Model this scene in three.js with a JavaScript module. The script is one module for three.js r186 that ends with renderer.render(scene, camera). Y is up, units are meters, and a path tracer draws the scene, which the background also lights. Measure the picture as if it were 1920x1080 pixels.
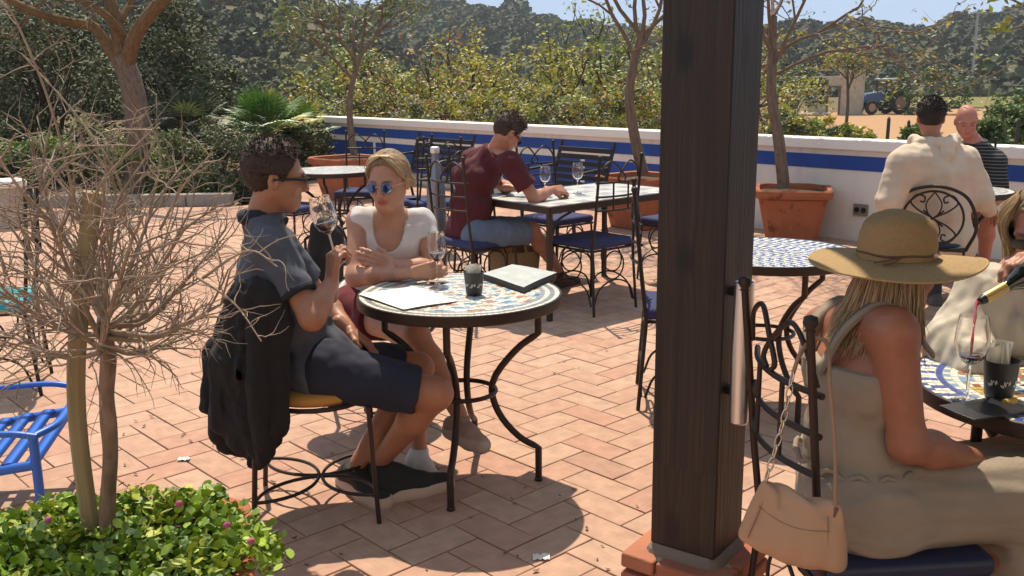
import * as THREE from 'three';
import { mergeGeometries } from 'three/addons/utils/BufferGeometryUtils.js';
import { RoundedBoxGeometry } from 'three/addons/geometries/RoundedBoxGeometry.js';
import { ImprovedNoise } from 'three/addons/math/ImprovedNoise.js';

// ---------- camera, sky, sun, exposure ----------
const scene = new THREE.Scene();
const PITCH = Math.atan(390 / 1800), ROLL = -0.010, EYE = 1.535;
const camera = new THREE.PerspectiveCamera(2 * Math.atan(540 / 1800) * 180 / Math.PI, 16 / 9, 0.05, 3000);
camera.position.set(0, EYE, 0);
camera.rotation.set(-PITCH, 0, ROLL);
scene.add(camera);

const SUN_DIR = new THREE.Vector3(-0.07, 0.87, -0.43).normalize();
{
  const w = 512, h = 256, data = new Float32Array(w * h * 4);
  for (let j = 0; j < h; j++) for (let i = 0; i < w; i++) {
    const el = ((j + 0.5) / h - 0.5) * Math.PI, az = ((i + 0.5) / w) * Math.PI * 2;
    const e = Math.max(0, Math.sin(el)), t = Math.pow(1 - e, 3.2);
    const cs = Math.cos(el) * (Math.cos(az) * SUN_DIR.x + Math.sin(az) * SUN_DIR.z) + Math.sin(el) * SUN_DIR.y, glow = 0.22 * Math.pow(Math.max(0, cs), 6);
    let r = 0.35 + 0.11 * t + glow, g = 0.42 + 0.175 * t + glow, b = 0.51 + 0.31 * t + glow * 0.95;
    if (el < 0) { r = 0.3; g = 0.27; b = 0.23; }
    const k = (j * w + i) * 4;
    data[k] = r; data[k + 1] = g; data[k + 2] = b; data[k + 3] = 1;
  }
  const sky = new THREE.DataTexture(data, w, h, THREE.RGBAFormat, THREE.FloatType);
  sky.mapping = THREE.EquirectangularReflectionMapping;
  sky.magFilter = THREE.LinearFilter; sky.minFilter = THREE.LinearFilter; sky.needsUpdate = true;
  scene.background = sky; scene.environment = sky;
  
}
const sun = new THREE.DirectionalLight(0xffeed4, 5.0);
sun.position.copy(SUN_DIR).multiplyScalar(40).add(new THREE.Vector3(0, 0, -6));
sun.target.position.set(0, 0, -6);
sun.castShadow = true; sun.shadow.radius = 1.2; sun.shadow.mapSize.set(4096, 4096);
Object.assign(sun.shadow.camera, { left: -14, right: 14, top: 14, bottom: -14, near: 1, far: 120 });
scene.add(sun, sun.target);
const EXPOSURE = 1.27;
scene.fog = new THREE.FogExp2(0xc6d0d8, 0.0004);

// ---------- helpers ----------
let seed = 7;
function rnd() { seed = (seed * 1664525 + 1013904223) >>> 0; return seed / 4294967296; }
const rr = (a, b) => a + (b - a) * rnd();
const V = (x, y, z) => new THREE.Vector3(x, y, z);
const lerp = (a, b, t) => a + (b - a) * t;
const clamp = (x, a, b) => Math.min(b, Math.max(a, x));
const smooth = (a, b, x) => { const t = clamp((x - a) / (b - a), 0, 1); return t * t * (3 - 2 * t); };
const perlin = new ImprovedNoise();
const noise = (x, y = 0, z = 0) => perlin.noise(x + 31.7, y + 17.3, z + 5.1);
const fbm = (x, y, z = 0, o = 4) => { let s = 0, a = 0.5; for (let i = 0; i < o; i++) { s += a * noise(x, y, z); x *= 2.03; y *= 2.03; z *= 2.03; a *= 0.5; } return s; };
camera.updateMatrixWorld();
const camRight = V(1, 0, 0).applyQuaternion(camera.quaternion), camUp = V(0, 1, 0).applyQuaternion(camera.quaternion), camFwd = V(0, 0, -1).applyQuaternion(camera.quaternion);
const ray = (u, v) => camFwd.clone().addScaledVector(camRight, (u - 960) / 1800).addScaledVector(camUp, -(v - 540) / 1800);
// survey helpers: a sight line met with a plane at a measured distance, or with a level at a measured height
const S = (u, v, d) => { const r = ray(u, v); return V(0, EYE, 0).addScaledVector(r, -d / r.z); };
const G = (u, v, y = 0) => { const r = ray(u, v); return V(0, EYE, 0).addScaledVector(r, (y - EYE) / r.y); };

const used = {};
function numbered(n) { if (!(n in used)) { used[n] = 0; return n; } used[n]++; return n + '_' + String(used[n]).padStart(3, '0'); }
function tag(o, label, category, group, kind) {
  if (label) o.userData.label = label;
  if (category) o.userData.category = category;
  if (group) o.userData.group = group;
  if (kind) o.userData.kind = kind;
  return o;
}
function thing(name, label, category, pos, turn = 0, group) {
  const o = new THREE.Group(); o.name = numbered(name); scene.add(o);
  if (pos) o.position.copy(pos); o.rotation.y = turn;
  return tag(o, label, category, group);
}
function fix(g) {
  if (!g.index) g.setIndex([...Array(g.attributes.position.count).keys()]);
  if (!g.attributes.uv) g.setAttribute('uv', new THREE.BufferAttribute(new Float32Array(g.attributes.position.count * 2), 2));
  if (!g.attributes.normal) g.computeVertexNormals();
  for (const k of Object.keys(g.attributes)) if (!['position', 'normal', 'uv', 'color'].includes(k)) g.deleteAttribute(k);
  return g;
}
function merge(gs) {
  gs = [gs].flat(3).filter(Boolean).map(fix);
  if (gs.length === 1) return gs[0];
  const col = gs.some(g => g.attributes.color);
  if (col) for (const g of gs) if (!g.attributes.color) g.setAttribute('color', new THREE.BufferAttribute(new Float32Array(g.attributes.position.count * 3).fill(1), 3));
  for (const g of gs) g.morphAttributes = {};
  return mergeGeometries(gs);
}
function part(name, gs, m, parent, label) {
  const o = new THREE.Mesh(merge(gs), m);
  o.castShadow = o.receiveShadow = true;
  o.name = parent ? name : numbered(name);
  (parent || scene).add(o);
  if (label) o.userData.label = label;
  return o;
}
function copyOf(o, pos, turn, label) {
  const c = o.clone(); c.userData = { ...o.userData }; c.name = numbered(o.name.replace(/_\d{3}$/, '')); scene.add(c);
  if (pos) c.position.copy(pos); if (turn !== undefined) c.rotation.y = turn; if (label) c.userData.label = label;
  return c;
}
const T = (g, x = 0, y = 0, z = 0, rx = 0, ry = 0, rz = 0) => { g.rotateX(rx); g.rotateY(ry); g.rotateZ(rz); g.translate(x, y, z); return g; };
function metreUV(g, ox = 0, oy = 0) {
  fix(g); const p = g.attributes.position, n = g.attributes.normal, uv = g.attributes.uv;
  for (let i = 0; i < p.count; i++) {
    const ax = Math.abs(n.getX(i)), ay = Math.abs(n.getY(i)), az = Math.abs(n.getZ(i));
    if (ay >= ax && ay >= az) uv.setXY(i, p.getX(i) + ox, p.getZ(i) + oy);
    else if (ax >= az) uv.setXY(i, p.getZ(i) + ox, p.getY(i) + oy);
    else uv.setXY(i, p.getX(i) + ox, p.getY(i) + oy);
  }
  return g;
}
function box(w, h, d, bev = 0.004, seg = 1) { return metreUV(new RoundedBoxGeometry(w, h, d, seg, Math.min(bev, w / 2.01, h / 2.01, d / 2.01)), rnd(), rnd()); }
const bx = (w, h, d, x, y, z, bev, ry = 0) => { const g = box(w, h, d, bev); g.rotateY(ry); g.translate(x, y, z); return g; };
// swept round bar through points
function sweep(pts, rad, sides = 6, closed = false, flat = 1) {
  const n = pts.length, pos = [], nor = [], uv = [], idx = [];
  const R = typeof rad === 'function' ? rad : Array.isArray(rad) ? (t) => lerp(rad[0], rad[1], t) : () => rad;
  let up = null, len = 0; const t0 = V(0, 0, 0), b = V(0, 0, 0);
  for (let i = 0; i < n; i++) {
    const a = pts[closed ? (i - 1 + n) % n : Math.max(0, i - 1)], c = pts[closed ? (i + 1) % n : Math.min(n - 1, i + 1)];
    t0.subVectors(c, a).normalize();
    if (!up) { up = Math.abs(t0.y) < 0.9 ? V(0, 1, 0) : V(1, 0, 0); }
    up.addScaledVector(t0, -up.dot(t0)).normalize(); b.crossVectors(t0, up);
    if (i) len += pts[i].distanceTo(pts[i - 1]);
    const r = R(i / (n - 1));
    for (let k = 0; k <= sides; k++) {
      const an = k / sides * Math.PI * 2, cx = Math.cos(an), sy = Math.sin(an);
      const N = b.clone().multiplyScalar(cx).addScaledVector(up, sy * flat);
      pos.push(pts[i].x + N.x * r, pts[i].y + N.y * r, pts[i].z + N.z * r); N.normalize(); nor.push(N.x, N.y, N.z);
      uv.push(k / sides * r * 6.28, len);
    }
  }
  const m = sides + 1, rows = closed ? n : n - 1;
  for (let i = 0; i < rows; i++) for (let k = 0; k < sides; k++) {
    const A = i * m + k, B = ((i + 1) % n) * m + k; idx.push(A, B, A + 1, B, B + 1, A + 1);
  }
  if (!closed) for (const [i, s] of [[0, -1], [n - 1, 1]]) {
    const c = pos.length / 3, d = V(0, 0, 0).subVectors(pts[Math.min(n - 1, i + (s < 0 ? 1 : 0))], pts[Math.max(0, i - (s < 0 ? 0 : 1))]).normalize().multiplyScalar(s);
    pos.push(pts[i].x, pts[i].y, pts[i].z); nor.push(d.x, d.y, d.z); uv.push(0, 0);
    for (let k = 0; k <= sides; k++) { const q = (i * m + k) * 3; pos.push(pos[q], pos[q + 1], pos[q + 2]); nor.push(d.x, d.y, d.z); uv.push(0, 0); }
    for (let k = 0; k < sides; k++) s < 0 ? idx.push(c, c + 1 + k, c + 2 + k) : idx.push(c, c + 2 + k, c + 1 + k);
  }
  const g = new THREE.BufferGeometry();
  g.setAttribute('position', new THREE.Float32BufferAttribute(pos, 3)); g.setAttribute('normal', new THREE.Float32BufferAttribute(nor, 3));
  g.setAttribute('uv', new THREE.Float32BufferAttribute(uv, 2)); g.setIndex(idx); return g;
}
const curve = (pts, n = 16, closed = false) => { const c = new THREE.CatmullRomCurve3(pts, closed, 'centripetal'); const a = c.getPoints(n); if (closed) a.pop(); return a; };
const bar = (pts, r, n = 16, sides = 6) => sweep(curve(pts, n), r, sides);
const rod = (a, b, r, sides = 6) => sweep([a, b], r, sides);
const ring = (c, r, tr, axis = 'y', n = 24, sides = 6) => {
  const p = []; for (let i = 0; i < n; i++) { const a = i / n * Math.PI * 2, x = Math.cos(a) * r, y = Math.sin(a) * r; p.push(axis === 'y' ? V(c.x + x, c.y, c.z + y) : axis === 'z' ? V(c.x + x, c.y + y, c.z) : V(c.x, c.y + y, c.z + x)); }
  return sweep(p, tr, sides, true);
};
const lathe = (prof, seg = 32) => new THREE.LatheGeometry(prof.map(p => new THREE.Vector2(p[0], p[1])), seg);
const ball = (c, r, n = 10) => new THREE.SphereGeometry(r, n, Math.max(6, n - 3)).translate(c.x, c.y, c.z);

// ---------- textures ----------
function tex(size, fn, { srgb = false, rep = 1 } = {}) {
  const d = new Uint8Array(size * size * 4);
  for (let j = 0; j < size; j++) for (let i = 0; i < size; i++) {
    const c = fn(i / size, j / size), k = (j * size + i) * 4;
    for (let q = 0; q < 3; q++) d[k + q] = clamp((Array.isArray(c) ? c[q] : c) * 255, 0, 255);
    d[k + 3] = 255;
  }
  const t = new THREE.DataTexture(d, size, size); t.wrapS = t.wrapT = THREE.RepeatWrapping;
  t.magFilter = THREE.LinearFilter; t.minFilter = THREE.LinearMipmapLinearFilter; t.generateMipmaps = true;
  if (srgb) t.colorSpace = THREE.SRGBColorSpace;
  t.repeat.set(rep, rep); t.needsUpdate = true; return t;
}
// noise that tiles over 0..1
function tn(u, v, f, o = 4) {
  const R = 1, n = (x, y) => fbm(x * f, y * f, 3.3, o);
  const a = n(u, v), b = n(u - 1, v), c = n(u, v - 1), d = n(u - 1, v - 1);
  return lerp(lerp(a, b, u), lerp(c, d, u), v);
}
const lin = (r, g, b) => new THREE.Color().setRGB(r, g, b);
const texGrain = tex(256, (u, v) => 0.5 + 0.55 * tn(u, v, 10, 5));
const texMottle = tex(256, (u, v) => { const n = 0.945 + 0.2 * tn(u, v, 4, 5); return [n, n, n]; }, { srgb: true });
const texFine = tex(256, (u, v) => 0.5 + 0.6 * tn(u, v, 40, 3));
const texWeave = tex(128, (u, v) => 0.5 + 0.22 * Math.sin(u * Math.PI * 64) * Math.cos(v * Math.PI * 64) + 0.25 * tn(u, v, 12, 3));
const texPlaster = tex(512, (u, v) => { const a = tn(u, v, 5, 5), drip = Math.max(0, tn(u, v * 0.12, 26, 3)) * 0.22, sp = tn(u, v, 60, 2) > 0.3 ? 0.06 : 0; const n = 0.96 + 0.1 * a - drip * 0.5 - sp; return [n, n * 0.99, n * 0.975]; }, { srgb: true });
const texClay = tex(512, (u, v) => { const a = tn(u, v, 5, 5), w = smooth(0.12, 0.4, tn(u + 0.37, v + 0.2, 7, 5)) * 0.55, d = smooth(0.1, 0.45, tn(u + 0.7, v, 9, 4)) * 0.25; const n = 0.88 + 0.18 * a - d; return [lerp(n, 0.98, w * 0.6), lerp(n * 0.97, 1.0, w), lerp(n * 0.94, 1.0, w)]; }, { srgb: true });
const mat = (c, o = {}) => new THREE.MeshStandardMaterial({ color: c, roughness: 0.8, ...o });
const phys = (c, o = {}) => new THREE.MeshPhysicalMaterial({ color: c, roughness: 0.8, ...o });
const rep = (t, r, r2) => { const c = t.clone(); c.repeat.set(r, r2 ?? r); c.needsUpdate = true; return c; };

const tWeave = rep(texWeave, 9), tGrain3 = rep(texGrain, 3), tMottle1 = rep(texMottle, 1.3), tFine6 = rep(texFine, 6);
const cloth = (c, o = {}) => mat(c, { roughness: 0.92, bumpMap: tWeave, bumpScale: 0.0012, map: tMottle1, ...o });
const M = {
  iron: mat(lin(0.022, 0.016, 0.014), { roughness: 0.42, metalness: 0.35, bumpMap: tFine6, bumpScale: 0.0006 }),
  ironBrown: mat(lin(0.035, 0.02, 0.016), { roughness: 0.45, metalness: 0.3, bumpMap: tFine6, bumpScale: 0.0006 }),
  terracotta: mat(lin(0.46, 0.16, 0.08), { roughness: 0.88, map: rep(texClay, 1.6), bumpMap: tGrain3, bumpScale: 0.002 }),
  white: mat(lin(0.82, 0.8, 0.76), { roughness: 0.9, map: rep(texPlaster, 0.55), bumpMap: tGrain3, bumpScale: 0.002 }),
  blueWall: mat(lin(0.018, 0.075, 0.36), { roughness: 0.75, map: tMottle1, bumpMap: tGrain3, bumpScale: 0.0015 }),
  navy: cloth(lin(0.03, 0.038, 0.12)),
  navySeat: mat(lin(0.012, 0.018, 0.055), { roughness: 0.45, bumpMap: tGrain3, bumpScale: 0.001 }),
  bluePaint: mat(lin(0.022, 0.13, 0.56), { roughness: 0.4 }),
  glass: phys(lin(1, 1, 1), { roughness: 0.02, transmission: 1, thickness: 0, ior: 1.5 }),
  wine: phys(lin(0.06, 0.004, 0.012), { roughness: 0.05, clearcoat: 1, clearcoatRoughness: 0.03 }),
  paper: mat(lin(0.78, 0.77, 0.74), { roughness: 0.9 }),
  black: mat(lin(0.012, 0.012, 0.013), { roughness: 0.35 }),
  steel: mat(lin(0.72, 0.73, 0.75), { roughness: 0.36, metalness: 1 }),
};

// ---------- the setting: ground, hills ----------
const LOW = -1.4;   // level of the fields below the terrace
const structure = (name, gs, m) => { const o = part(name, gs, m); o.userData.kind = 'structure'; return o; };
const gridSheet = (w, d, nx, nz, x, y, z, hf) => {
  const g = new THREE.PlaneGeometry(w, d, nx, nz); g.rotateX(-Math.PI / 2); g.translate(x, y, z);
  const p = g.attributes.position, uv = g.attributes.uv;
  for (let i = 0; i < p.count; i++) { if (hf) p.setY(i, p.getY(i) + hf(p.getX(i), p.getZ(i))); uv.setXY(i, p.getX(i), p.getZ(i)); }
  g.computeVertexNormals(); return g;
};
const texSoil = tex(256, (u, v) => { const n = 0.5 + 0.7 * tn(u, v, 8, 6), k = tn(u, v, 3, 3); return [0.78 + 0.25 * n + 0.1 * k, 0.72 + 0.3 * n, 0.66 + 0.3 * n]; }, { srgb: true });
structure('ground', gridSheet(3000, 3000, 8, 8, 0, LOW - 0.05, -900), mat(lin(0.16, 0.125, 0.06), { map: rep(texSoil, 0.15), roughness: 1 }));
{
  const yard = new THREE.Shape(); const c = [G(1440, 222, LOW), G(1500, 208, LOW), G(1640, 214, LOW), G(1800, 204, LOW), G(2080, 206, LOW), G(2080, 250, LOW), G(1830, 262, LOW), G(1560, 285, LOW), G(1440, 292, LOW)];
  c.forEach((p, i) => i ? yard.lineTo(p.x, -p.z) : yard.moveTo(p.x, -p.z));
  const g = new THREE.ShapeGeometry(yard); g.rotateX(-Math.PI / 2); g.translate(0, LOW + 0.004, 0);
  structure('dirt_yard', g, mat(lin(0.46, 0.3, 0.18), { map: rep(texSoil, 0.4), bumpMap: rep(texGrain, 0.5), bumpScale: 0.03, roughness: 1 }));
  const f = new THREE.Shape(); const q = [G(1640, 190, LOW), G(1790, 172, LOW), G(2300, 176, LOW), G(2300, 208, LOW), G(1800, 201, LOW)];
  q.forEach((p, i) => i ? f.lineTo(p.x, -p.z) : f.moveTo(p.x, -p.z));
  const gf = new THREE.ShapeGeometry(f); gf.rotateX(-Math.PI / 2); gf.translate(0, LOW + 0.012, 0);
  structure('grass_field', gf, mat(lin(0.19, 0.19, 0.055), { map: rep(texSoil, 0.1), roughness: 1 }));
}
// hills: each a mound whose crest line is surveyed as bearing + elevation
const bushGeo = (() => {
  const gs = [];
  for (let i = 0; i < 110; i++) {
    const a = rnd() * 6.283, y = Math.pow(rnd(), 0.7), r = Math.sqrt(1 - y * y * 0.75) * rr(0.55, 1);
    const g = new THREE.PlaneGeometry(rr(0.16, 0.34), rr(0.14, 0.28)); g.rotateX(rr(-1.2, 1.2)); g.rotateY(a + rr(-0.8, 0.8)); g.translate(Math.cos(a) * r * 0.8, y * 1.1, Math.sin(a) * r * 0.8);
    gs.push(g);
  }
  const core = new THREE.IcosahedronGeometry(0.72, 2); core.deleteAttribute('uv');
  const p = core.attributes.position; for (let i = 0; i < p.count; i++) { const v = V(p.getX(i), p.getY(i), p.getZ(i)); v.multiplyScalar(0.8 + 0.5 * noise(v.x * 2, v.y * 2, v.z * 2)); p.setXYZ(i, v.x, v.y * 0.95 + 0.45, v.z); }
  core.computeVertexNormals(); gs.push(core); return merge(gs);
})();
const foliageMat = (o = {}) => mat(0xffffff, { roughness: 0.85, side: THREE.DoubleSide, ...o });
function hill(crest, near, far, count, size, tones, terraces) {
  const us = crest.map(c => c[0]), u0 = us[0], u1 = us[us.length - 1];
  const top = u => { let i = 0; while (i < us.length - 2 && u > us[i + 1]) i++; const t = clamp((u - us[i]) / (us[i + 1] - us[i]), 0, 1); return 15 + lerp(crest[i][1], crest[i + 1][1], t * t * (3 - 2 * t)); };
  const at = (u, t) => {
    const d = ray(u, 150), h = Math.hypot(d.x, d.z), rt = ray(u, top(u));
    const D = lerp(near, far, t), H = EYE + rt.y / Math.hypot(rt.x, rt.z) * far;
    const s = t <= 1 ? Math.pow(smooth(0, 1.15, t), 0.8) / Math.pow(smooth(0, 1.15, 1), 0.8) : 1 - (t - 1) * 1.1;
    const x = d.x / h * D, z = d.z / h * D;
    const rough = (fbm(x * 0.012, z * 0.012, 1, 4) * 0.14 + (terraces ? 0.012 * Math.sin(t * 46 + x * 0.01) : 0)) * Math.sin(Math.min(1, t) * Math.PI);
    return V(x, LOW - 0.6 + (H - LOW) * (s + rough), z);
  };
  const nu = 110, nt = 44, pos = [], idx = [], uv = [], col = [];
  for (let j = 0; j <= nt; j++) for (let i = 0; i <= nu; i++) {
    const u = lerp(u0, u1, i / nu), t = j / nt * 1.35, p = at(u, t); pos.push(p.x, p.y, p.z); uv.push(p.x * 0.02, p.z * 0.02 + p.y * 0.03);
    const bare = terraces ? smooth(0.2, 0.9, Math.sin(t * 46 + p.x * 0.01)) * 0.8 + 0.25 * noise(p.x * 0.06, p.z * 0.06) : smooth(0.0, 0.35, noise(p.x * 0.02, p.z * 0.02));
    const k = clamp(bare, 0, 1); col.push(lerp(0.055, 0.15, k), lerp(0.062, 0.13, k), lerp(0.03, 0.075, k));
  }
  for (let j = 0; j < nt; j++) for (let i = 0; i < nu; i++) { const a = j * (nu + 1) + i, b = a + nu + 1; idx.push(a, a + 1, b, b, a + 1, b + 1); }
  const g = new THREE.BufferGeometry(); g.setAttribute('position', new THREE.Float32BufferAttribute(pos, 3)); g.setAttribute('uv', new THREE.Float32BufferAttribute(uv, 2)); g.setAttribute('color', new THREE.Float32BufferAttribute(col, 3)); g.setIndex(idx); g.computeVertexNormals();
  structure('hill', g, mat(0xffffff, { vertexColors: true, map: texSoil, roughness: 1 }));
  const im = new THREE.InstancedMesh(bushGeo, foliageMat(), count), m = new THREE.Matrix4(), q = new THREE.Quaternion(), e = new THREE.Euler(), c = new THREE.Color();
  let n = 0, guard = 0;
  while (n < count && guard++ < count * 6) {
    const u = lerp(u0, u1, rnd()), t = Math.pow(rnd(), 0.8) * 1.08, p = at(u, t);
    const dens = terraces ? (Math.sin(t * 46 + p.x * 0.01) > 0.25 && t < 0.75 ? 0.12 : 1) : 1;
    if (rnd() > dens * clamp(0.75 + noise(p.x * 0.02, p.z * 0.02), 0.1, 1)) continue;
    const s = size * rr(0.4, 1.15) * (rnd() < 0.08 ? 1.9 : 1); e.set(0, rnd() * 6.28, 0); q.setFromEuler(e);
    m.compose(p.add(V(0, -0.15 * s, 0)), q, V(s * rr(0.9, 1.4), s * rr(0.7, 1.25), s * rr(0.9, 1.4))); im.setMatrixAt(n, m);
    const T0 = tones[Math.floor(rnd() * tones.length)], k = rr(0.55, 1.5); c.setRGB(T0[0] * k, T0[1] * k, T0[2] * k); im.setColorAt(n, c); n++;
  }
  im.count = n; im.name = numbered('hillside_scrub'); im.castShadow = im.receiveShadow = true; scene.add(im);
  return im;
}
const dusk = [[0.04, 0.054, 0.024], [0.052, 0.066, 0.027], [0.064, 0.074, 0.034], [0.036, 0.048, 0.026], [0.09, 0.088, 0.045]];
tag(hill([[-900, -60], [-400, -90], [0, -110], [250, -95], [430, -60], [560, -25], [640, 8], [720, 70], [800, 130]], 90, 230, 8000, 1.55, dusk.concat([[0.085, 0.085, 0.04]]), true), 'scrub and small trees covering the terraced hillside at left', 'scrub', null, 'stuff');
tag(hill([[420, 60], [600, 28], [700, 8], [760, 0], [820, -4], [870, 4], [920, 13], [970, 12], [1010, 22], [1060, 38], [1110, 44], [1200, 48], [1330, 62], [1450, 100]], 210, 430, 8000, 2.7, dusk), 'dark green scrub covering the rounded far hill in the centre', 'scrub', null, 'stuff');
tag(hill([[1060, 140], [1250, 62], [1400, 48], [1530, 42], [1640, 48], [1720, 46], [1780, 36], [1850, 22], [1920, 10], [2050, -10], [2300, 10], [2700, 40]], 150, 370, 9000, 2.3, dusk), 'dark evergreen scrub covering the long far ridge at right', 'scrub', null, 'stuff');

// ---------- terrace ----------
const wallA = G(590, 218, 0.95), wallB = G(1900, 276, 0.95); wallA.y = wallB.y = 0;
const wallDir = wallB.clone().sub(wallA).normalize(), wallN = V(-wallDir.z, 0, wallDir.x);   // wallN points to the terrace
if (wallN.dot(V(0, 0, 0).sub(wallA)) < 0) wallN.negate();
const wallEnd = wallB.clone().addScaledVector(wallDir, 5);
const wallTurn = Math.atan2(-wallDir.z, wallDir.x);
const onWall = (s, off = 0, y = 0) => wallB.clone().addScaledVector(wallDir, -s).addScaledVector(wallN, off).setY(y);
const terraceBack = -12.15;
const inTerrace = p => p.z < 3 && p.x > -8.2 && p.x < 7.5 && p.clone().sub(wallA).dot(wallN) > 0.02 && (p.z > terraceBack || p.x > -3.5);
{
  const cz = [V(-8.3, 0, 3.2), V(9, 0, 3.2), wallEnd.clone(), wallA.clone(), V(-3.55, 0, wallA.z), V(-3.55, 0, terraceBack), V(-8.3, 0, terraceBack)];
  const sh = new THREE.Shape(); cz.forEach((p, i) => i ? sh.lineTo(p.x, -p.z) : sh.moveTo(p.x, -p.z));
  const g = new THREE.ExtrudeGeometry(sh, { depth: 1.6, bevelEnabled: false }); g.rotateX(-Math.PI / 2); g.translate(0, -1.607, 0);
  const floor = structure('terrace_floor', metreUV(g), mat(lin(0.25, 0.155, 0.115), { map: rep(texSoil, 2), roughness: 1 }));
  const texBrick = tex(256, (u, v) => { const s = tn(u, v, 5, 5), st = fbm(u * 3, v * 42, 9, 3) * Math.sin(u * Math.PI), n = 0.935 + 0.2 * s + 0.11 * st; return [n, n * 0.985, n * 0.97]; }, { srgb: true });
  const texBrickB = tex(256, (u, v) => 0.5 + 0.4 * tn(u, v, 14, 4) + 0.35 * fbm(u * 3, v * 60, 4, 2));
  const tones = [[0.47, 0.3, 0.226], [0.485, 0.315, 0.238], [0.465, 0.288, 0.217], [0.5, 0.335, 0.253], [0.455, 0.268, 0.203], [0.475, 0.304, 0.229], [0.485, 0.322, 0.243], [0.41, 0.252, 0.19]];
  const mats = tones.map(t => mat(lin(...t), { map: texBrick, bumpMap: texBrickB, bumpScale: 0.0016, roughness: 0.86 }));
  const brickGeo = (k) => {
    const a = 0.1378, b = 0.0678, c = 0.0022, h = 0.03, j = () => rr(-0.0026, 0.0014);
    const q = [[-1, -1], [1, -1], [1, 1], [-1, 1]].map(([x, z]) => [x * (a + j()), z * (b + j())]);
    const bot = q.map(([x, z]) => V(x, -h, z)), mid = q.map(([x, z]) => V(x, -c * 0.8, z)), top = q.map(([x, z]) => V(x - Math.sign(x) * c, rr(-0.0004, 0.0004), z - Math.sign(z) * c));
    const P = [], uv = [], quad = (A, B, C, D) => { for (const v of [A, B, C, A, C, D]) { P.push(v.x, v.y, v.z); uv.push(v.x * 3.4 + k * 0.37, v.z * 3.4 + k * 0.53); } };
    quad(top[0], top[3], top[2], top[1]);
    for (let i = 0; i < 4; i++) { const n = (i + 1) % 4; quad(mid[i], top[i], top[n], mid[n]); quad(bot[i], mid[i], mid[n], bot[n]); }
    const g = new THREE.BufferGeometry(); g.setAttribute('position', new THREE.Float32BufferAttribute(P, 3)); g.setAttribute('uv', new THREE.Float32BufferAttribute(uv, 2)); g.computeVertexNormals(); return g;
  };
  const geos = [0, 1, 2, 3, 4].map(brickGeo), W = 0.14, ang = 47 * Math.PI / 180, cells = [];
  const ca = Math.cos(ang), sa = Math.sin(ang), o = V(0.299, 0, -3.82);
  for (let i = -140; i < 140; i++) for (let j = -140; j < 140; j++) {
    const c = (((i - j) % 4) + 4) % 4; if (c !== 0 && c !== 3) continue;
    const lx = c === 0 ? (i + 1) * W : (i + 0.5) * W, lz = c === 0 ? (j + 0.5) * W : (j + 1) * W;
    const p = V(o.x + lx * ca - lz * sa, 0, o.z + lx * sa + lz * ca);
    if (!inTerrace(p)) continue;
    const d = p.clone().sub(camera.position), zz = d.dot(camFwd), uu = 960 + 1800 * d.dot(camRight) / zz, vv = 540 - 1800 * d.dot(camUp) / zz;
    const vis = zz > 0 && uu > -20 && uu < 1940 && vv < 1100 && !(uu > 1225 && uu < 1420);
    cells.push({ p, turn: -ang + (c === 0 ? 0 : Math.PI / 2), near: vis ? zz : 1e3 + d.length() });
  }
  cells.sort((a, b) => a.near - b.near);
  const pick = p => { const n = noise(p.x * 0.5, p.z * 0.5); return rnd() < 0.035 ? 7 : clamp(Math.floor(rnd() * 7 + n * 2), 0, 6); };
  cells.slice(0, 300).forEach((c, i) => {
    const b = new THREE.Mesh(geos[i % 5], mats[pick(c.p)]); b.name = i ? 'brick_' + String(i).padStart(3, '0') : 'brick';
    b.position.set(c.p.x, rr(-0.0012, 0.0012), c.p.z); b.rotation.set(rr(-0.003, 0.003), c.turn + (rnd() < 0.5 ? Math.PI : 0), rr(-0.003, 0.003)); b.castShadow = b.receiveShadow = true; floor.add(b);
  });
  const rest = cells.slice(300), im = new THREE.InstancedMesh(geos[0], mat(0xffffff, { map: texBrick, bumpMap: texBrickB, bumpScale: 0.0016, roughness: 0.86 }), rest.length), m = new THREE.Matrix4(), q = new THREE.Quaternion(), e = new THREE.Euler(), col = new THREE.Color();
  rest.forEach((c, i) => { e.set(rr(-0.003, 0.003), c.turn + (rnd() < 0.5 ? Math.PI : 0), rr(-0.003, 0.003)); q.setFromEuler(e); m.compose(V(c.p.x, rr(-0.0012, 0.0012), c.p.z), q, V(1, 1, 1)); im.setMatrixAt(i, m); const t = tones[pick(c.p)], k = rr(0.93, 1.07); im.setColorAt(i, col.setRGB(t[0] * k, t[1] * k, t[2] * k)); });
  im.name = 'brick_paving'; im.userData.kind = 'stuff'; im.castShadow = im.receiveShadow = true; floor.add(im);
}
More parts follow.
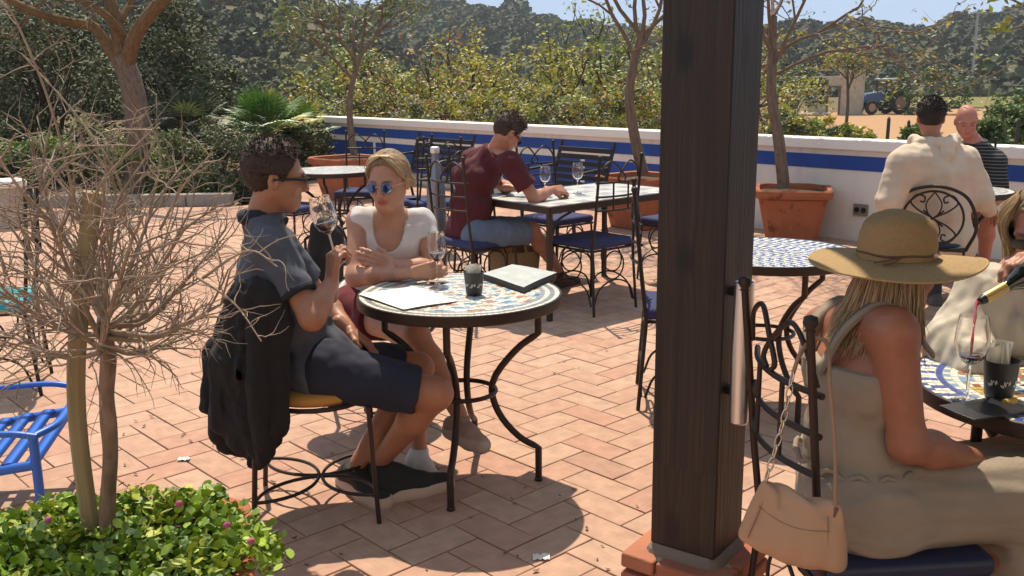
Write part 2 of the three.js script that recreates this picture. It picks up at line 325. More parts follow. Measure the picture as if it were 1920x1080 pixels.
// parapet wall with coping and blue bands
{
  const len = wallA.distanceTo(wallEnd), mid = wallA.clone().lerp(wallEnd, 0.5);
  const w = thing('terrace_wall', 'white rendered parapet wall with royal blue band behind the tables', 'wall', mid, wallTurn);
  part('wall_body', bx(len, 2.3, 0.2, 0, -0.29, -0.11, 0.006), M.white, w);
  part('coping', bx(len + 0.02, 0.1, 0.28, 0, 0.905, -0.1, 0.012), mat(lin(0.84, 0.82, 0.78), { roughness: 0.85, bumpMap: tGrain3, bumpScale: 0.002 }), w);
  part('blue_band', bx(len - 0.01, 0.135, 0.012, 0, 0.735, -0.008, 0.002), M.blueWall, w);
  // lower painted panels stop short of the right-hand planter
  const xr = G(1236, 330, 0.5).clone().sub(mid).dot(wallDir), xl = -len / 2 + 0.3, n = 5;
  for (let i = 0; i < n; i++) { const a = lerp(xl, xr, i / n) + 0.04, b = lerp(xl, xr, (i + 1) / n) - 0.04; part('blue_panel', bx(b - a, 0.5, 0.01, (a + b) / 2, 0.33, -0.008, 0.002), M.blueWall, w); }
  const s = G(1610, 392, 0.42); const pl = part('outlet_plate', bx(0.15, 0.11, 0.014, 0, 0, 0, 0.003), mat(lin(0.2, 0.18, 0.17), { roughness: 0.5 }), w);
  pl.position.set(G(1612, 394, 0.3).sub(mid).dot(wallDir), 0.3, 0.002);
  for (const dx of [-0.035, 0.035]) { const o = part('socket', T(new THREE.CylinderGeometry(0.025, 0.025, 0.012, 16), dx, 0, 0.008, Math.PI / 2), M.black, pl); }
}
// planting bed and kerb at the left
{
  structure('planting_bed', gridSheet(16, 8, 40, 20, -11.2, 0.02, -16.3, (x, z) => 0.12 * noise(x * 0.7, z * 0.7)), mat(lin(0.13, 0.09, 0.05), { map: rep(texSoil, 0.8), roughness: 1 }));
  const k = thing('stone_kerb', 'pale stone kerb edging the planting bed', 'kerb', V(0, 0, 0));
  for (let i = 0; i < 9; i++) part('kerb_stone', bx(0.57, rr(0.15, 0.17), 0.16, -3.85 - i * 0.58, 0.075, terraceBack - 0.1 + rr(-0.01, 0.01), 0.015), mat(lin(0.3, 0.275, 0.25), { map: tMottle1, bumpMap: tGrain3, bumpScale: 0.006 }), k);
  const b = thing('stone_bollard', 'white capped stone bollard at the left edge of the terrace', 'bollard', G(28, 425, 0));
  part('shaft', lathe([[0, 0], [0.16, 0], [0.155, 0.04], [0.14, 0.06], [0.135, 0.42], [0.15, 0.44]]), mat(lin(0.4, 0.34, 0.28), { map: tMottle1, bumpMap: tGrain3, bumpScale: 0.004 }), b);
  part('cap', lathe([[0.15, 0.44], [0.17, 0.45], [0.17, 0.5], [0.14, 0.53], [0, 0.54]]), M.white, b);
}

// ---------- plants ----------
const texBark = tex(256, (u, v) => { const n = 0.5 + 0.5 * fbm(u * 14, v * 4, 2, 5) + 0.3 * tn(u, v, 6, 3); return 0.8 + 0.55 * (n - 0.5); }, { srgb: true });
const bark = (c) => mat(lin(...c), { map: rep(texBark, 3), bumpMap: rep(texBark, 3), bumpScale: 0.006, roughness: 0.95 });
const DIAMOND = [[0, 0], [0.45, 0.5], [1, 0], [0.45, -0.5]], OVAL = [[0, 0], [0.25, 0.4], [0.6, 0.5], [0.92, 0.25], [1, 0], [0.92, -0.25], [0.6, -0.5], [0.25, -0.4]];
function leaves(list, o) {   // list of {p, n}: n leaves round p
  const pos = [], nor = [], col = [], idx = []; const a = V(0, 0, 0), b = V(0, 0, 0), nn = V(0, 0, 0);
  for (const t of list) {
    const T0 = o.tones[Math.floor(rnd() * o.tones.length)];
    for (let i = 0; i < t.n; i++) {
      const th = rnd() * 6.283, ph = Math.acos(rr(-1, 1)), R = o.spread * Math.cbrt(rnd());
      const x = t.p.x + Math.sin(ph) * Math.cos(th) * R, y = t.p.y + Math.cos(ph) * R * (o.flat ?? 0.8), z = t.p.z + Math.sin(ph) * Math.sin(th) * R;
      a.set(rr(-1, 1), rr(-0.6, 0.6) - (o.droop ?? 0), rr(-1, 1)).normalize(); nn.set(rr(-1, 1), rr(-0.2, 1.4), rr(-1, 1)); b.crossVectors(a, nn).normalize(); nn.crossVectors(b, a).normalize();
      const flip = nn.y < 0; if (flip) nn.negate();
      const L = o.size * (o.oval ? rr(0.45, 1.4) : rr(0.6, 1.25)), W = L * (o.aspect ?? 0.42), k = pos.length / 3, c = rr(0.75, 1.25), tw = rnd() < (o.mix ?? 0.25) ? o.tones[Math.floor(rnd() * o.tones.length)] : T0;
      const ring = o.oval ? OVAL : DIAMOND;
      for (const [l, w] of ring) { const up = w ? 0.06 : 0; pos.push(x + a.x * L * l + b.x * W * w + nn.x * L * up, y + a.y * L * l + b.y * W * w + nn.y * L * up, z + a.z * L * l + b.z * W * w + nn.z * L * up); nor.push(nn.x, nn.y, nn.z); col.push(tw[0] * c, tw[1] * c, tw[2] * c); }
      for (let q = 1; q < ring.length - 1; q++) flip ? idx.push(k, k + q + 1, k + q) : idx.push(k, k + q, k + q + 1);
    }
  }
  const g = new THREE.BufferGeometry(); g.setAttribute('position', new THREE.Float32BufferAttribute(pos, 3)); g.setAttribute('normal', new THREE.Float32BufferAttribute(nor, 3)); g.setAttribute('color', new THREE.Float32BufferAttribute(col, 3)); g.setIndex(idx); return g;
}
const leafMat = phys(0xffffff, { vertexColors: true, side: THREE.DoubleSide, roughness: 0.7, transmission: 0.42, thickness: 0 });
const leafMatDull = mat(0xffffff, { vertexColors: true, side: THREE.DoubleSide, roughness: 0.75 });
function grow(out, p, dir, len, r, lvl, o) {
  const pts = [p.clone()], d = dir.clone(), n = lvl === 0 ? 6 : 4; let q = p.clone();
  for (let i = 0; i < n; i++) { d.add(V(rr(-1, 1), rr(-1, 1), rr(-1, 1)).multiplyScalar(o.wob)).add(V(0, o.up ?? 0, 0)).normalize(); q = q.clone().addScaledVector(d, len / n); pts.push(q); }
  out.wood.push(sweep(pts, [r, r * (lvl >= o.levels ? 0.4 : 0.62)], lvl === 0 ? 8 : lvl === 1 ? 6 : 4));
  if (lvl >= o.levels) { out.tips.push(q); if (rnd() < 0.7) out.tips.push(pts[2]); return; }
  const k = o.kids[lvl] ?? 3;
  for (let i = 0; i < k; i++) {
    const at = pts[Math.min(n, Math.max(1, Math.round(n * lerp(o.from ?? 0.45, 1, (i + 0.7) / k))))];
    const ax = V(rr(-1, 1), rr(-1, 1), rr(-1, 1)).cross(d).normalize(), nd = d.clone().applyAxisAngle(ax, rr(o.ang * 0.6, o.ang * 1.3));
    grow(out, at, nd, len * rr(0.55, 0.8), r * 0.58, lvl + 1, o);
  }
}
function tree(name, label, group, base, trunkPts, r, o) {
  const t = thing(name, label, 'tree', base, 0, group), L = p => p.clone().sub(base), out = { wood: [], tips: [] };
  part('trunk', sweep(curve(trunkPts.map(L), 14), [r, r * 0.6], 9), o.bark, t);
  const top = L(trunkPts[trunkPts.length - 1]), prev = L(trunkPts[trunkPts.length - 2]), dir = top.clone().sub(prev).normalize();
  for (const [s, f] of o.limbs) { const d = dir.clone().multiplyScalar(0.5).add(V(s[0], s[1], s[2])).normalize(); grow(out, prev.clone().lerp(top, f), d, o.len, r * (o.limbR ?? 0.5), 0, o); }
  part('branches', out.wood, o.bark, t);
  if (o.leaf) part('crown', leaves(out.tips.map(p => ({ p, n: Math.round(o.leaf.per * rr(0.4, 1.5)) })), o.leaf), o.leaf.dull ? leafMatDull : leafMat, t);
  return t;
}
const ringLimbs = (n, tilt, f0 = 0.5) => [...Array(n).keys()].map(i => { const a = i / n * 6.283 + rr(-0.4, 0.4); return [[Math.cos(a) * tilt, rr(0.2, 0.7), Math.sin(a) * tilt], lerp(f0, 1, i / Math.max(1, n - 1))]; });

// big forked tree in the bed
{
  const d = 12.9, b = S(250, 392, d); const t = thing('forked_tree', 'large bare forked tree with thick pale trunk in the planting bed', 'tree', b);
  const L = (u, v, dd = d) => S(u, v, dd).sub(b), bk = bark([0.27, 0.19, 0.15]);
  part('trunk', sweep(curve([L(250, 400), L(256, 320), L(258, 230), L(244, 150), L(226, 105)], 22), t2 => lerp(0.17, 0.14, t2), 14), bk, t);
  const limb = (pts, r) => part('limb', sweep(curve(pts, 16), [r, r * 0.45], 9), bark([0.26, 0.16, 0.075]), t);
  limb([L(238, 135), L(208, 95), L(175, 50), L(135, 42), L(60, 20, 12.4), L(-40, -30, 12.2)], 0.09);
  limb([L(228, 110), L(222, 60), L(208, 10), L(190, -80, 13.2), L(170, -200)], 0.11);
  limb([L(236, 125), L(258, 60, 12.7), L(305, 0, 12.5), L(380, -70, 12.4), L(450, -160)], 0.105);
  limb([L(232, 70), L(200, 30, 12.6), L(140, -10, 12.4), L(90, -60)], 0.06);
  limb([L(224, 40), L(248, 0, 13.1), L(262, -60, 13.2)], 0.06);
  const out = { wood: [], tips: [] };
  for (const [u, v] of [[60, 20], [110, 30], [190, -80], [330, -30], [380, -70], [420, -120], [90, -60], [262, -60], [150, 0], [30, -10], [210, -130]]) for (let k = 0; k < 3; k++) grow(out, L(u, v), V(rr(-1, 1), rr(-0.5, 0.7), rr(-0.6, 0.8)).normalize(), 0.55, 0.016, 0, { wob: 0.22, levels: 2, kids: [4, 3], ang: 0.8 });
  part('twigs', out.wood, bark([0.28, 0.22, 0.15]), t);
}
// dark shrubs behind the bed: stems + clumped foliage
const darkT = [[0.045, 0.062, 0.028], [0.075, 0.095, 0.045], [0.11, 0.13, 0.065], [0.17, 0.18, 0.1]];
const paleT = [[0.09, 0.11, 0.06], [0.13, 0.15, 0.085], [0.06, 0.08, 0.04], [0.18, 0.19, 0.12]];
const limeT = [[0.2, 0.3, 0.05], [0.28, 0.34, 0.07], [0.12, 0.2, 0.05], [0.07, 0.12, 0.035]];
function shrub(name, label, group, u, v, d, rx, ry, clumps, per, size, tones, lowY, o = {}) {
  const c = S(u, v, d), base = V(c.x, lowY, c.z), t = thing(name, label, 'shrub', base, 0, group), list = [], stems = [];
  for (let i = 0; i < clumps; i++) {
    const a = rnd() * 6.283, y = rr(-0.9, 1), R = Math.sqrt(Math.max(0, 1 - y * y)) * Math.pow(rnd(), 0.35), k = 1 + 0.3 * noise(a * 1.3, y * 2, u * 0.01);
    const p = V(Math.cos(a) * R * rx * k, c.y - lowY + y * ry * k, Math.sin(a) * R * rx * 0.8); if (p.y < 0.05) p.y = 0.05 + rnd() * 0.1; list.push({ p, n: Math.round(per * rr(0.6, 1.4)) });
    if (i % 4 === 0) stems.push(sweep(curve([V(rr(-0.1, 0.1), 0, rr(-0.1, 0.1)), V(p.x * 0.35, p.y * 0.55, p.z * 0.35), p], 5), [0.014 * (1 + ry), 0.004], 4));
  }
  part('stems', stems, bark([0.14, 0.1, 0.07]), t);
  part('foliage', leaves(list, { size, spread: Math.min(rx, ry) * (o.spread ?? 0.3), tones, aspect: 0.45, mix: 0.3, ...o }), o.lit ? leafMat : leafMatDull, t);
  return t;
}
const gS = 'tall shrubs behind the planting bed';
shrub('evergreen_shrub', 'large dark evergreen shrub left of the forked tree trunk', gS, 95, 190, 15.5, 1.35, 1.25, 130, 95, 0.085, darkT, 0);
shrub('evergreen_shrub', 'big grey-green olive-like shrub right of the forked tree trunk', gS, 330, 165, 15.5, 0.85, 1.15, 120, 95, 0.08, darkT.concat(paleT), 0);
shrub('evergreen_shrub', 'pale grey-green shrub top at the far upper left', gS, 20, 90, 19, 2.2, 1.6, 120, 80, 0.09, paleT, 0);
shrub('evergreen_shrub', 'grey-green bush between the olive-like shrub and the fan palms', gS, 405, 215, 16.5, 0.75, 0.8, 80, 80, 0.08, paleT, 0);
shrub('evergreen_shrub', 'low dark shrub at the foot of the dark evergreen, left', gS, -10, 260, 14.6, 0.9, 0.7, 80, 80, 0.08, darkT, 0);
shrub('evergreen_shrub', 'dark green shrub filling the gap below the bright palm, beside the wall end', gS, 560, 285, 15.5, 0.55, 0.5, 60, 80, 0.08, darkT, -0.2);
const gL = 'low plants along the kerb';
[[60, 300, 0.55, 0.33, limeT, 'yellow-green low bush at the left end of the kerb'], [165, 285, 0.5, 0.36, limeT.concat(darkT), 'lime leaved low bush behind the bare shrub stake'], [265, 315, 0.5, 0.42, limeT, 'yellow tipped low bush at the forked trunk foot'], [330, 320, 0.5, 0.45, darkT.concat(limeT), 'leafy green low bush right of the forked trunk'], [410, 315, 0.5, 0.5, darkT.concat([limeT[2]]), 'dark low bush behind the head of the man in the polo shirt'], [300, 370, 0.22, 0.16, [[0.05, 0.13, 0.03], [0.07, 0.17, 0.04]], 'small bright green plant at the right end of the kerb'], [470, 330, 0.45, 0.45, darkT, 'dark low bush under the bright fan palm']].forEach(a =>
  shrub('low_bush', a[5], gL, a[0], a[1], 12.9, a[2], a[3], 46, 60, 0.06, a[4], 0.02, { lit: true }));
// fan palms
function palm(label, u, v, d, n, size, tones, low) {
  const c = S(u, v, d), base = V(c.x, low, c.z), t = thing('fan_palm', label, 'palm', base, 0, 'fan palms beside the wall end'), H = c.y - low;
  part('trunk', sweep(curve([V(0, 0, 0), V(0.03, H * 0.5, 0), V(0, H * 0.9, 0)], 8), [0.13, 0.1], 10), bark([0.1, 0.075, 0.05]), t);
  for (let i = 0; i < n; i++) {
    const a = i * 2.4 + rr(-0.2, 0.2), el = lerp(1.5, 0.05, Math.pow(i / n, 0.9)) + rr(-0.12, 0.12), L = size * rr(0.8, 1.1), o = V(0, H * 0.88, 0);
    const dir = V(Math.cos(a) * Math.cos(el), Math.sin(el), Math.sin(a) * Math.cos(el)), hub = o.clone().addScaledVector(dir, L * 0.75), side = V(-Math.sin(a), 0, Math.cos(a)), up = side.clone().cross(dir).normalize();
    const gs = [sweep([o, o.clone().addScaledVector(dir, L * 0.4).add(V(0, 0.03, 0)), hub], [0.012, 0.007], 4)], tone = tones[Math.floor(rnd() * tones.length)], m = 15;
    const pos = [], idx = [], col = [];
    for (let k = 0; k < m; k++) {
      const f = (k / (m - 1) - 0.5) * 2.9, bl = L * (0.85 - 0.22 * Math.abs(f) / 1.45) * rr(0.9, 1.08), dd = dir.clone().multiplyScalar(Math.cos(f)).addScaledVector(side, Math.sin(f)).addScaledVector(up, 0.1 * Math.cos(f)).normalize(), w = V(0, 0, 0).crossVectors(dd, up).normalize().multiplyScalar(L * 0.035);
      const q = pos.length / 3, A = hub, B = hub.clone().addScaledVector(dd, bl * 0.55), C = hub.clone().addScaledVector(dd, bl).add(V(0, -bl * 0.16, 0)), lift = up.clone().multiplyScalar(L * 0.02), kk = rr(0.8, 1.2);
      for (const p of [A, B.clone().add(w), B.clone().add(lift), B.clone().sub(w), C]) { pos.push(p.x, p.y, p.z); col.push(tone[0] * kk, tone[1] * kk, tone[2] * kk); }
      idx.push(q, q + 1, q + 2, q, q + 2, q + 3, q + 1, q + 4, q + 2, q + 2, q + 4, q + 3);
    }
    const g = new THREE.BufferGeometry(); g.setAttribute('position', new THREE.Float32BufferAttribute(pos, 3)); g.setAttribute('color', new THREE.Float32BufferAttribute(col, 3)); g.setIndex(idx); g.computeVertexNormals();
    const st = fix(gs[0]); st.setAttribute('color', new THREE.BufferAttribute(new Float32Array(st.attributes.position.count * 3).map((_, i2) => tone[i2 % 3] * 0.9), 3));
    part('frond', [g, st], leafMat, t);
  }
}
palm('grey-green fan palm with narrow upright fronds, left of the bright one', 355, 240, 14.8, 24, 0.55, [[0.09, 0.13, 0.05], [0.13, 0.16, 0.07], [0.07, 0.1, 0.04]], 0);
palm('bright green fan palm with a few yellowed fronds by the wall end', 500, 240, 15, 42, 0.56, [[0.1, 0.24, 0.03], [0.08, 0.19, 0.03], [0.13, 0.28, 0.045], [0.06, 0.14, 0.03], [0.5, 0.42, 0.03]], 0);
palm('small drooping fan palm with yellow leaf tips against the wall end', 565, 245, 15.6, 16, 0.42, [[0.45, 0.4, 0.03], [0.13, 0.25, 0.03], [0.1, 0.2, 0.03]], 0);

// trees beyond the wall
const goldT = [[0.52, 0.47, 0.06], [0.4, 0.43, 0.07], [0.26, 0.33, 0.07], [0.58, 0.46, 0.07], [0.38, 0.22, 0.08], [0.32, 0.35, 0.12]];
const gB = 'yellow-green trees beyond the wall';
[[625, 190, 19.5, 'yellow-green tree beyond the wall nearest the fan palms', 0.95], [735, 170, 20.5, 'yellow-green tree beyond the wall above the woman in white', 1.1], [850, 165, 19, 'rust-tinged tree beyond the wall left of the man in maroon', 1.05], [960, 150, 18, 'bushy golden tree beyond the wall straight above the man in maroon', 1.05], [1065, 150, 17.5, 'golden tree beyond the wall right of the man in maroon', 1.0], [1175, 130, 18.5, 'sparse yellow tree beyond the wall behind the middle planter', 1.15], [1330, 140, 20, 'yellow-green tree beyond the wall hidden mostly by the wooden post', 1.2]].forEach(([u, v, d, label, k], i) => {
  const c = S(u, v, d), b = V(c.x + rr(-0.2, 0.2), LOW, c.z);
  tree('garden_tree', label, gB, b, [b.clone(), b.clone().add(V(rr(-0.1, 0.1), 0.9, 0)), b.clone().add(V(rr(-0.25, 0.25), 1.75 + 0.25 * k, 0.1))], 0.075 * k, {
    bark: bark([0.15, 0.11, 0.075]), limbs: ringLimbs(6, 1.15, 0.6), len: 1.12 * k, wob: 0.2, up: 0.03, levels: 2, kids: [4, 4], ang: 0.75, from: 0.3,
    leaf: { per: 15, size: 0.1, spread: 0.22, tones: [goldT, [[0.26, 0.33, 0.07], [0.36, 0.4, 0.08], [0.2, 0.26, 0.07]], goldT.concat([[0.4, 0.2, 0.08], [0.34, 0.16, 0.07], [0.3, 0.22, 0.1]]), [[0.52, 0.47, 0.06], [0.58, 0.5, 0.09], [0.36, 0.38, 0.07]]][i % 4], aspect: 0.5, droop: 0.2, mix: 0.4 } });
});
[[560, 250, 17.2, 0.9, 0.5], [700, 235, 17.6, 1.1, 0.55], [850, 232, 16.2, 1, 0.5], [1000, 228, 15.2, 0.9, 0.5], [1130, 235, 14.2, 0.9, 0.5], [1215, 225, 14.5, 0.8, 0.55]].forEach((a, i) =>
  shrub('hedge_shrub', ['olive shrub just over the wall end by the palms', 'olive shrub just over the wall, above the potted thin tree', 'olive shrub just over the wall, left of the man in maroon', 'olive shrub just over the wall, behind the head of the man in maroon', 'grey-green shrub just over the wall, left of the middle potted tree', 'grey-green shrub just over the wall, between middle potted tree and post'][i], 'shrubs just over the wall', a[0], a[1], a[2], a[3], a[4], 60, 60, 0.08, goldT.concat(paleT), LOW, { lit: true }));
// distant shrubs in the yard
[[1490, 165, 62, 1.9, 1.3, [[0.05, 0.1, 0.02], [0.07, 0.13, 0.03], [0.03, 0.06, 0.015]], 'round green tree left of the concrete ruin'], [1742, 172, 76, 3.0, 1.7, [[0.06, 0.12, 0.02], [0.09, 0.16, 0.03], [0.05, 0.09, 0.02]], 'broad green tree right of the tractor'], [1515, 246, 30, 1.0, 0.4, goldT, 'yellow flowering bush over the wall left of the dirt yard'], [1585, 256, 27, 0.8, 0.28, goldT.concat(limeT), 'low yellow-green bush at the edge of the dirt yard'], [1462, 240, 28, 0.7, 0.5, goldT.concat(paleT), 'olive bush behind the right potted tree'], [1720, 262, 22, 0.4, 0.25, limeT, 'small green tuft behind the head of the man in the hoodie'], [1880, 240, 26, 0.8, 0.5, [[0.09, 0.16, 0.03], [0.13, 0.2, 0.04]], 'green vine bush right of the bald man'], [1925, 220, 30, 1.2, 0.8, [[0.09, 0.15, 0.03], [0.12, 0.18, 0.05]], 'vine row at the right frame edge'], [1850, 255, 23, 0.5, 0.3, [[0.09, 0.16, 0.03], [0.13, 0.2, 0.04]], 'low vine leaves above the wall beside the bald man'], [1440, 190, 50, 3, 2.2, darkT.concat(goldT), 'dark thicket hidden behind the post at right']].forEach(a =>
  shrub('yard_shrub', a[6], 'shrubs and vines in the yard', a[0], a[1], a[2], a[3], a[4], 60, 46, 0.06 + a[2] * 0.0035, a[5], LOW, { lit: true }));
{ const c = S(1590, 120, 40), b = V(c.x, LOW, c.z);
  tree('yard_tree', 'thin yellow-leaved tree in front of the concrete ruin', null, b, [b.clone(), b.clone().add(V(0.1, 1.6, 0)), b.clone().add(V(0, 3.1, 0))], 0.08, { bark: bark([0.2, 0.15, 0.1]), limbs: ringLimbs(6, 0.9), len: 0.9, wob: 0.2, levels: 2, kids: [4, 3], ang: 0.7, leaf: { per: 7, size: 0.17, spread: 0.3, tones: goldT, droop: 0.2 } }); }

// terracotta planters and the slender trees standing in them
function squareLoft(levels, ex = 7, n = 40) {
  const pos = [], idx = [];
  for (const [y, w] of levels) for (let i = 0; i < n; i++) { const a = (i + 0.5) / n * 6.2832, c = Math.cos(a), s = Math.sin(a), k = w / Math.pow(Math.pow(Math.abs(c), ex) + Math.pow(Math.abs(s), ex), 1 / ex); pos.push(c * k, y, s * k); }
  for (let j = 0; j < levels.length - 1; j++) for (let i = 0; i < n; i++) { const a = j * n + i, b = j * n + (i + 1) % n; idx.push(a, a + n, b, b, a + n, b + n); }
  let g = new THREE.BufferGeometry(); g.setAttribute('position', new THREE.Float32BufferAttribute(pos, 3)); g.setIndex(idx); g = g.toNonIndexed(); g.computeVertexNormals(); return metreUV(g);
}
const soilMat = mat(lin(0.09, 0.06, 0.04), { map: rep(texSoil, 4), roughness: 1 });
function planter(label, p, turn, h, w) {
  const t = thing('terracotta_planter', label, 'planter', p, turn, 'terracotta planters along the wall');
  part('pot', squareLoft([[0, w * 0.62], [0.015, w * 0.65], [h * 0.8, w * 0.88], [h * 0.82, w * 0.9]]), M.terracotta, t);
  part('rim', squareLoft([[h * 0.82, w * 0.86], [h * 0.84, w * 0.97], [h * 0.9, w], [h * 0.97, w], [h, w * 0.97], [h * 0.99, w * 0.86], [h * 0.9, w * 0.84]]), M.terracotta, t);
  part('soil', squareLoft([[h * 0.9, w * 0.84], [h * 0.92, 0.001]]), soilMat, t);
  return t;
}
const greyBark = bark([0.27, 0.2, 0.15]);
{ // right planter, in the open
  const p = G(1493, 447, 0).addScaledVector(wallN, 0.1); planter('terracotta planter right of the wooden post, with a slender bare tree', p, wallTurn + 0.62, 0.51, 0.36);
  const d = -p.z, b = S(1470, 352, d);
  tree('potted_tree', 'slender nearly bare tree growing from the planter right of the post', 'slender trees in planters', b, [b, S(1460, 260, d), S(1447, 180, d), S(1448, 90, d), S(1450, 30, d)], 0.06, { limbR: 0.3, bark: greyBark, limbs: ringLimbs(9, 1.2, -0.9), len: 1.05, wob: 0.24, levels: 3, kids: [4, 3, 2], ang: 0.75, from: 0.3, leaf: { per: 8, size: 0.055, spread: 0.12, tones: goldT.concat(paleT), aspect: 0.35 } });
}
{ const p = G(1200, 425, 0).addScaledVector(wallN, 0.0); planter('terracotta planter behind the rectangular table, with a forked tree', p, wallTurn, 0.55, 0.38);
  const d = -p.z, b = S(1206, 325, d);
  tree('potted_tree', 'slender crooked tree in the planter behind the rectangular table', 'slender trees in planters', b, [b, S(1190, 255, d), S(1180, 180, d), S(1190, 110, d), S(1205, 60, d)], 0.062, { limbR: 0.36, bark: bark([0.3, 0.21, 0.155]), limbs: [[[-0.9, 0.6, 0], 0], [[0.8, 0.7, 0.2], 0.2], [[-0.6, 0.9, 0.3], 0.7], [[0.3, 1, -0.3], 1], [[0.9, 0.4, 0], 0.9], [[-0.9, 0.3, -0.2], 0.9]], len: 1.0, wob: 0.22, levels: 3, kids: [4, 3, 2], ang: 0.7, from: 0.3, leaf: { per: 3.5, size: 0.06, spread: 0.1, tones: [[0.16, 0.19, 0.07], [0.2, 0.2, 0.08], [0.12, 0.15, 0.06]], aspect: 0.35 } });
}
{ const p = G(655, 372, 0).setY(0); planter('terracotta planter farthest left, near the wall end', p, wallTurn + 0.1, 0.56, 0.42);
  const d = -p.z, b = S(664, 290, d);
  tree('potted_tree', 'thin tree with pale green leaves in the farthest planter', 'slender trees in planters', b, [b, S(657, 240, d), S(656, 190, d), S(662, 150, d), S(672, 118, d)], 0.05, { bark: greyBark, limbs: [[[-0.9, 0.8, 0], 0], [[-0.3, 1, 0], 0.5], [[0.5, 0.9, 0.1], 0.9], [[-0.9, 0.5, 0.3], 0.9], [[0.1, 1, -0.4], 1]], len: 0.72, wob: 0.2, levels: 2, kids: [4, 3], ang: 0.65, from: 0.3, leaf: { per: 9, size: 0.12, spread: 0.17, tones: [[0.2, 0.26, 0.08], [0.14, 0.2, 0.05], [0.28, 0.31, 0.14]], aspect: 0.25, droop: 0.5 } });
}
{ // tree outside the frame at right, one branch reaching in
  const b = V(6.2, LOW, -9.2), t = thing('leaning_branch_tree', 'bare tree at the right edge with one budding branch reaching in', 'tree', b), L = p => p.clone().sub(b);
  part('trunk', sweep(curve([V(0, 0, 0), V(-0.1, 1.6, 0.1), V(-0.2, 3.6, 0.2), V(-0.1, 4.6, 0.3)], 12), [0.1, 0.05], 8), greyBark, t);
  const br = [L(V(6.05, 1.7, -9.0)), L(S(1990, 60, 8.8)), L(S(1920, 50, 8.7)), L(S(1865, 62, 8.6))];
  part('branch', [sweep(curve(br, 14), [0.03, 0.006], 6), sweep(curve([L(S(1990, 60, 8.8)), L(S(1900, 0, 8.6)), L(S(1850, -10, 8.6))], 8), [0.015, 0.004], 5)], greyBark, t);
  part('leaves', leaves([{ p: L(S(1870, 58, 8.6)), n: 9 }, { p: L(S(1890, 45, 8.6)), n: 8 }, { p: L(S(1850, 0, 8.6)), n: 8 }, { p: L(S(1905, 10, 8.6)), n: 6 }], { size: 0.09, spread: 0.06, tones: [[0.3, 0.28, 0.03], [0.22, 0.24, 0.04]], aspect: 0.4 }), leafMat, t);
}

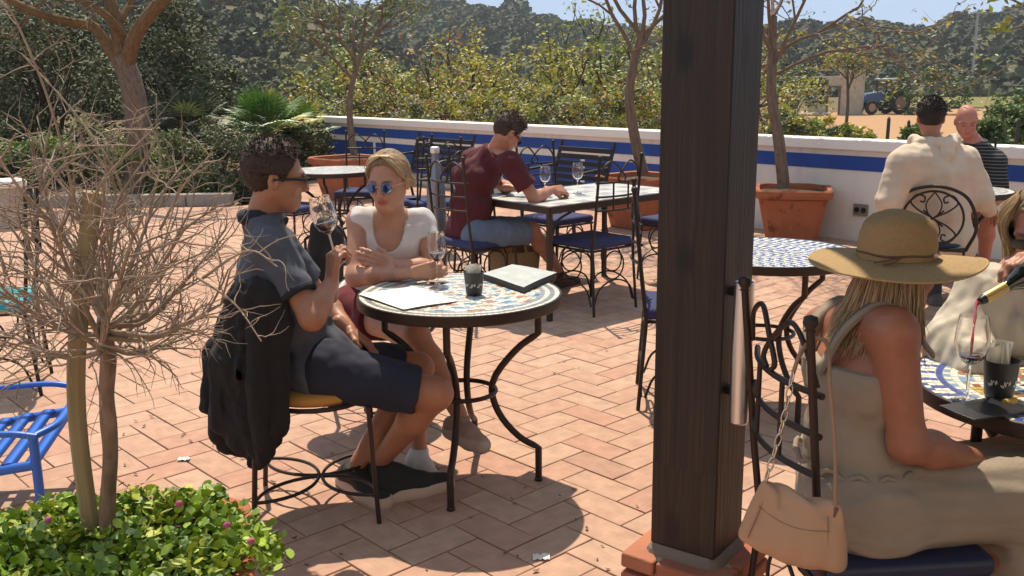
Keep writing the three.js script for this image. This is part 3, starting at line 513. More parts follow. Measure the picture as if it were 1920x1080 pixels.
// foreground: planter box with bedding plant, bare standard shrub and its stake
{
  const topY = 0.34, d0 = 2.32, c = V(-1.06, 0, -2.2);
  const pl = thing('large_planter', 'big terracotta planter at the lower left holding the bare shrub', 'planter', c, 0.25);
  part('pot', squareLoft([[0, 0.28], [0.02, 0.3], [topY - 0.09, 0.36]]), M.terracotta, pl);
  part('rim', squareLoft([[topY - 0.09, 0.355], [topY - 0.08, 0.385], [topY - 0.01, 0.395], [topY, 0.39], [topY - 0.005, 0.35], [topY - 0.05, 0.34]]), M.terracotta, pl);
  part('soil', squareLoft([[topY - 0.05, 0.345], [topY - 0.03, 0.001]]), soilMat, pl);
  // bedding plant
  const bp = thing('bedding_plant', 'bright green succulent bedding plant with pink buds filling the planter', 'plant', V(c.x, topY - 0.04, c.z));
  const list = [], stems = [];
  for (let i = 0; i < 470; i++) { const a = rnd() * 6.283, R = Math.sqrt(rnd()) * 0.44, x = Math.cos(a) * R * 1.08, z = Math.sin(a) * R, h = (0.065 * (1 - Math.pow(R / 0.56, 3)) + 0.1 * fbm(x * 5, z * 5, 2, 2) + 0.03) * 1.0 - (R > 0.38 ? (R - 0.38) * 1.3 : 0); const p = V(x, h + rr(-0.03, 0.025), z); list.push({ p, n: 17 }); if (i % 2 === 0) stems.push(sweep([V(x * 0.7, 0, z * 0.7), V(x * 0.9, h * 0.6, z * 0.9), p], [0.004, 0.002], 4)); }
  part('stems', stems, mat(lin(0.12, 0.14, 0.04)), bp);
  const f = part('leaves', leaves(list, { size: 0.028, spread: 0.04, tones: [[0.24, 0.38, 0.022], [0.32, 0.46, 0.03], [0.17, 0.3, 0.02], [0.42, 0.48, 0.045], [0.1, 0.2, 0.02]], aspect: 0.66, flat: 0.7, mix: 0.2, oval: true }), phys(0xffffff, { vertexColors: true, side: THREE.DoubleSide, roughness: 0.55, transmission: 0.3, thickness: 0 }), bp);
  f.userData.kind = 'stuff';
  for (const [u, v] of [[90, 975], [335, 945], [425, 985], [60, 1010], [470, 1015]]) { const q = S(u, v, 2.2).sub(bp.position); part('flower_bud', [ball(q, 0.009, 8), ball(q.clone().add(V(0.006, 0.005, 0.004)), 0.006, 6)], mat(lin(0.42, 0.1, 0.2)), bp); }
  // stake
  const sb = S(182, 1075, d0), st = S(174, 360, d0);
  const stake = thing('wooden_stake', 'round weathered wooden stake supporting the bare shrub', 'stake', sb.clone().setY(topY - 0.06));
  part('pole', sweep(curve([V(0, 0, 0), V(-0.002, 0.5, 0), st.clone().sub(stake.position)], 14), 0.0225, 14), mat(lin(0.46, 0.36, 0.2), { map: rep(texBark, 4, 0.5), bumpMap: rep(texBark, 5, 0.6), bumpScale: 0.003, roughness: 0.9 }), stake);
  // bare shrub
  const tb = S(205, 1085, d0 - 0.03), sh = thing('bare_shrub', 'leafless standard shrub with a tangle of grey twigs, lower left', 'shrub', tb.clone().setY(topY - 0.06));
  const L = (u, v, d = d0 - 0.03) => S(u, v, d).sub(sh.position), bk = bark([0.36, 0.24, 0.17]);
  part('trunk', sweep(curve([V(0, 0, 0), L(201, 960), L(207, 850), L(200, 740), L(203, 660), L(196, 625)], 30), t => 0.02 + 0.003 * noise(t * 9, 1) - 0.002 * t, 10), bk, sh);
  const out = { wood: [], tips: [] }, fork = L(197, 640);
  // each limb: pixel bearing of its end and depth
  const ends = [[20, 560, 2.2], [60, 480, 2.5], [90, 410, 2.1], [150, 380, 2.45], [215, 390, 2.15], [290, 380, 2.5], [345, 430, 2.15], [370, 500, 2.4], [415, 570, 2.3], [360, 600, 2.1], [300, 470, 2.6], [110, 560, 2.65], [250, 440, 2.0], [40, 640, 2.4], [330, 640, 2.5], [180, 470, 2.7], [120, 600, 2.05], [270, 590, 2.65], [395, 470, 2.55], [75, 350, 2.3]];
  for (const [u, v, d] of ends) {
    const e = L(u, v, d), m1 = fork.clone().lerp(e, 0.45).add(V(rr(-0.03, 0.03), -0.03 + rr(-0.02, 0.02), rr(-0.03, 0.03))), pts = curve([fork.clone().add(V(rr(-0.01, 0.01), rr(-0.03, 0.05), rr(-0.01, 0.01))), m1, e], 9);
    out.wood.push(sweep(pts, [0.0085, 0.0035], 5));
    for (let k = 3; k < 10; k++) for (let q = 0; q < (u < 320 && k % 2 ? 2 : 1); q++) { const dir = e.clone().sub(fork).normalize().add(V(rr(-1, 1), rr(-0.6, 0.9), rr(-1, 1)).multiplyScalar(0.85)).normalize(); grow(out, pts[k], dir, u > 320 ? rr(0.06, 0.12) : rr(0.09, 0.2), 0.0034, 1, { wob: 0.17, levels: 3, kids: [0, 3, 2], ang: 0.75, from: 0.25, up: 0.02 }); }
  }
  part('twigs', out.wood, bark([0.43, 0.335, 0.265]), sh);
  const longs = [[[150, 420, 2.3], [95, 200, 2.2], [30, 40, 2.15], [-5, -20, 2.1]], [[100, 430, 2.4], [20, 330, 2.3], [-30, 210, 2.2]], [[300, 430, 2.3], [350, 340, 2.2], [400, 285, 2.2]], [[240, 430, 2.4], [215, 320, 2.3], [130, 200, 2.3], [40, 100, 2.3]], [[380, 520, 2.2], [470, 470, 2.15], [520, 500, 2.1]], [[160, 400, 2.3], [90, 310, 2.3], [70, 240, 2.35]], [[280, 400, 2.4], [300, 290, 2.4], [270, 200, 2.4]], [[60, 480, 2.3], [0, 400, 2.25], [-60, 330, 2.2]], [[370, 520, 2.3], [440, 570, 2.25], [490, 640, 2.2]], [[150, 420, 2.2], [200, 330, 2.1], [300, 230, 2.05]], [[60, 420, 2.2], [100, 330, 2.2], [220, 260, 2.1]], [[10, 520, 2.2], [-20, 360, 2.2], [30, 250, 2.1]]];
  const o2 = { wood: [], tips: [] };
  for (const l of longs) { const p = curve(l.map(q => L(...q)), 14); o2.wood.push(sweep(p, [0.0036, 0.0015], 5)); for (let k = 3; k < 14; k += 2) grow(o2, p[k], V(rr(-1, 1), rr(-0.3, 1), rr(-1, 1)).normalize(), rr(0.06, 0.13), 0.0017, 2, { wob: 0.25, levels: 3, kids: [0, 0, 2], ang: 0.8 }); }
  part('long_twigs', o2.wood, bark([0.5, 0.4, 0.32]), sh);
}

// ---------- pergola: post, beams and rafters (roof above the frame) ----------
const texWood = tex(512, (u, v) => {
  let x = u + 0.03 * tn(u, v, 3, 3); let k = 0;
  for (const [a, b] of [[0.3, 0.2], [0.75, 0.45], [0.35, 0.7], [0.7, 0.86]]) { const dx = (u - a) * 5, dy = (v - b) * 12, r = Math.hypot(dx, dy); x += 0.05 * Math.exp(-r * r * 1.4) * Math.sign(dx || 1); k += Math.exp(-r * r * 9); }
  const n = 0.74 + 0.5 * fbm(x * 46, v * 2.2, 1, 4) + 0.42 * fbm(x * 12, v * 1.2, 5, 3) + 0.2 * tn(u, v, 3, 4) - 0.75 * Math.min(1, k * 1.4);
  return [n, n * 0.96, n * 0.93];
}, { srgb: true });
const postWood = mat(lin(0.036, 0.025, 0.022), { map: rep(texWood, 3.6, 0.8), bumpMap: rep(texWood, 3.6, 0.8), bumpScale: 0.002, roughness: 0.55 });
const postC = V(0.505, 0, -2.46), postTurn = 0.95;
{
  const post = thing('wooden_post', 'thick dark stained square timber post on a brick plinth', 'post', postC, postTurn);
  const side = 0.188;
  part('timber', bx(side, 2.25, side, 0, 0.285 + 1.125, 0, 0.006), postWood, post);
  part('mortar_cap', squareLoft([[0.26, 0.112], [0.272, 0.107], [0.287, 0.096], [0.287, 0.02]]), mat(lin(0.2, 0.16, 0.13), { bumpMap: tGrain3, bumpScale: 0.012, map: tMottle1 }), post);
  const bm = [[0.42, 0.17, 0.1], [0.36, 0.13, 0.08], [0.46, 0.21, 0.135]].map(c => mat(lin(...c), { map: tMottle1, bumpMap: tGrain3, bumpScale: 0.006, roughness: 0.95 }));
  let i = 0;
  for (let row = 0; row < 5; row++) for (let s = 0; s < 4; s++) {
    const g = box(0.2, 0.044, 0.1, 0.008); g.rotateX(rr(-0.03, 0.03)); g.translate(0.052, 0.024 + row * 0.054, 0.105); g.rotateY(s * Math.PI / 2 + (row % 2 ? 0.02 : 0)); if (row % 2) g.scale(-1, 1, 1), g.index.array.reverse();
    const b = part('plinth_brick', g, bm[i++ % 3], post);
  }
  part('plinth_mortar', bx(0.26, 0.258, 0.26, 0, 0.131, 0, 0.01), mat(lin(0.34, 0.3, 0.26), { bumpMap: tGrain3, bumpScale: 0.01 }), post);
}
{ // brushed steel ashtray tube hanging on the post's right face
  const top = S(1396, 528, 2.33), h = 0.37, a = thing('wall_ashtray', 'tapered brushed steel ashtray tube hanging on the right side of the post', 'ashtray', top.clone().add(V(0, -h, 0)));
  part('tube', lathe([[0, 0], [0.021, 0], [0.024, 0.006], [0.027, h * 0.5], [0.024, h - 0.005], [0.022, h], [0.018, h - 0.02]], 28), M.steel, a);
  part('bracket', [bx(0.03, 0.02, 0.05, -0.02, h - 0.03, -0.03, 0.003, 0.7), bx(0.03, 0.02, 0.05, -0.02, 0.08, -0.03, 0.003, 0.7)], M.black, a);
}
{ // the white house behind the viewpoint: its sunlit front lights the scene from the camera side
  const h = thing('house', 'white rendered house front behind the viewpoint, facing the terrace', 'building', V(0, 0, 0));
  part('front_wall', [bx(5.2, 4.6, 0.3, -5.6, 2.3, 3.45, 0.01), bx(6.9, 4.6, 0.3, 3.55, 2.3, 3.45, 0.01), bx(3.1, 2.3, 0.3, -1.45, 3.45, 3.45, 0.01)], M.white, h);
  const d = part('door', bx(3.08, 2.28, 0.06, -1.45, 1.14, 3.52, 0.01), postWood, h); part('door_handle', rod(V(-1.35, 1.0, 3.45), V(-1.35, 1.2, 3.45), 0.014), M.steel, d);
  part('plinth', bx(5.2, 0.4, 0.02, -5.6, 0.2, 3.29, 0.004), M.blueWall, h);
}
{ // beams above the frame; they shade the woman in the hat
  const g = thing('pergola_roof', 'dark timber pergola beams and rafters carried by the post', 'pergola', V(0, 0, 0));
  part('beam', bx(6.4, 0.2, 0.14, 3.55, 2.64, -2.51, 0.008), postWood, g);
  const rx = [0.70, 1.75, 2.55, 3.35, 4.15, 4.95, 5.75];
  for (const x of rx) part('rafter', bx(0.16, 0.16, 4.6, x, 2.83, -1.2, 0.008), postWood, g);
  part('cross_beam', bx(6.4, 0.2, 0.14, 3.55, 2.64, 0.9, 0.008), postWood, g);
  for (let i = 0; i < 20; i++) part('roof_board', bx(6.2, 0.03, rr(0.185, 0.2), 3.5, 2.93 + rr(-0.002, 0.002), 1.25 - i * 0.212, 0.004), postWood, g);
}

// ---------- wrought iron furniture ----------
function ironChair(label, pos, turn, o = {}) {
  const t = thing('iron_chair', label, 'chair', pos, turn, o.group), w = 0.195, d = 0.195, sh = 0.43, bs = o.bs ?? 1, H = sh + 0.63 * bs, iron = o.iron ?? M.iron, bk = -d - 0.015;
  const bow = x => bk - 0.045 * (1 - (x / w) ** 2);       // back bows away from the sitter
  for (const s of [-1, 1]) {
    part('front_leg', sweep(curve([V(s * w * 0.96, sh, d * 0.95), V(s * w * 1.02, sh * 0.5, d * 1.0), V(s * w * 1.06, 0, d * 1.06)], 6), 0.0085, 8), iron, t);
    const u = part('back_upright', sweep([V(s * w * 1.06, 0, -d * 1.16), V(s * w, sh, -d), V(s * w, sh + 0.2 * bs, bk - 0.01), V(s * w * 1.02, H - 0.03, bk - 0.05)], 0.0095, 8), iron, t);
    part('finial', lathe([[0, 0.035], [0.014, 0.03], [0.016, 0.016], [0.009, 0.004], [0.013, 0]], 12).translate(s * w * 1.02, H - 0.035, bk - 0.05), iron, u);
  }
  part('seat_frame', o.round ? ring(V(0, sh, 0), w * 1.02, 0.009) : sweep([V(-w, sh, -d), V(w, sh, -d), V(w, sh, d), V(-w, sh, d)], 0.009, 6, true), iron, t);
  for (const y of [sh + 0.27 * bs, sh + 0.36 * bs, sh + 0.45 * bs]) part('back_rail', bar([-1, -0.5, 0, 0.5, 1].map(k => V(k * w, y, bow(k * w) - 0.012)), 0.0075, 12), iron, t);
  for (const k of [-0.36, 0.36]) part('back_bar', sweep([V(k * w, sh + 0.27 * bs, bow(k * w) - 0.012), V(k * w, sh + 0.45 * bs, bow(k * w) - 0.012)], 0.0065, 6), iron, t);
  for (const s of [-1, 1]) part('top_scroll', bar([V(s * w, sh + 0.47 * bs, bk - 0.025), V(s * w * 0.8, sh + 0.55 * bs, bk - 0.04), V(s * w * 0.45, sh + 0.585 * bs, bow(0)), V(s * w * 0.05, sh + 0.53 * bs, bow(0) - 0.01), V(-s * w * 0.18, sh + 0.475 * bs, bow(0) - 0.012), V(-s * w * 0.06, sh + 0.455 * bs, bow(0) - 0.012)], 0.0065, 26), iron, t);
  if (o.flatStretcher) {
    const c = [[-1, -1.1], [1, -1.1], [1, 1.04], [-1, 1.04]].map(([x, z]) => V(x * w * 1.05, 0.11, z * d));
    for (const [i, k] of [[0, 1], [2, 3]]) { const a = c[i], b = c[k], m = a.clone().lerp(b, 0.5), h = a.clone().sub(m), q = V(0, 0.11, 0).sub(m).multiplyScalar(0.97); part('stretcher', sweep([...Array(21).keys()].map(n => { const th = n / 20 * Math.PI; return m.clone().addScaledVector(h, Math.cos(th)).addScaledVector(q, Math.sin(th)); }), 0.0065, 6), iron, t); }
    for (const [i, k] of [[1, 2], [3, 0]]) { const a = c[i], b = c[k], m = a.clone().lerp(b, 0.5), h = a.clone().sub(m), q = V(0, 0.11, 0).sub(m).multiplyScalar(0.97); part('stretcher', sweep([...Array(21).keys()].map(n => { const th = n / 20 * Math.PI; return m.clone().addScaledVector(h, Math.cos(th)).addScaledVector(q, Math.sin(th)); }), 0.0065, 6), iron, t); }
  } else {
    for (const [ax, z] of [['z', d], ['z', -d * 1.06], ['x', w], ['x', -w]]) {
      const R = 0.095, c = ax === 'z' ? V(0, sh - 0.11, z) : V(z, sh - 0.11, 0), P = (k, y) => ax === 'z' ? V(k * w, y, z * 1.03) : V(z * 1.03, y, k * d);
      part('ring_scroll', ring(c, R, 0.0055, ax, 22), iron, t);
      part('arch_brace', bar([P(-1, 0.06), P(-0.75, 0.17), P(0, 0.222), P(0.75, 0.17), P(1, 0.06)], 0.006, 18), iron, t);
    }
  }
  if (o.cushion) {
    if (o.round) part('cushion', lathe([[0, 0.01], [0.19, 0.01], [0.205, 0.025], [0.2, 0.045], [0.17, 0.056], [0, 0.06]], 40).translate(0, sh, 0), o.cushion, t);
    else { const g = new RoundedBoxGeometry(0.41, 0.055, 0.41, 4, 0.024), p = g.attributes.position; for (let i = 0; i < p.count; i++) { const x = p.getX(i), z = p.getZ(i); if (p.getY(i) > 0) p.setY(i, p.getY(i) + 0.014 * (1 - (x / 0.21) ** 2) * (1 - (z / 0.21) ** 2)); } g.computeVertexNormals(); g.translate(0, sh + 0.035, 0); part('cushion', metreUV(g), o.cushion, t); }
  }
  return t;
}
const yaw = (dx, dz) => Math.atan2(dx, dz);   // turn that makes local +z point along (dx, dz)

// round tables: iron rim and legs, mosaic of separate tesserae set in rings
function mosaic(R, style) {
  const pos = [], nor = [], col = [], idx = [];
  const tile = (q, c, y) => { const k = pos.length / 3; for (const [x, z] of q) { pos.push(x, y, z); nor.push(0, 1, 0); col.push(...c); } idx.push(k, k + 2, k + 1, k, k + 3, k + 2); };
  const Wt = [0.74, 0.72, 0.66], B = [0.05, 0.09, 0.33], Lb = [0.2, 0.34, 0.52], Y = [0.5, 0.35, 0.1], Rd = [0.34, 0.13, 0.08], Gr = [0.16, 0.24, 0.18];
  let r = R - 0.006, row = 0; const step = 0.0185;
  while (r > 0.012) {
    const r0 = r - step, n = Math.max(5, Math.round(6.283 * (r - step / 2) / 0.022)), off = rnd();
    for (let i = 0; i < n; i++) {
      const a0 = (i + off + 0.06) / n * 6.283, a1 = (i + off + 0.94) / n * 6.283, q = [[r, a0], [r, a1], [r0 + 0.0018, a1], [r0 + 0.0018, a0]].map(([rad, a]) => [Math.cos(a) * (rad + rr(-0.0007, 0.0007)), Math.sin(a) * (rad + rr(-0.0007, 0.0007))]);
      const am = (a0 + a1) / 2, fl = 0.5 + 0.5 * Math.cos(am * 8 + r * 30) * Math.cos(r * 62);
      let c;
      if (style === 'blue') c = row === 0 ? (i % 2 ? Wt : B) : row === 1 || row === 2 ? (i % 3 ? Wt : B) : row === 3 ? B : row === 4 ? (i % 2 ? Wt : Lb) : fl > 0.75 ? Y : fl > 0.62 ? Rd : fl < 0.18 ? Lb : fl < 0.26 ? Gr : Wt;
      else if (style === 'check') c = (i + row) % 2 ? Wt : row % 3 ? B : Lb;
      else if (style === 'grey') c = row < 2 ? Wt : row === 2 ? [0.3, 0.32, 0.34] : fl > 0.6 ? Wt : [0.45, 0.5, 0.55];
      else c = row === 0 ? Wt : row === 1 ? [0.24, 0.26, 0.28] : row === 2 ? Wt : row === 3 ? [0.3, 0.33, 0.36] : fl > 0.86 ? [0.42, 0.22, 0.15] : fl > 0.78 ? [0.52, 0.4, 0.3] : fl < 0.1 ? [0.1, 0.24, 0.42] : fl < 0.28 ? [0.3, 0.44, 0.56] : fl < 0.36 ? [0.5, 0.56, 0.6] : Wt;
      const k = rr(0.85, 1.1); tile(q, c.map(v => v * k), rr(0, 0.0008));
    }
    r = r0; row++;
  }
  const g = new THREE.BufferGeometry(); g.setAttribute('position', new THREE.Float32BufferAttribute(pos, 3)); g.setAttribute('normal', new THREE.Float32BufferAttribute(nor, 3)); g.setAttribute('color', new THREE.Float32BufferAttribute(col, 3)); g.setIndex(idx); return g;
}
const tileMat = mat(0xffffff, { vertexColors: true, roughness: 0.32 });
const grout = mat(lin(0.46, 0.44, 0.4), { roughness: 0.95, bumpMap: tFine6, bumpScale: 0.001 });
function roundTable(label, pos, R, legR, turn, style, o = {}) {
  const t = thing('mosaic_table', label, 'table', pos, turn, 'round mosaic tables'), H = 0.75, iron = M.ironBrown;
  part('rim', lathe([[R - 0.006, H], [R, H + 0.001], [R + 0.004, H - 0.004], [R + 0.004, H - 0.036], [R, H - 0.04], [R - 0.02, H - 0.04]], 72), iron, t);
  const top = part('table_top', lathe([[0, H - 0.003], [R - 0.004, H - 0.003], [R - 0.004, H - 0.038], [0, H - 0.038]], 64), grout, t);
  const ms = part('mosaic_tiles', mosaic(R, style).translate(0, H - 0.002, 0), tileMat, top); ms.userData.kind = 'stuff';
  for (let i = 0; i < 4; i++) {
    const a = i * Math.PI / 2, c = Math.cos(a), s = Math.sin(a), P = (r, y) => V(c * r, y, s * r);
    const pts = [P(legR, H - 0.04), P(legR, H - 0.155)].concat(curve([P(legR, H - 0.155), P(legR * 0.72, H - 0.22), P(legR * 0.4, H - 0.36), P(legR * 0.47, H - 0.47), P(legR * 0.74, H - 0.57), P(legR, H - 0.615)], 20).slice(1), [P(legR, 0)]);
    const l = part('leg', sweep(pts, 0.0135, 8), iron, t);
    part('foot', lathe([[0, 0], [0.016, 0], [0.016, 0.008], [0.011, 0.014]], 12).translate(c * legR, 0, s * legR), iron, l);
  }
  part('leg_ring', ring(V(0, 0.36, 0), legR * 0.44, 0.0095, 'y', 36, 8), iron, t);
  return t;
}
const tabA = V(-0.198, 0, -3.556), tabB = V(1.44, 0, -2.37), tabC = V(1.19, 0, -4.38), tabD = V(-1.62, 0, -8.8), tabE = V(3.15, 0, -6.75);
roundTable('round mosaic table between the couple at centre left, menus on top', tabA, 0.384, 0.297, -0.114, 'multi');
roundTable('blue bordered mosaic table at the lower right, wine being poured', tabB, 0.38, 0.3, 0.35, 'blue');
roundTable('empty blue and white chequered mosaic table right of the post', tabC, 0.4, 0.3, 0.3, 'check');
roundTable('pale round mosaic table behind the couple, empty', tabD, 0.42, 0.3, 0.5, 'grey');
roundTable('round mosaic table between the man in the hoodie and the bald man', tabE, 0.36, 0.28, 0.2, 'grey');

// rectangular tiled table
const recC = G(1030, 388, 0.75).setY(0), recX = V(0.755, 0, -0.657).normalize(), recZ = V(-0.657, 0, -0.755).normalize();
const recTurn = Math.atan2(-recX.z, recX.x), recL = 1.35, recW = 0.8, recM = recC.clone().addScaledVector(recX, recL / 2).addScaledVector(recZ, recW / 2);
{
  const t = thing('rectangular_table', 'long rectangular tiled table where the man in maroon leans', 'table', recM, recTurn);
  part('frame', [bx(recL, 0.045, 0.03, 0, 0.727, recW / 2, 0.004), bx(recL, 0.045, 0.03, 0, 0.727, -recW / 2, 0.004), bx(0.03, 0.045, recW + 0.02, recL / 2, 0.7265, 0, 0.004), bx(0.03, 0.045, recW + 0.02, -recL / 2, 0.7265, 0, 0.004)], M.ironBrown, t);
  part('table_bed', bx(recL - 0.03, 0.03, recW - 0.03, 0, 0.73, 0, 0.002), grout, t);
  const tm = [[0.62, 0.62, 0.62], [0.55, 0.56, 0.58], [0.68, 0.66, 0.62], [0.36, 0.38, 0.42]].map(c => mat(lin(...c), { roughness: 0.4, map: tMottle1 }));
  const nx = 13, nz = 8, g = box((recL - 0.04) / nx - 0.006, 0.006, (recW - 0.04) / nz - 0.006, 0.0015);
  for (let i = 0; i < nx; i++) for (let j = 0; j < nz; j++) { const m = new THREE.Mesh(g, tm[(j % 2 && i % 2) ? 3 : Math.floor(rnd() * 3)]); m.name = 'table_tile'; m.position.set((i + 0.5 - nx / 2) * (recL - 0.04) / nx, 0.746, (j + 0.5 - nz / 2) * (recW - 0.04) / nz); m.castShadow = m.receiveShadow = true; t.add(m); }
  for (const sx of [-1, 1]) for (const sz of [-1, 1]) {
    part('leg', bx(0.032, 0.705, 0.032, sx * (recL / 2 - 0.02), 0.352, sz * (recW / 2 - 0.02), 0.004), M.ironBrown, t);
    part('corner_scroll', bar([V(sx * (recL / 2 - 0.03), 0.5, sz * (recW / 2 - 0.02)), V(sx * (recL / 2 - 0.08), 0.64, sz * (recW / 2 - 0.02)), V(sx * (recL / 2 - 0.22), 0.7, sz * (recW / 2 - 0.02))], 0.008, 12), M.ironBrown, t);
  }
}
// chairs
const chairA = V(-0.715, 0, -3.33), faceA = yaw(0.985, -0.15);
ironChair('iron chair with mustard round cushion under the man in the polo shirt', chairA, faceA, { bs: 0.66, round: true, flatStretcher: true, cushion: mat(lin(0.5, 0.24, 0.05), { roughness: 0.6, bumpMap: tWeave, bumpScale: 0.0008 }), iron: M.ironBrown });
const chairW = V(-0.56, 0, -4.27), faceW = yaw(0.5, 0.86);
ironChair('iron chair under the woman in white, mostly hidden behind her', chairW, faceW, { bs: 0.75, round: true, flatStretcher: true, cushion: M.navy });
const chairM = V(-0.24, 0, -6.5), faceM = yaw(recX.x, recX.z);
ironChair('iron chair with navy cushion under the man in maroon', chairM, faceM, { cushion: M.navy, iron: M.ironBrown });
const gT = 'empty iron chairs with navy cushions';
{ const a = G(1114, 592, 0), b = G(1190, 578, 0), m = a.clone().lerp(b, 0.5).addScaledVector(recZ, 0.22); ironChair('empty iron chair at the near long side of the rectangular table', m, yaw(recZ.x, recZ.z), { cushion: M.navy, group: gT }); }
ironChair('empty iron chair beside the post, left of the chequered table', V(0.84, 0, -4.5), yaw(1, 0.12), { cushion: M.navy, group: gT });
ironChair('empty iron chair at the far long side of the rectangular table', recC.clone().addScaledVector(recX, 0.45).addScaledVector(recZ, recW + 0.3), yaw(-recZ.x, -recZ.z), { cushion: M.navy, group: gT });
ironChair('empty iron chair at the far side of the rectangular table, nearest the middle planter', recC.clone().addScaledVector(recX, 1.08).addScaledVector(recZ, recW + 0.25), yaw(-recZ.x, -recZ.z), { cushion: M.navy, group: gT });
ironChair('empty iron chair at the right end of the rectangular table, behind the post', recC.clone().addScaledVector(recX, recL + 0.3).addScaledVector(recZ, recW * 0.4), yaw(-recX.x, -recX.z), { cushion: M.navy, group: gT });
ironChair('empty iron chair left of the pale round table, seen beside the polo man’s face'.replace('’s', 's'), V(-1.9, 0, -8.35), yaw(0.5, -0.8), { cushion: M.navy, group: gT });
ironChair('empty iron chair behind the pale round table', V(-1.5, 0, -9.5), yaw(-0.15, 1), { cushion: M.navy, group: gT });
ironChair('empty iron chair right of the pale round table, behind the woman in white', V(-1.0, 0, -8.75), yaw(-1, -0.1), { cushion: M.navy, group: gT });
ironChair('iron chair between the woman in white and the dark bench', V(-0.72, 0, -8.6), yaw(-0.4, -0.9), { cushion: M.navy, group: gT });
ironChair('iron chair at the left frame edge behind the bare shrub', V(-2.66, 0, -4.75), yaw(-0.9, 0.3), { group: 'iron chairs at the frame edges', cushion: mat(lin(0.02, 0.32, 0.42), { roughness: 0.7 }) });
const chairH = V(0.85, 0, -2.13), faceH = yaw(1, -0.1);
ironChair('iron chair with thick navy seat under the woman in the straw hat', chairH, faceH, { cushion: M.navySeat, iron: M.ironBrown });
const chairL = V(1.98, 0, -2.88), faceL = yaw(-0.72, 0.69);
ironChair('iron chair under the long haired woman at the right edge', chairL, faceL, { cushion: M.navySeat });
ironChair('iron chair under the bald man, behind his table', V(3.55, 0, -7.5), yaw(-0.4, 0.9), { cushion: M.navySeat });
// oval scroll-back chair of the man in the hoodie
const chairO = V(2.745, 0, -6.17), faceO = yaw(0.45, -0.9);
{
  const t = thing('oval_back_chair', 'iron chair with oval scrollwork back under the man in the hoodie', 'chair', chairO, faceO), iron = M.iron, sh = 0.46, y0 = 0.665, zb = -0.25;
  for (const s of [-1, 1]) { part('front_leg', rod(V(s * 0.19, sh, 0.19), V(s * 0.2, 0, 0.2), 0.009), iron, t); part('back_leg', rod(V(s * 0.19, sh, -0.19), V(s * 0.2, 0, -0.22), 0.009), iron, t); }
  part('seat_frame', ring(V(0, sh, 0), 0.22, 0.01, 'y', 28), iron, t);
  part('cushion', lathe([[0, 0], [0.2, 0], [0.215, 0.02], [0.19, 0.045], [0, 0.05]], 36).translate(0, sh + 0.005, 0), M.navySeat, t);
  const el = (rx, ry, r) => sweep([...Array(36).keys()].map(i => { const a = i / 36 * 6.283; return V(Math.cos(a) * rx, y0 + Math.sin(a) * ry, zb); }), r, 6, true);
  part('outer_hoop', sweep(curve([V(-0.2, sh, -0.17), V(-0.25, y0 - 0.04, zb), V(-0.18, y0 + 0.14, zb), V(0, y0 + 0.2, zb), V(0.18, y0 + 0.14, zb), V(0.25, y0 - 0.04, zb), V(0.2, sh, -0.17)], 40), 0.011, 8), iron, t);
  part('inner_hoop', el(0.175, 0.17, 0.008), iron, t);
  for (const sx of [-1, 1]) for (const sy of [-1, 1]) {
    const P = (x, y) => V(sx * x, y0 + sy * y, zb);
    part('scroll', bar([P(-0.06, -0.05), P(0.0, 0.0), P(0.09, 0.05), P(0.135, 0.1), P(0.1, 0.145), P(0.055, 0.13), P(0.06, 0.1), P(0.082, 0.105)], 0.006, 34), iron, t);
    part('scroll', bar([P(0, 0.165), P(0.045, 0.09), P(0.03, 0.03), P(0, 0)], 0.005, 18), iron, t);
  }
  part('hoop_brace', rod(V(-0.2, y0 - 0.2, zb + 0.01), V(0.2, y0 - 0.2, zb + 0.01), 0.007), iron, t);
}
// slatted benches by the wall
function bench(label, pos, turn, len) {
  const t = thing('slatted_bench', label, 'bench', pos, turn, 'dark slatted benches by the wall'), m = mat(lin(0.02, 0.02, 0.028), { roughness: 0.5, metalness: 0.2 });
  for (let i = 0; i < 6; i++) part('seat_slat', bx(len, 0.018, 0.05, 0, 0.43, 0.2 - i * 0.068, 0.004), m, t);
  for (let i = 0; i < 6; i++) part('back_slat', bx(len, 0.05, 0.016, 0, 0.5 + i * 0.068, -0.2 - i * 0.018, 0.004), m, t);
  for (const s of [-1, 1]) { part('side_frame', [bar([V(s * len / 2, 0, 0.2), V(s * len / 2, 0.3, 0.22), V(s * len / 2, 0.42, 0.18), V(s * len / 2, 0.42, -0.18), V(s * len / 2, 0.6, -0.23), V(s * len / 2, 0.92, -0.34)], 0.02, 24), rod(V(s * len / 2, 0.42, -0.15), V(s * len / 2, 0, -0.25), 0.018)], m, t); part('armrest', bar([V(s * len / 2, 0.42, 0.2), V(s * len / 2, 0.62, 0.2), V(s * len / 2, 0.66, 0), V(s * len / 2, 0.68, -0.26)], 0.016, 14), m, t); }
}
bench('dark slatted bench by the wall behind the woman in white', V(-1.02, 0, -11.3), wallTurn, 1.1);
bench('dark slatted bench by the wall right of the man in maroon', V(0.52, 0, -9.55), wallTurn, 0.75);
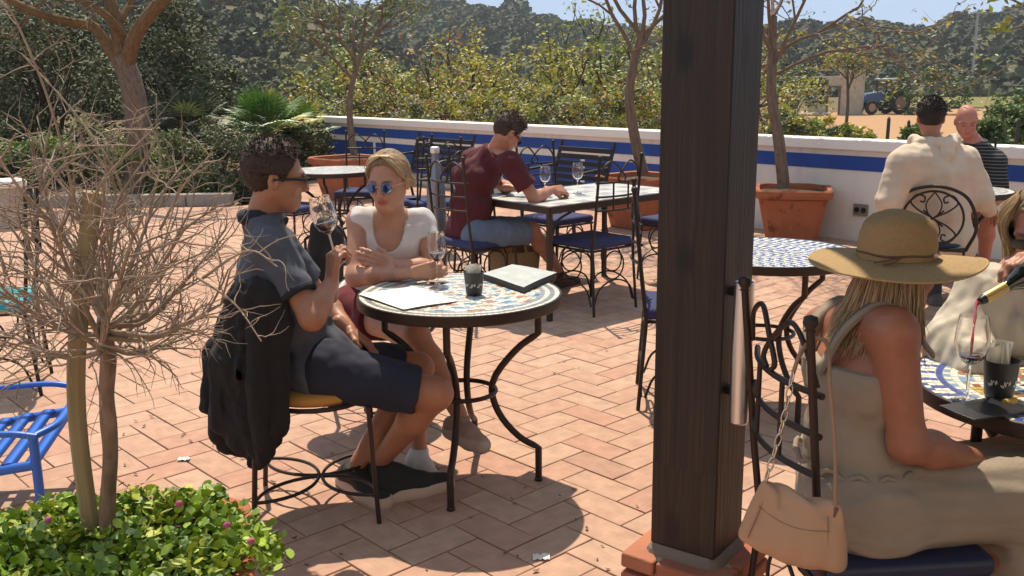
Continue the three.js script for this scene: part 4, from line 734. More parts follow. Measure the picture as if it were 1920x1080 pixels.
// blue slatted armchair, lower left
{
  const foot = V(-1.62, 0, -3.06), t = thing('blue_armchair', 'bright blue metal slatted low armchair at the lower left', 'chair', foot, 0), m = M.bluePaint;
  const ax = V(-0.62, 0, 0.1), az = V(-0.12, 0, -0.55), P = (a, b, y) => V(ax.x * a + az.x * b, y, ax.z * a + az.z * b), y = 0.275;
  for (const [a, b] of [[0, 0], [0, 1], [1, 0], [1, 1]]) part('leg', sweep([P(a, b, 0), P(a, b, a === 0 ? 0.375 : 0.36)], 0.016, 10), m, t);
  part('side_rail', sweep(curve([P(0, 0, y), P(0.25, 0, y - 0.018), P(0.6, 0, y - 0.05), P(1, 0, y - 0.06)], 12), 0.018, 8), m, t); part('side_rail', sweep(curve([P(0, 1, y), P(0.25, 1, y - 0.018), P(0.6, 1, y - 0.05), P(1, 1, y - 0.06)], 12), 0.018, 8), m, t);
  for (let i = 0; i < 8; i++) { const a = 0.015 + i * 0.125, yy = y - 0.06 * smooth(0, 0.8, a) + 0.012; part('seat_slat', sweep([P(a, 0, yy), P(a, 1, yy)], 0.026, 8, false, 0.22), m, t); }
  for (const b of [0, 1]) part('armrest', sweep(curve([P(-0.02, b, 0.375), P(0.12, b, 0.39), P(0.6, b, 0.375), P(1.1, b, 0.345)], 14), 0.018, 8, false, 0.6), m, t);
  part('front_arm_bar', sweep(curve([P(0, 0, 0.375), P(-0.09, 0.15, 0.385), P(-0.1, 0.5, 0.39), P(-0.09, 0.85, 0.385), P(0, 1, 0.375)], 16), 0.017, 8, false, 0.7), m, t);
  for (let i = 0; i < 5; i++) part('back_slat', sweep([P(1.02 + i * 0.03, 0, 0.3 + i * 0.085), P(1.02 + i * 0.03, 1, 0.3 + i * 0.085)], 0.02, 8, false, 0.5), m, t);
  for (const b of [0, 1]) part('back_post', sweep([P(1, b, 0.2), P(1.16, b, 0.72)], 0.017, 8), m, t);
}
// ---------- the yard: tractor, concrete ruin, shed, pole, fence ----------
{
  const d = 80, b = G(1655, 214, LOW); const t = thing('tractor', 'blue and dark green tractor parked in the dirt yard', 'tractor', b, 0.25);
  const blue = mat(lin(0.05, 0.1, 0.2), { roughness: 0.4 }), dark = mat(lin(0.02, 0.025, 0.03), { roughness: 0.6 }), tyre = mat(lin(0.025, 0.022, 0.02), { roughness: 0.95 }), s = b.length() / 80;
  t.scale.setScalar(s);
  const hood = new THREE.Shape(); [[-2.0, 0.95], [-2.05, 1.25], [-1.8, 1.5], [-0.3, 1.68], [-0.3, 0.95]].forEach((p, i) => i ? hood.lineTo(...p) : hood.moveTo(...p));
  part('hood', new THREE.ExtrudeGeometry(hood, { depth: 0.8, bevelEnabled: true, bevelSize: 0.05, bevelThickness: 0.05, bevelSegments: 2 }).translate(0, 0, -0.4), blue, t);
  part('chassis', [bx(3.2, 0.35, 0.5, -0.6, 0.75, 0, 0.05), bx(0.5, 0.5, 0.7, -2.3, 0.7, 0, 0.05)], dark, t);
  part('front_axle', rod(V(-1.6, 0.5, -0.85), V(-1.6, 0.5, 0.85), 0.07), dark, t);
  for (const sz of [-1, 1]) for (const [x, r, w] of [[-1.6, 0.55, 0.32], [0.85, 0.85, 0.45]]) {
    const wh = part('wheel', T(new THREE.TorusGeometry(r - w * 0.36, w * 0.38, 10, 28), x, r, sz * 0.85), tyre, t);
    part('rim', T(new THREE.CylinderGeometry(r * 0.55, r * 0.55, w * 0.6, 20), x, r, sz * 0.85, Math.PI / 2), mat(lin(0.3, 0.2, 0.12), { roughness: 0.7 }), wh);
  }
  for (const sz of [-1, 1]) part('fender', sweep([...Array(9).keys()].map(i => { const a = 0.2 + i / 8 * 2.6; return V(0.85 + Math.cos(a) * 0.95, 0.85 + Math.sin(a) * 0.95, sz * 0.8); }), 0.2, 6, false, 0.25), sz > 0 ? mat(lin(0.16, 0.3, 0.03), { roughness: 0.6 }) : dark, t);
  for (const [x, z] of [[-0.25, -0.6], [-0.25, 0.6], [1.1, -0.6], [1.1, 0.6]]) part('cab_post', rod(V(x, 1.3, z), V(x * 0.95, 2.55, z * 0.95), 0.045), dark, t);
  part('cab_roof', bx(1.65, 0.16, 1.4, 0.4, 2.62, 0, 0.06), mat(lin(0.62, 0.62, 0.6), { roughness: 0.5 }), t);
  part('windscreen', bx(0.02, 1.1, 1.1, -0.26, 1.98, 0, 0.005), M.glass, t);
  part('seat', [bx(0.5, 0.15, 0.5, 0.5, 1.35, 0, 0.05), bx(0.15, 0.6, 0.5, 0.75, 1.65, 0, 0.05)], dark, t);
  part('steering_wheel', T(new THREE.TorusGeometry(0.2, 0.025, 8, 20), 0.05, 1.75, 0, 0.3, Math.PI / 2), dark, t);
  part('exhaust', rod(V(-0.8, 1.6, 0.3), V(-0.8, 2.3, 0.3), 0.05), dark, t);
}
{
  const d = 78, b = V(0, 0, 0), conc = mat(lin(0.52, 0.48, 0.44), { map: rep(texSoil, 0.4), bumpMap: rep(texGrain, 0.4), bumpScale: 0.03, roughness: 1 });
  const p = G(1568, 216, LOW), t = thing('concrete_ruin', 'roofless grey concrete wall with an open doorway beside the tractor', 'wall', p, 0.12), s = p.length() / 78; t.scale.setScalar(s);
  part('wall_panel', bx(1.35, 2.9, 0.25, -1.55, 1.45, 0, 0.03), conc, t);
  part('wall_panel', bx(1.95, 3.3, 0.25, 1.1, 1.65, 0, 0.03), conc, t);
  part('lintel', bx(1.05, 0.8, 0.25, -0.37, 2.5, 0, 0.03), conc, t);
  part('side_wall', bx(0.25, 3.25, 3, 2.0, 1.62, -1.65, 0.03), conc, t);
  part('door_frame', [bx(0.12, 2.1, 0.1, -0.85, 1.05, 0.16, 0.01), bx(0.12, 2.1, 0.1, 0.1, 1.05, 0.16, 0.01), bx(1.07, 0.1, 0.1, -0.37, 2.13, 0.165, 0.01)], mat(lin(0.12, 0.08, 0.06)), t);
  part('rubble', [...Array(14).keys()].map(() => { const g = new THREE.IcosahedronGeometry(rr(0.12, 0.35), 0); g.scale(1, 0.7, 1); g.translate(rr(-3.4, -0.6), 0.12, rr(0.2, 1.2)); return g; }), conc, t);
}
{
  const p = G(1118, 236, LOW), t = thing('grey_shed', 'low grey corrugated shed half hidden behind the golden trees', 'building', p, 0.15), m = mat(lin(0.26, 0.26, 0.27), { roughness: 0.7, map: tMottle1 });
  const k = p.length() / 45; t.scale.setScalar(k);
  for (let i = 0; i < 12; i++) part('wall_sheet', bx(3.6, 0.165, 0.05, 0, 0.09 + i * 0.17, (i % 2) * 0.012, 0.01), m, t);
  part('roof', bx(3.9, 0.08, 2.6, 0, 2.1, -1.2, 0.02), m, t); part('side_wall', [bx(0.05, 2, 2.4, -1.8, 1, -1.25, 0.01), bx(0.05, 2, 2.4, 1.8, 1, -1.25, 0.01)], m, t);
}
{ const b = G(1820, 178, LOW), t = thing('utility_pole', 'thin pale utility pole standing before the far ridge', 'pole', b), H = (EYE - LOW) + (150 - 48) / 1800 * b.length(); part('pole', rod(V(0, 0, 0), V(0, H, 0), b.length() * 0.0011, 8), mat(lin(0.42, 0.4, 0.37)), t); part('crossarm', rod(V(-b.length() * 0.007, H * 0.985, 0), V(b.length() * 0.007, H * 0.985, 0), b.length() * 0.0008, 6), mat(lin(0.42, 0.4, 0.37)), t); }
{ const b = G(732, 165, LOW), D = b.length(); const p = S(732, 18, 215); const t = thing('utility_pole', 'dark utility pole on the far hill above the thin potted tree', 'pole', V(p.x, p.y - 6, p.z)); part('pole', rod(V(0, 0, 0), V(0, 9.2, 0), 0.2, 8), mat(lin(0.08, 0.08, 0.08)), t); part('crossarm', rod(V(-0.9, 8.6, 0), V(0.9, 8.6, 0), 0.12, 6), mat(lin(0.08, 0.08, 0.08)), t); }
[[1662, 264, 20, 1.0, 'fence post in the dirt just left of the man in the hoodie'], [1700, 262, 22, 0.9, 'fence post directly behind the hoodie mans shoulder'], [1876, 255, 24, 1.5, 'taller fence post among the vines right of the bald man'], [1905, 262, 22, 1.0, 'short fence post at the right edge among the vines']].forEach(([u, v, d, h, label]) => { const p = S(u, v, d); const t = thing('fence_post', label, 'post', V(p.x, LOW, p.z), 0, 'fence posts by the vines'); const hh = p.y - LOW + h * 0.45; part('stake', [sweep([V(0, 0, 0), V(0.01, hh * 0.5, 0), V(0.02, hh, 0)], [0.045, 0.035], 7), T(new THREE.ConeGeometry(0.036, 0.05, 7), 0.02, hh + 0.025, 0)], bark([0.12, 0.095, 0.075]), t); });

// ---------- people: smooth-joined implicit bodies meshed by surface nets ----------
function nets(f, mn, mx, h, slack = 0.02) {
  const nx = Math.ceil((mx.x - mn.x) / h) + 1, ny = Math.ceil((mx.y - mn.y) / h) + 1, nz = Math.ceil((mx.z - mn.z) / h) + 1, F = new Float32Array(nx * ny * nz);
  const BL = 5, far = h * 3.7 + slack;   // blocks far from the surface are filled without sampling
  for (let k = 0; k < nz; k += BL) for (let j = 0; j < ny; j += BL) for (let i = 0; i < nx; i += BL) {
    const c0 = f(mn.x + (i + 2) * h, mn.y + (j + 2) * h, mn.z + (k + 2) * h), skip = Math.abs(c0) > far;
    for (let c = k; c < Math.min(nz, k + BL); c++) for (let b = j; b < Math.min(ny, j + BL); b++) for (let a = i; a < Math.min(nx, i + BL); a++) F[a + nx * (b + ny * c)] = skip ? c0 : f(mn.x + a * h, mn.y + b * h, mn.z + c * h);
  }
  const id = new Int32Array(nx * ny * nz).fill(-1), pos = [], nor = [], idx = [], at = (i, j, k) => i + nx * (j + ny * k);
  const E = [[0, 1], [2, 3], [4, 5], [6, 7], [0, 2], [1, 3], [4, 6], [5, 7], [0, 4], [1, 5], [2, 6], [3, 7]], c = new Float32Array(8);
  for (let k = 0; k < nz - 1; k++) for (let j = 0; j < ny - 1; j++) for (let i = 0; i < nx - 1; i++) {
    let m = 0; for (let n = 0; n < 8; n++) { c[n] = F[at(i + (n & 1), j + ((n >> 1) & 1), k + (n >> 2))]; if (c[n] < 0) m++; }
    if (m === 0 || m === 8) continue;
    let x = 0, y = 0, z = 0, s = 0;
    for (const [a, b] of E) if ((c[a] < 0) !== (c[b] < 0)) { const t = c[a] / (c[a] - c[b]); x += lerp(a & 1, b & 1, t); y += lerp((a >> 1) & 1, (b >> 1) & 1, t); z += lerp(a >> 2, b >> 2, t); s++; }
    id[at(i, j, k)] = pos.length / 3; const X = mn.x + (i + x / s) * h, Y = mn.y + (j + y / s) * h, Z = mn.z + (k + z / s) * h; pos.push(X, Y, Z);
    const e = h * 0.45, gx = f(X + e, Y, Z) - f(X - e, Y, Z), gy = f(X, Y + e, Z) - f(X, Y - e, Z), gz = f(X, Y, Z + e) - f(X, Y, Z - e), L = Math.hypot(gx, gy, gz) || 1; nor.push(gx / L, gy / L, gz / L);
  }
  const quad = (a, b, c2, d, flip) => { if (a < 0 || b < 0 || c2 < 0 || d < 0) return; flip ? idx.push(a, c2, b, a, d, c2) : idx.push(a, b, c2, a, c2, d); };
  for (let k = 1; k < nz - 1; k++) for (let j = 1; j < ny - 1; j++) for (let i = 1; i < nx - 1; i++) {
    const v = F[at(i, j, k)] < 0;
    if (v !== F[at(i + 1, j, k)] < 0) quad(id[at(i, j - 1, k - 1)], id[at(i, j, k - 1)], id[at(i, j, k)], id[at(i, j - 1, k)], !v);
    if (v !== F[at(i, j + 1, k)] < 0) quad(id[at(i - 1, j, k - 1)], id[at(i - 1, j, k)], id[at(i, j, k)], id[at(i, j, k - 1)], !v);
    if (v !== F[at(i, j, k + 1)] < 0) quad(id[at(i - 1, j - 1, k)], id[at(i, j - 1, k)], id[at(i, j, k)], id[at(i - 1, j, k)], !v);
  }
  const uv = []; for (let i = 0; i < pos.length; i += 3) uv.push(pos[i] + pos[i + 2] * 0.8, pos[i + 1]);
  const g = new THREE.BufferGeometry(); g.setAttribute('position', new THREE.Float32BufferAttribute(pos, 3)); g.setAttribute('normal', new THREE.Float32BufferAttribute(nor, 3)); g.setAttribute('uv', new THREE.Float32BufferAttribute(uv, 2)); g.setIndex(idx); return g;
}
const smin = (a, b, k) => { const h = Math.max(k - Math.abs(a - b), 0) / k; return Math.min(a, b) - h * h * k * 0.25; };
// tapered capsule; cut = list of [point, normal], the part in front of a plane is removed
function cap(a, b, ra, rb = ra, cut) { const d = b.clone().sub(a); return { a, b, ra, rb, dx: d.x, dy: d.y, dz: d.z, L2: Math.max(1e-9, d.lengthSq()), cut }; }
function dCap(c, x, y, z) {
  const px = x - c.a.x, py = y - c.a.y, pz = z - c.a.z, t = clamp((px * c.dx + py * c.dy + pz * c.dz) / c.L2, 0, 1);
  let d = Math.hypot(px - c.dx * t, py - c.dy * t, pz - c.dz * t) - (c.ra + (c.rb - c.ra) * t);
  if (c.cut) for (const [p, n] of c.cut) d = Math.max(d, (x - p.x) * n.x + (y - p.y) * n.y + (z - p.z) * n.z);
  return d;
}
const union = (caps, k = 0.03) => (x, y, z) => { let d = 9; for (const c of caps) { const e = dCap(c, x, y, z); d = d > 8 ? e : smin(d, e, k); } return d; };
function bounds(caps, pad) { const mn = V(9e9, 9e9, 9e9), mx = V(-9e9, -9e9, -9e9); for (const c of caps) for (const p of [c.a, c.b]) { const r = Math.max(c.ra, c.rb) + pad; mn.min(V(p.x - r, p.y - r, p.z - r)); mx.max(V(p.x + r, p.y + r, p.z + r)); } return [mn, mx]; }
const meshCaps = (caps, h, k, extra, pad = 0.02) => { const f = union(caps, k), [a, b] = bounds(caps, pad); return nets(extra ? (x, y, z) => extra(f(x, y, z), x, y, z) : f, a, b, h, extra ? 0.03 : 0.006); };
const fold = (amp, f = 14) => (d, x, y, z) => d > 0.05 || d < -0.05 ? d : d + amp * (noise(x * f, y * f * 0.55, z * f) + 0.5 * noise(x * f * 2.1, y * f * 1.2, z * f * 2.1));
const fold2 = (a, f) => { const p = fold(a, f), q = fold(a * 0.45, f * 2.9); return (d, x, y, z) => q(p(d, x, y, z), x, y, z); };
const ell = (x, y, z, cx, cy, cz, rx, ry, rz) => { const k0 = Math.hypot((x - cx) / rx, (y - cy) / ry, (z - cz) / rz), k1 = Math.hypot((x - cx) / (rx * rx), (y - cy) / (ry * ry), (z - cz) / (rz * rz)); return k1 < 1e-6 ? -Math.min(rx, ry, rz) : k0 * (k0 - 1) / k1; };
const segD = (x, y, z, ax, ay, az, bx2, by, bz, ra, rb) => { const dx = bx2 - ax, dy = by - ay, dz = bz - az, t = clamp(((x - ax) * dx + (y - ay) * dy + (z - az) * dz) / (dx * dx + dy * dy + dz * dz), 0, 1); return Math.hypot(x - ax - dx * t, y - ay - dy * t, z - az - dz * t) - lerp(ra, rb, t); };
function headField(x, y, z, o) {
  const ax = Math.abs(x);
  let d = ell(x, y, z, 0, 0.035, -0.014, 0.077, 0.09, 0.098);
  d = smin(d, ell(ax, y, z, 0, -0.03, 0.03, 0.06, 0.078, 0.064), 0.04);
  d = smin(d, ell(x, y, z, 0, -0.088, 0.062, 0.03, 0.024, 0.026), 0.04);
  d = smin(d, segD(ax, y, z, 0.05, -0.045, 0.0, 0.02, -0.09, 0.055, 0.018, 0.018), 0.03);
  d = smin(d, segD(ax, y, z, 0.006, 0.024, 0.09, 0.05, 0.02, 0.07, 0.01, 0.01), 0.02);
  d = smin(d, ell(ax, y, z, 0.04, -0.025, 0.062, 0.022, 0.02, 0.022), 0.02);
  d = -smin(-d, ell(ax, y, z, 0.032, 0.004, 0.103, 0.019, 0.011, 0.016), 0.014);
  d = smin(d, ell(ax, y, z, 0.032, 0.003, 0.078, 0.0135, 0.0115, 0.0135), 0.004);
  d = smin(d, segD(x, y, z, 0, 0.012, 0.094, 0, -0.03, 0.112, 0.007, 0.0105), 0.014);
  d = smin(d, ell(ax, y, z, 0.012, -0.034, 0.1, 0.008, 0.007, 0.01), 0.008);
  const ly = y - 2.2 * ax * ax; d = smin(d, ell(x, ly, z, 0, -0.059, 0.0865, 0.028, 0.005, 0.0085), 0.006);
  d = smin(d, ell(x, ly, z, 0, -0.0685, 0.0855, 0.024, 0.0055, 0.0085), 0.006);
  const ear = Math.max(ell(ax, y, z, 0.08, -0.004, -0.012, 0.01, 0.032, 0.02), -ell(ax, y, z, 0.09, -0.002, -0.006, 0.008, 0.02, 0.011));
  return smin(d, ear, 0.008);
}
const HS = 0.96;
function headFrame(c, fw, up, s = HS) { const z = fw.clone().normalize(), x = up.clone().cross(z).normalize(), y = z.clone().cross(x); return { c, x, y, z, s }; }
const toLocal = (H, x, y, z) => { const px = x - H.c.x, py = y - H.c.y, pz = z - H.c.z; return [(px * H.x.x + py * H.x.y + pz * H.x.z) / H.s, (px * H.y.x + py * H.y.y + pz * H.y.z) / H.s, (px * H.z.x + py * H.z.y + pz * H.z.z) / H.s]; };
const toWorld = (H, x, y, z) => H.c.clone().addScaledVector(H.x, x * H.s).addScaledVector(H.y, y * H.s).addScaledVector(H.z, z * H.s);
function headGeo(H, neck, tone, lips, h = 0.0045) {
  const nk = cap(neck, toWorld(H, 0, -0.05, -0.02), 0.056, 0.05);
  const f = (x, y, z) => { const [a, b, c] = toLocal(H, x, y, z); return smin(headField(a, b, c) * H.s, dCap(nk, x, y, z), 0.025); };
  const mn = H.c.clone().addScalar(-0.165), mx = H.c.clone().addScalar(0.165); mn.y = Math.min(mn.y, neck.y - 0.02);
  const g = nets(f, mn, mx, h), p = g.attributes.position, col = [];
  for (let i = 0; i < p.count; i++) {
    const [a, b, c] = toLocal(H, p.getX(i), p.getY(i), p.getZ(i)); let t = [1, 1, 1];
    const lip = Math.exp(-((a / 0.027) ** 4) - (((b - 2.2 * a * a + 0.064) / 0.0105) ** 4)) * (c > 0.075 ? 1 : 0), brow = Math.exp(-(((Math.abs(a) - 0.033) / 0.02) ** 4) - (((b - 0.026) / 0.005) ** 4)) * (c > 0.05 ? 1 : 0);
    const eye = Math.exp(-(((Math.abs(a) - 0.032) / 0.012) ** 4) - (((b - 0.003) / 0.006) ** 4)) * (c > 0.08 ? 1 : 0);
    for (let q = 0; q < 3; q++) t[q] = lerp(lerp(lerp(1, lips[q], lip), 0.35, brow), [0.25, 0.25, 0.28][q], eye * 0.9);
    col.push(...t);
  }
  g.setAttribute('color', new THREE.Float32BufferAttribute(col, 3)); return g;
}
// hand: five fingers from knuckles; X along the hand, N out of the palm, thumb on side Y
function handGeo(wr, X, N, thumbSide, curl, o = {}) {
  const s = o.s ?? 1; X = X.clone().normalize(); N = N.clone().addScaledVector(X, -N.dot(X)).normalize(); const Y = N.clone().cross(X).multiplyScalar(thumbSide), caps = [];
  const P = (x, y, n) => wr.clone().addScaledVector(X, x * s).addScaledVector(Y, y * s).addScaledVector(N, n * s);
  const back = wr.clone().addScaledVector(X, -0.05);
  caps.push(cap(back, wr, 0.027 * s, 0.024 * s));
  [0.03, 0.01, -0.01, -0.029].forEach((y, i) => {
    const k = P([0.088, 0.092, 0.088, 0.08][i], y, 0); caps.push(cap(P(0.008, y * 0.5, 0), k, 0.0165 * s, 0.0115 * s));
    const L = [0.042, 0.047, 0.043, 0.033][i], bend = Array.isArray(curl) ? curl[i] : curl; let p = k, a = 0; const spread = (y * 2.2) * (o.spread ?? 0.6);
    [1, 0.68, 0.5].forEach((f, j) => { a += bend * [0.75, 1.1, 0.8][j]; const dir = X.clone().multiplyScalar(Math.cos(a)).addScaledVector(N, Math.sin(a)).addScaledVector(Y, spread * (j ? 0.3 : 1)).normalize(), q = p.clone().addScaledVector(dir, L * f * s); caps.push(cap(p, q, [0.0102, 0.0092, 0.0082][j] * s, [0.0092, 0.0082, 0.0072][j] * s)); p = q; });
  });
  const tb = P(0.022, 0.026, 0.006), t1 = P(0.055, 0.05 - (o.thumbIn ?? 0) * 0.01, 0.012 + (o.thumbIn ?? 0) * 0.022), t2 = P(0.085, 0.055 - (o.thumbIn ?? 0) * 0.025, 0.018 + (o.thumbIn ?? 0) * 0.035);
  caps.push(cap(P(0.01, 0.012, 0), tb, 0.017 * s, 0.0155 * s), cap(tb, t1, 0.0145 * s, 0.0105 * s), cap(t1, t2, 0.0105 * s, 0.0085 * s));
  return meshCaps(caps, o.h ?? 0.0038, 0.0075, null, 0.008);
}
const skinTex = tex(128, (u, v) => { const n = 0.95 + 0.12 * tn(u, v, 10, 5), q = tn(u + 0.3, v, 5, 3); return [n, n * (0.965 - 0.07 * q), n * (0.945 - 0.07 * q)]; }, { srgb: true });
const skin = (r, g, b) => phys(lin(r, g, b), { roughness: 0.5, vertexColors: true, map: rep(skinTex, 4), bumpMap: tFine6, bumpScale: 0.0009, sheen: 0.15, sheenRoughness: 0.5 });
const hairBump = rep(texBark, 22, 5), hairMap = rep(texBark, 9, 1.5);
const hairMat = (r, g, b) => mat(lin(r, g, b), { roughness: 0.75, map: hairMap });
function person(label, base, fn) { const t = thing('person', label, 'person', V(base.x, 0, base.z), 0); const o = t.position; const before = scene.children.length; fn(t, g => { g.translate(-o.x, -o.y, -o.z); return g; }); return t; }
// torso capsules. hp pelvis, ch chest, lateral axes lh / ls, shoulders, scale
function torso(j, s = 1, fem = 0) {
  const o = (p, ax, k) => p.clone().addScaledVector(ax, k), mid = j.hp.clone().lerp(j.ch, 0.48);
  return [cap(o(j.hp, j.lh, -0.075 * s), o(j.hp, j.lh, 0.075 * s), (0.108 + 0.008 * fem) * s), cap(o(mid, j.lh, -0.052 * s), o(mid, j.lh, 0.052 * s), (0.098 - 0.012 * fem) * s), cap(o(j.ch, j.ls, -0.068 * s), o(j.ch, j.ls, 0.068 * s), 0.098 * s), cap(j.hp, mid, 0.11 * s, 0.1 * s), cap(mid, j.ch, 0.1 * s, 0.1 * s), cap(j.shL, j.shR, 0.052 * s), cap(j.nk, j.ch, 0.052 * s, 0.1 * s), cap(j.nk, j.shL.clone().lerp(j.nk, 0.35), 0.05 * s, 0.048 * s), cap(j.nk, j.shR.clone().lerp(j.nk, 0.35), 0.05 * s, 0.048 * s)];
}
const arm = (sh, el, wr, s = 1) => [cap(sh, el, 0.05 * s, 0.039 * s), cap(el, el.clone().lerp(wr, 0.35), 0.04 * s, 0.039 * s), cap(el.clone().lerp(wr, 0.35), wr, 0.039 * s, 0.0265 * s)];
const leg = (hip, kn, an, s = 1, bulge) => { const b = bulge ?? V(0, 0, 0), m = kn.clone().lerp(an, 0.34).add(b); return [cap(hip, kn, 0.088 * s, 0.058 * s), cap(kn, m, 0.053 * s, 0.056 * s), cap(m, an, 0.055 * s, 0.034 * s)]; };
function shoe(an, heel, toe, s, matU, matS, t, loc, name = 'shoe') {
  const d = toe.clone().sub(heel).normalize(), up = V(0, 1, 0), m = heel.clone().lerp(toe, 0.55);
  const g = meshCaps([cap(heel.clone().add(V(0, 0.035, 0)), m.clone().add(V(0, 0.032, 0)), 0.034 * s, 0.036 * s), cap(m.clone().add(V(0, 0.03, 0)), toe.clone().add(V(0, 0.024, 0)).addScaledVector(d, -0.03), 0.037 * s, 0.03 * s), cap(heel.clone().add(V(0, 0.045, 0)).addScaledVector(d, 0.02), an, 0.036 * s, 0.036 * s, [[an.clone().add(V(0, 0.012, 0)), V(0, 1, 0)]]), cap(m.clone().add(V(0, 0.04, 0)), an, 0.03 * s, 0.034 * s, [[an.clone().add(V(0, 0.012, 0)), V(0, 1, 0)]])], 0.007, 0.02);
  const o = part(name, loc(g), matU, t);
  const sole = meshCaps([cap(heel.clone().add(V(0, 0.012, 0)), m.clone().add(V(0, 0.012, 0)), 0.04 * s, 0.044 * s), cap(m.clone().add(V(0, 0.012, 0)), toe.clone().add(V(0, 0.014, 0)).addScaledVector(d, -0.03), 0.044 * s, 0.036 * s)], 0.006, 0.01, (dd, x, y, z) => Math.max(dd, y - lerp(heel.y, toe.y, 0.5) - 0.04));
  part('sole', loc(sole), matS, o);
}
function shortHair(H, m, t, loc, o = {}) {
  const th = o.th ?? 0.016, f = (x, y, z) => {
    const [a, b, c] = toLocal(H, x, y, z); const nz = noise(x * 45, y * 45, z * 45) * 0.003 + noise(x * 140, y * 90, z * 140) * 0.003;
    let d = ell(a, b, c, 0, 0.037, -0.015, 0.08 + th * (b > 0.02 ? 1 : 0.4), 0.094 + th, 0.1 + th * 0.8) + nz;
    const line = c - ((o.front ?? 0.04) + 0.55 * (b - 0.03)) - 0.006 * noise(a * 60, b * 60, 2), low = (o.low ?? -0.07) - b + 0.2 * Math.max(0, c);
    const earHole = 0.026 - Math.hypot((b + 0.01) * 0.9, c + 0.008) - (Math.abs(a) < 0.06 ? 1 : 0);
    return Math.max(d, line, low, earHole, b - (o.topCut ?? 1)) * H.s;
  };
  return part('hair', loc(nets(f, H.c.clone().addScalar(-0.16), H.c.clone().addScalar(0.17), o.h ?? 0.005)), m, t);
}
function tufts(H, n, len, r, m, parent, loc, o = {}) {   // short locks combed over the scalp
  const gs = [];
  for (let i = 0; i < n; i++) {
    const th = rr(-Math.PI, Math.PI), ph = Math.acos(rr(-0.25, 1)), a = Math.sin(ph) * Math.sin(th), b = Math.cos(ph), c = Math.sin(ph) * Math.cos(th), k = 1 + (o.th ?? 0.016) * 9 * (b > 0 ? 1 : 0.4);
    const X = a * 0.08 * k, Y = 0.037 + b * 0.097 * k, Z = -0.015 + c * 0.1 * k; if (Z > 0.035 + 0.55 * (Y - 0.03) || Y < -0.05 || (Math.abs(Y + 0.01) < 0.03 && Math.abs(Z + 0.008) < 0.03)) continue;
    const d = V(a * 0.5 + rr(-0.5, 0.5), b * 0.4 + (o.lift ?? 0.1) - (b < 0.3 ? 0.9 : 0), c * 0.4 + (o.sweep ?? -0.3) + rr(-0.4, 0.4)).normalize().multiplyScalar(len * (b < 0.3 ? 0.6 : 1) * rr(0.6, 1.2));
    gs.push(sweep([toWorld(H, X * 0.97, Y * 0.97, Z * 0.97), toWorld(H, X + d.x * 0.5 + a * 0.003, Y + d.y * 0.5 + b * 0.003, Z + d.z * 0.5), toWorld(H, X + d.x, Y + d.y - 0.002, Z + d.z)], t => r * (1 - 0.8 * t), 4));
  }
  return part('hair_locks', loc(merge(gs)), m, parent);
}
function glasses(H, t, loc, lensM, frameM, round) {
  const g = thing === null ? null : part('sunglasses', loc(merge([sweep([toWorld(H, -0.012, 0.008, 0.114), toWorld(H, 0, 0.012, 0.117), toWorld(H, 0.012, 0.008, 0.114)], 0.0022, 6), ...[-1, 1].map(s => sweep([toWorld(H, s * 0.056, 0.009, 0.1), toWorld(H, s * 0.076, 0.008, 0.05), toWorld(H, s * 0.081, 0.002, -0.01), toWorld(H, s * 0.079, -0.015, -0.025)], round ? 0.0018 : 0.0052, 6))])), frameM, t);
  for (const s of [-1, 1]) { const q = new THREE.SphereGeometry(1, 20, 14), p = q.attributes.position; for (let i = 0; i < p.count; i++) { const x = p.getX(i), y = p.getY(i), z = p.getZ(i), e = round ? 2 : 3.2, n = Math.pow(Math.pow(Math.abs(x), e) + Math.pow(Math.abs(y), e) + 1e-6, 1 / e), k = Math.hypot(x, y) / n || 1; const w = toWorld(H, s * 0.034 + x * k * (round ? 0.023 : 0.027), 0.002 + y * k * (round ? 0.021 : 0.017), 0.108 + z * 0.003 - 0.25 * Math.max(0, Math.abs(s * 0.034 + x * k * 0.024) - 0.03)); p.setXYZ(i, w.x, w.y, w.z); } q.computeVertexNormals(); part('lens', loc(q), lensM, g); }
  return g;
}
const V0 = V(0, 0, 0), plane = (p, n) => [p, n.clone().normalize()];
const along = (a, b, t) => a.clone().lerp(b, t), dirTo = (a, b) => b.clone().sub(a).normalize();

function strands(n, from, via, to, r, jit, sides = 4, ctr, rad) { const gs = []; for (let i = 0; i < n; i++) { const k = i / (n - 1), q = () => V(rr(-jit, jit), rr(-jit, jit), rr(-jit, jit)), a = from(k, i), b = via(k, i).add(q()), c = to(k, i).add(q().multiplyScalar(1.6)); const md = a.clone().lerp(b, 0.5); if (ctr) md.sub(ctr).normalize().multiplyScalar(rad * rr(0.97, 1.03)).add(ctr); gs.push(sweep(curve([a, md.add(q().multiplyScalar(0.4)), b, c], 9), t => r * (1 - 0.75 * t), sides)); } return gs; }
const tint = (gs, lo) => { for (const g of gs) { const k = rr(lo, 1), c = new Float32Array(g.attributes.position.count * 3); for (let i = 0; i < c.length; i += 3) { c[i] = k; c[i + 1] = k * rr(0.97, 1); c[i + 2] = k * 0.97; } g.setAttribute('color', new THREE.BufferAttribute(c, 3)); } return gs; };
const lockMat = (r, g, b) => mat(lin(r, g, b), { roughness: 0.6, vertexColors: true });
const neckCut = (j, off = 0) => [plane(along(j.ch, j.nk, 1).addScaledVector(dirTo(j.ch, j.nk), off), dirTo(j.ch, j.nk))];
function shirtCaps(j, s, fem, inf, cutN) { return torso(j, s, fem).map((c, i) => cap(c.a, c.b, c.ra + inf, c.rb + inf, i >= 6 ? cutN : undefined)); }
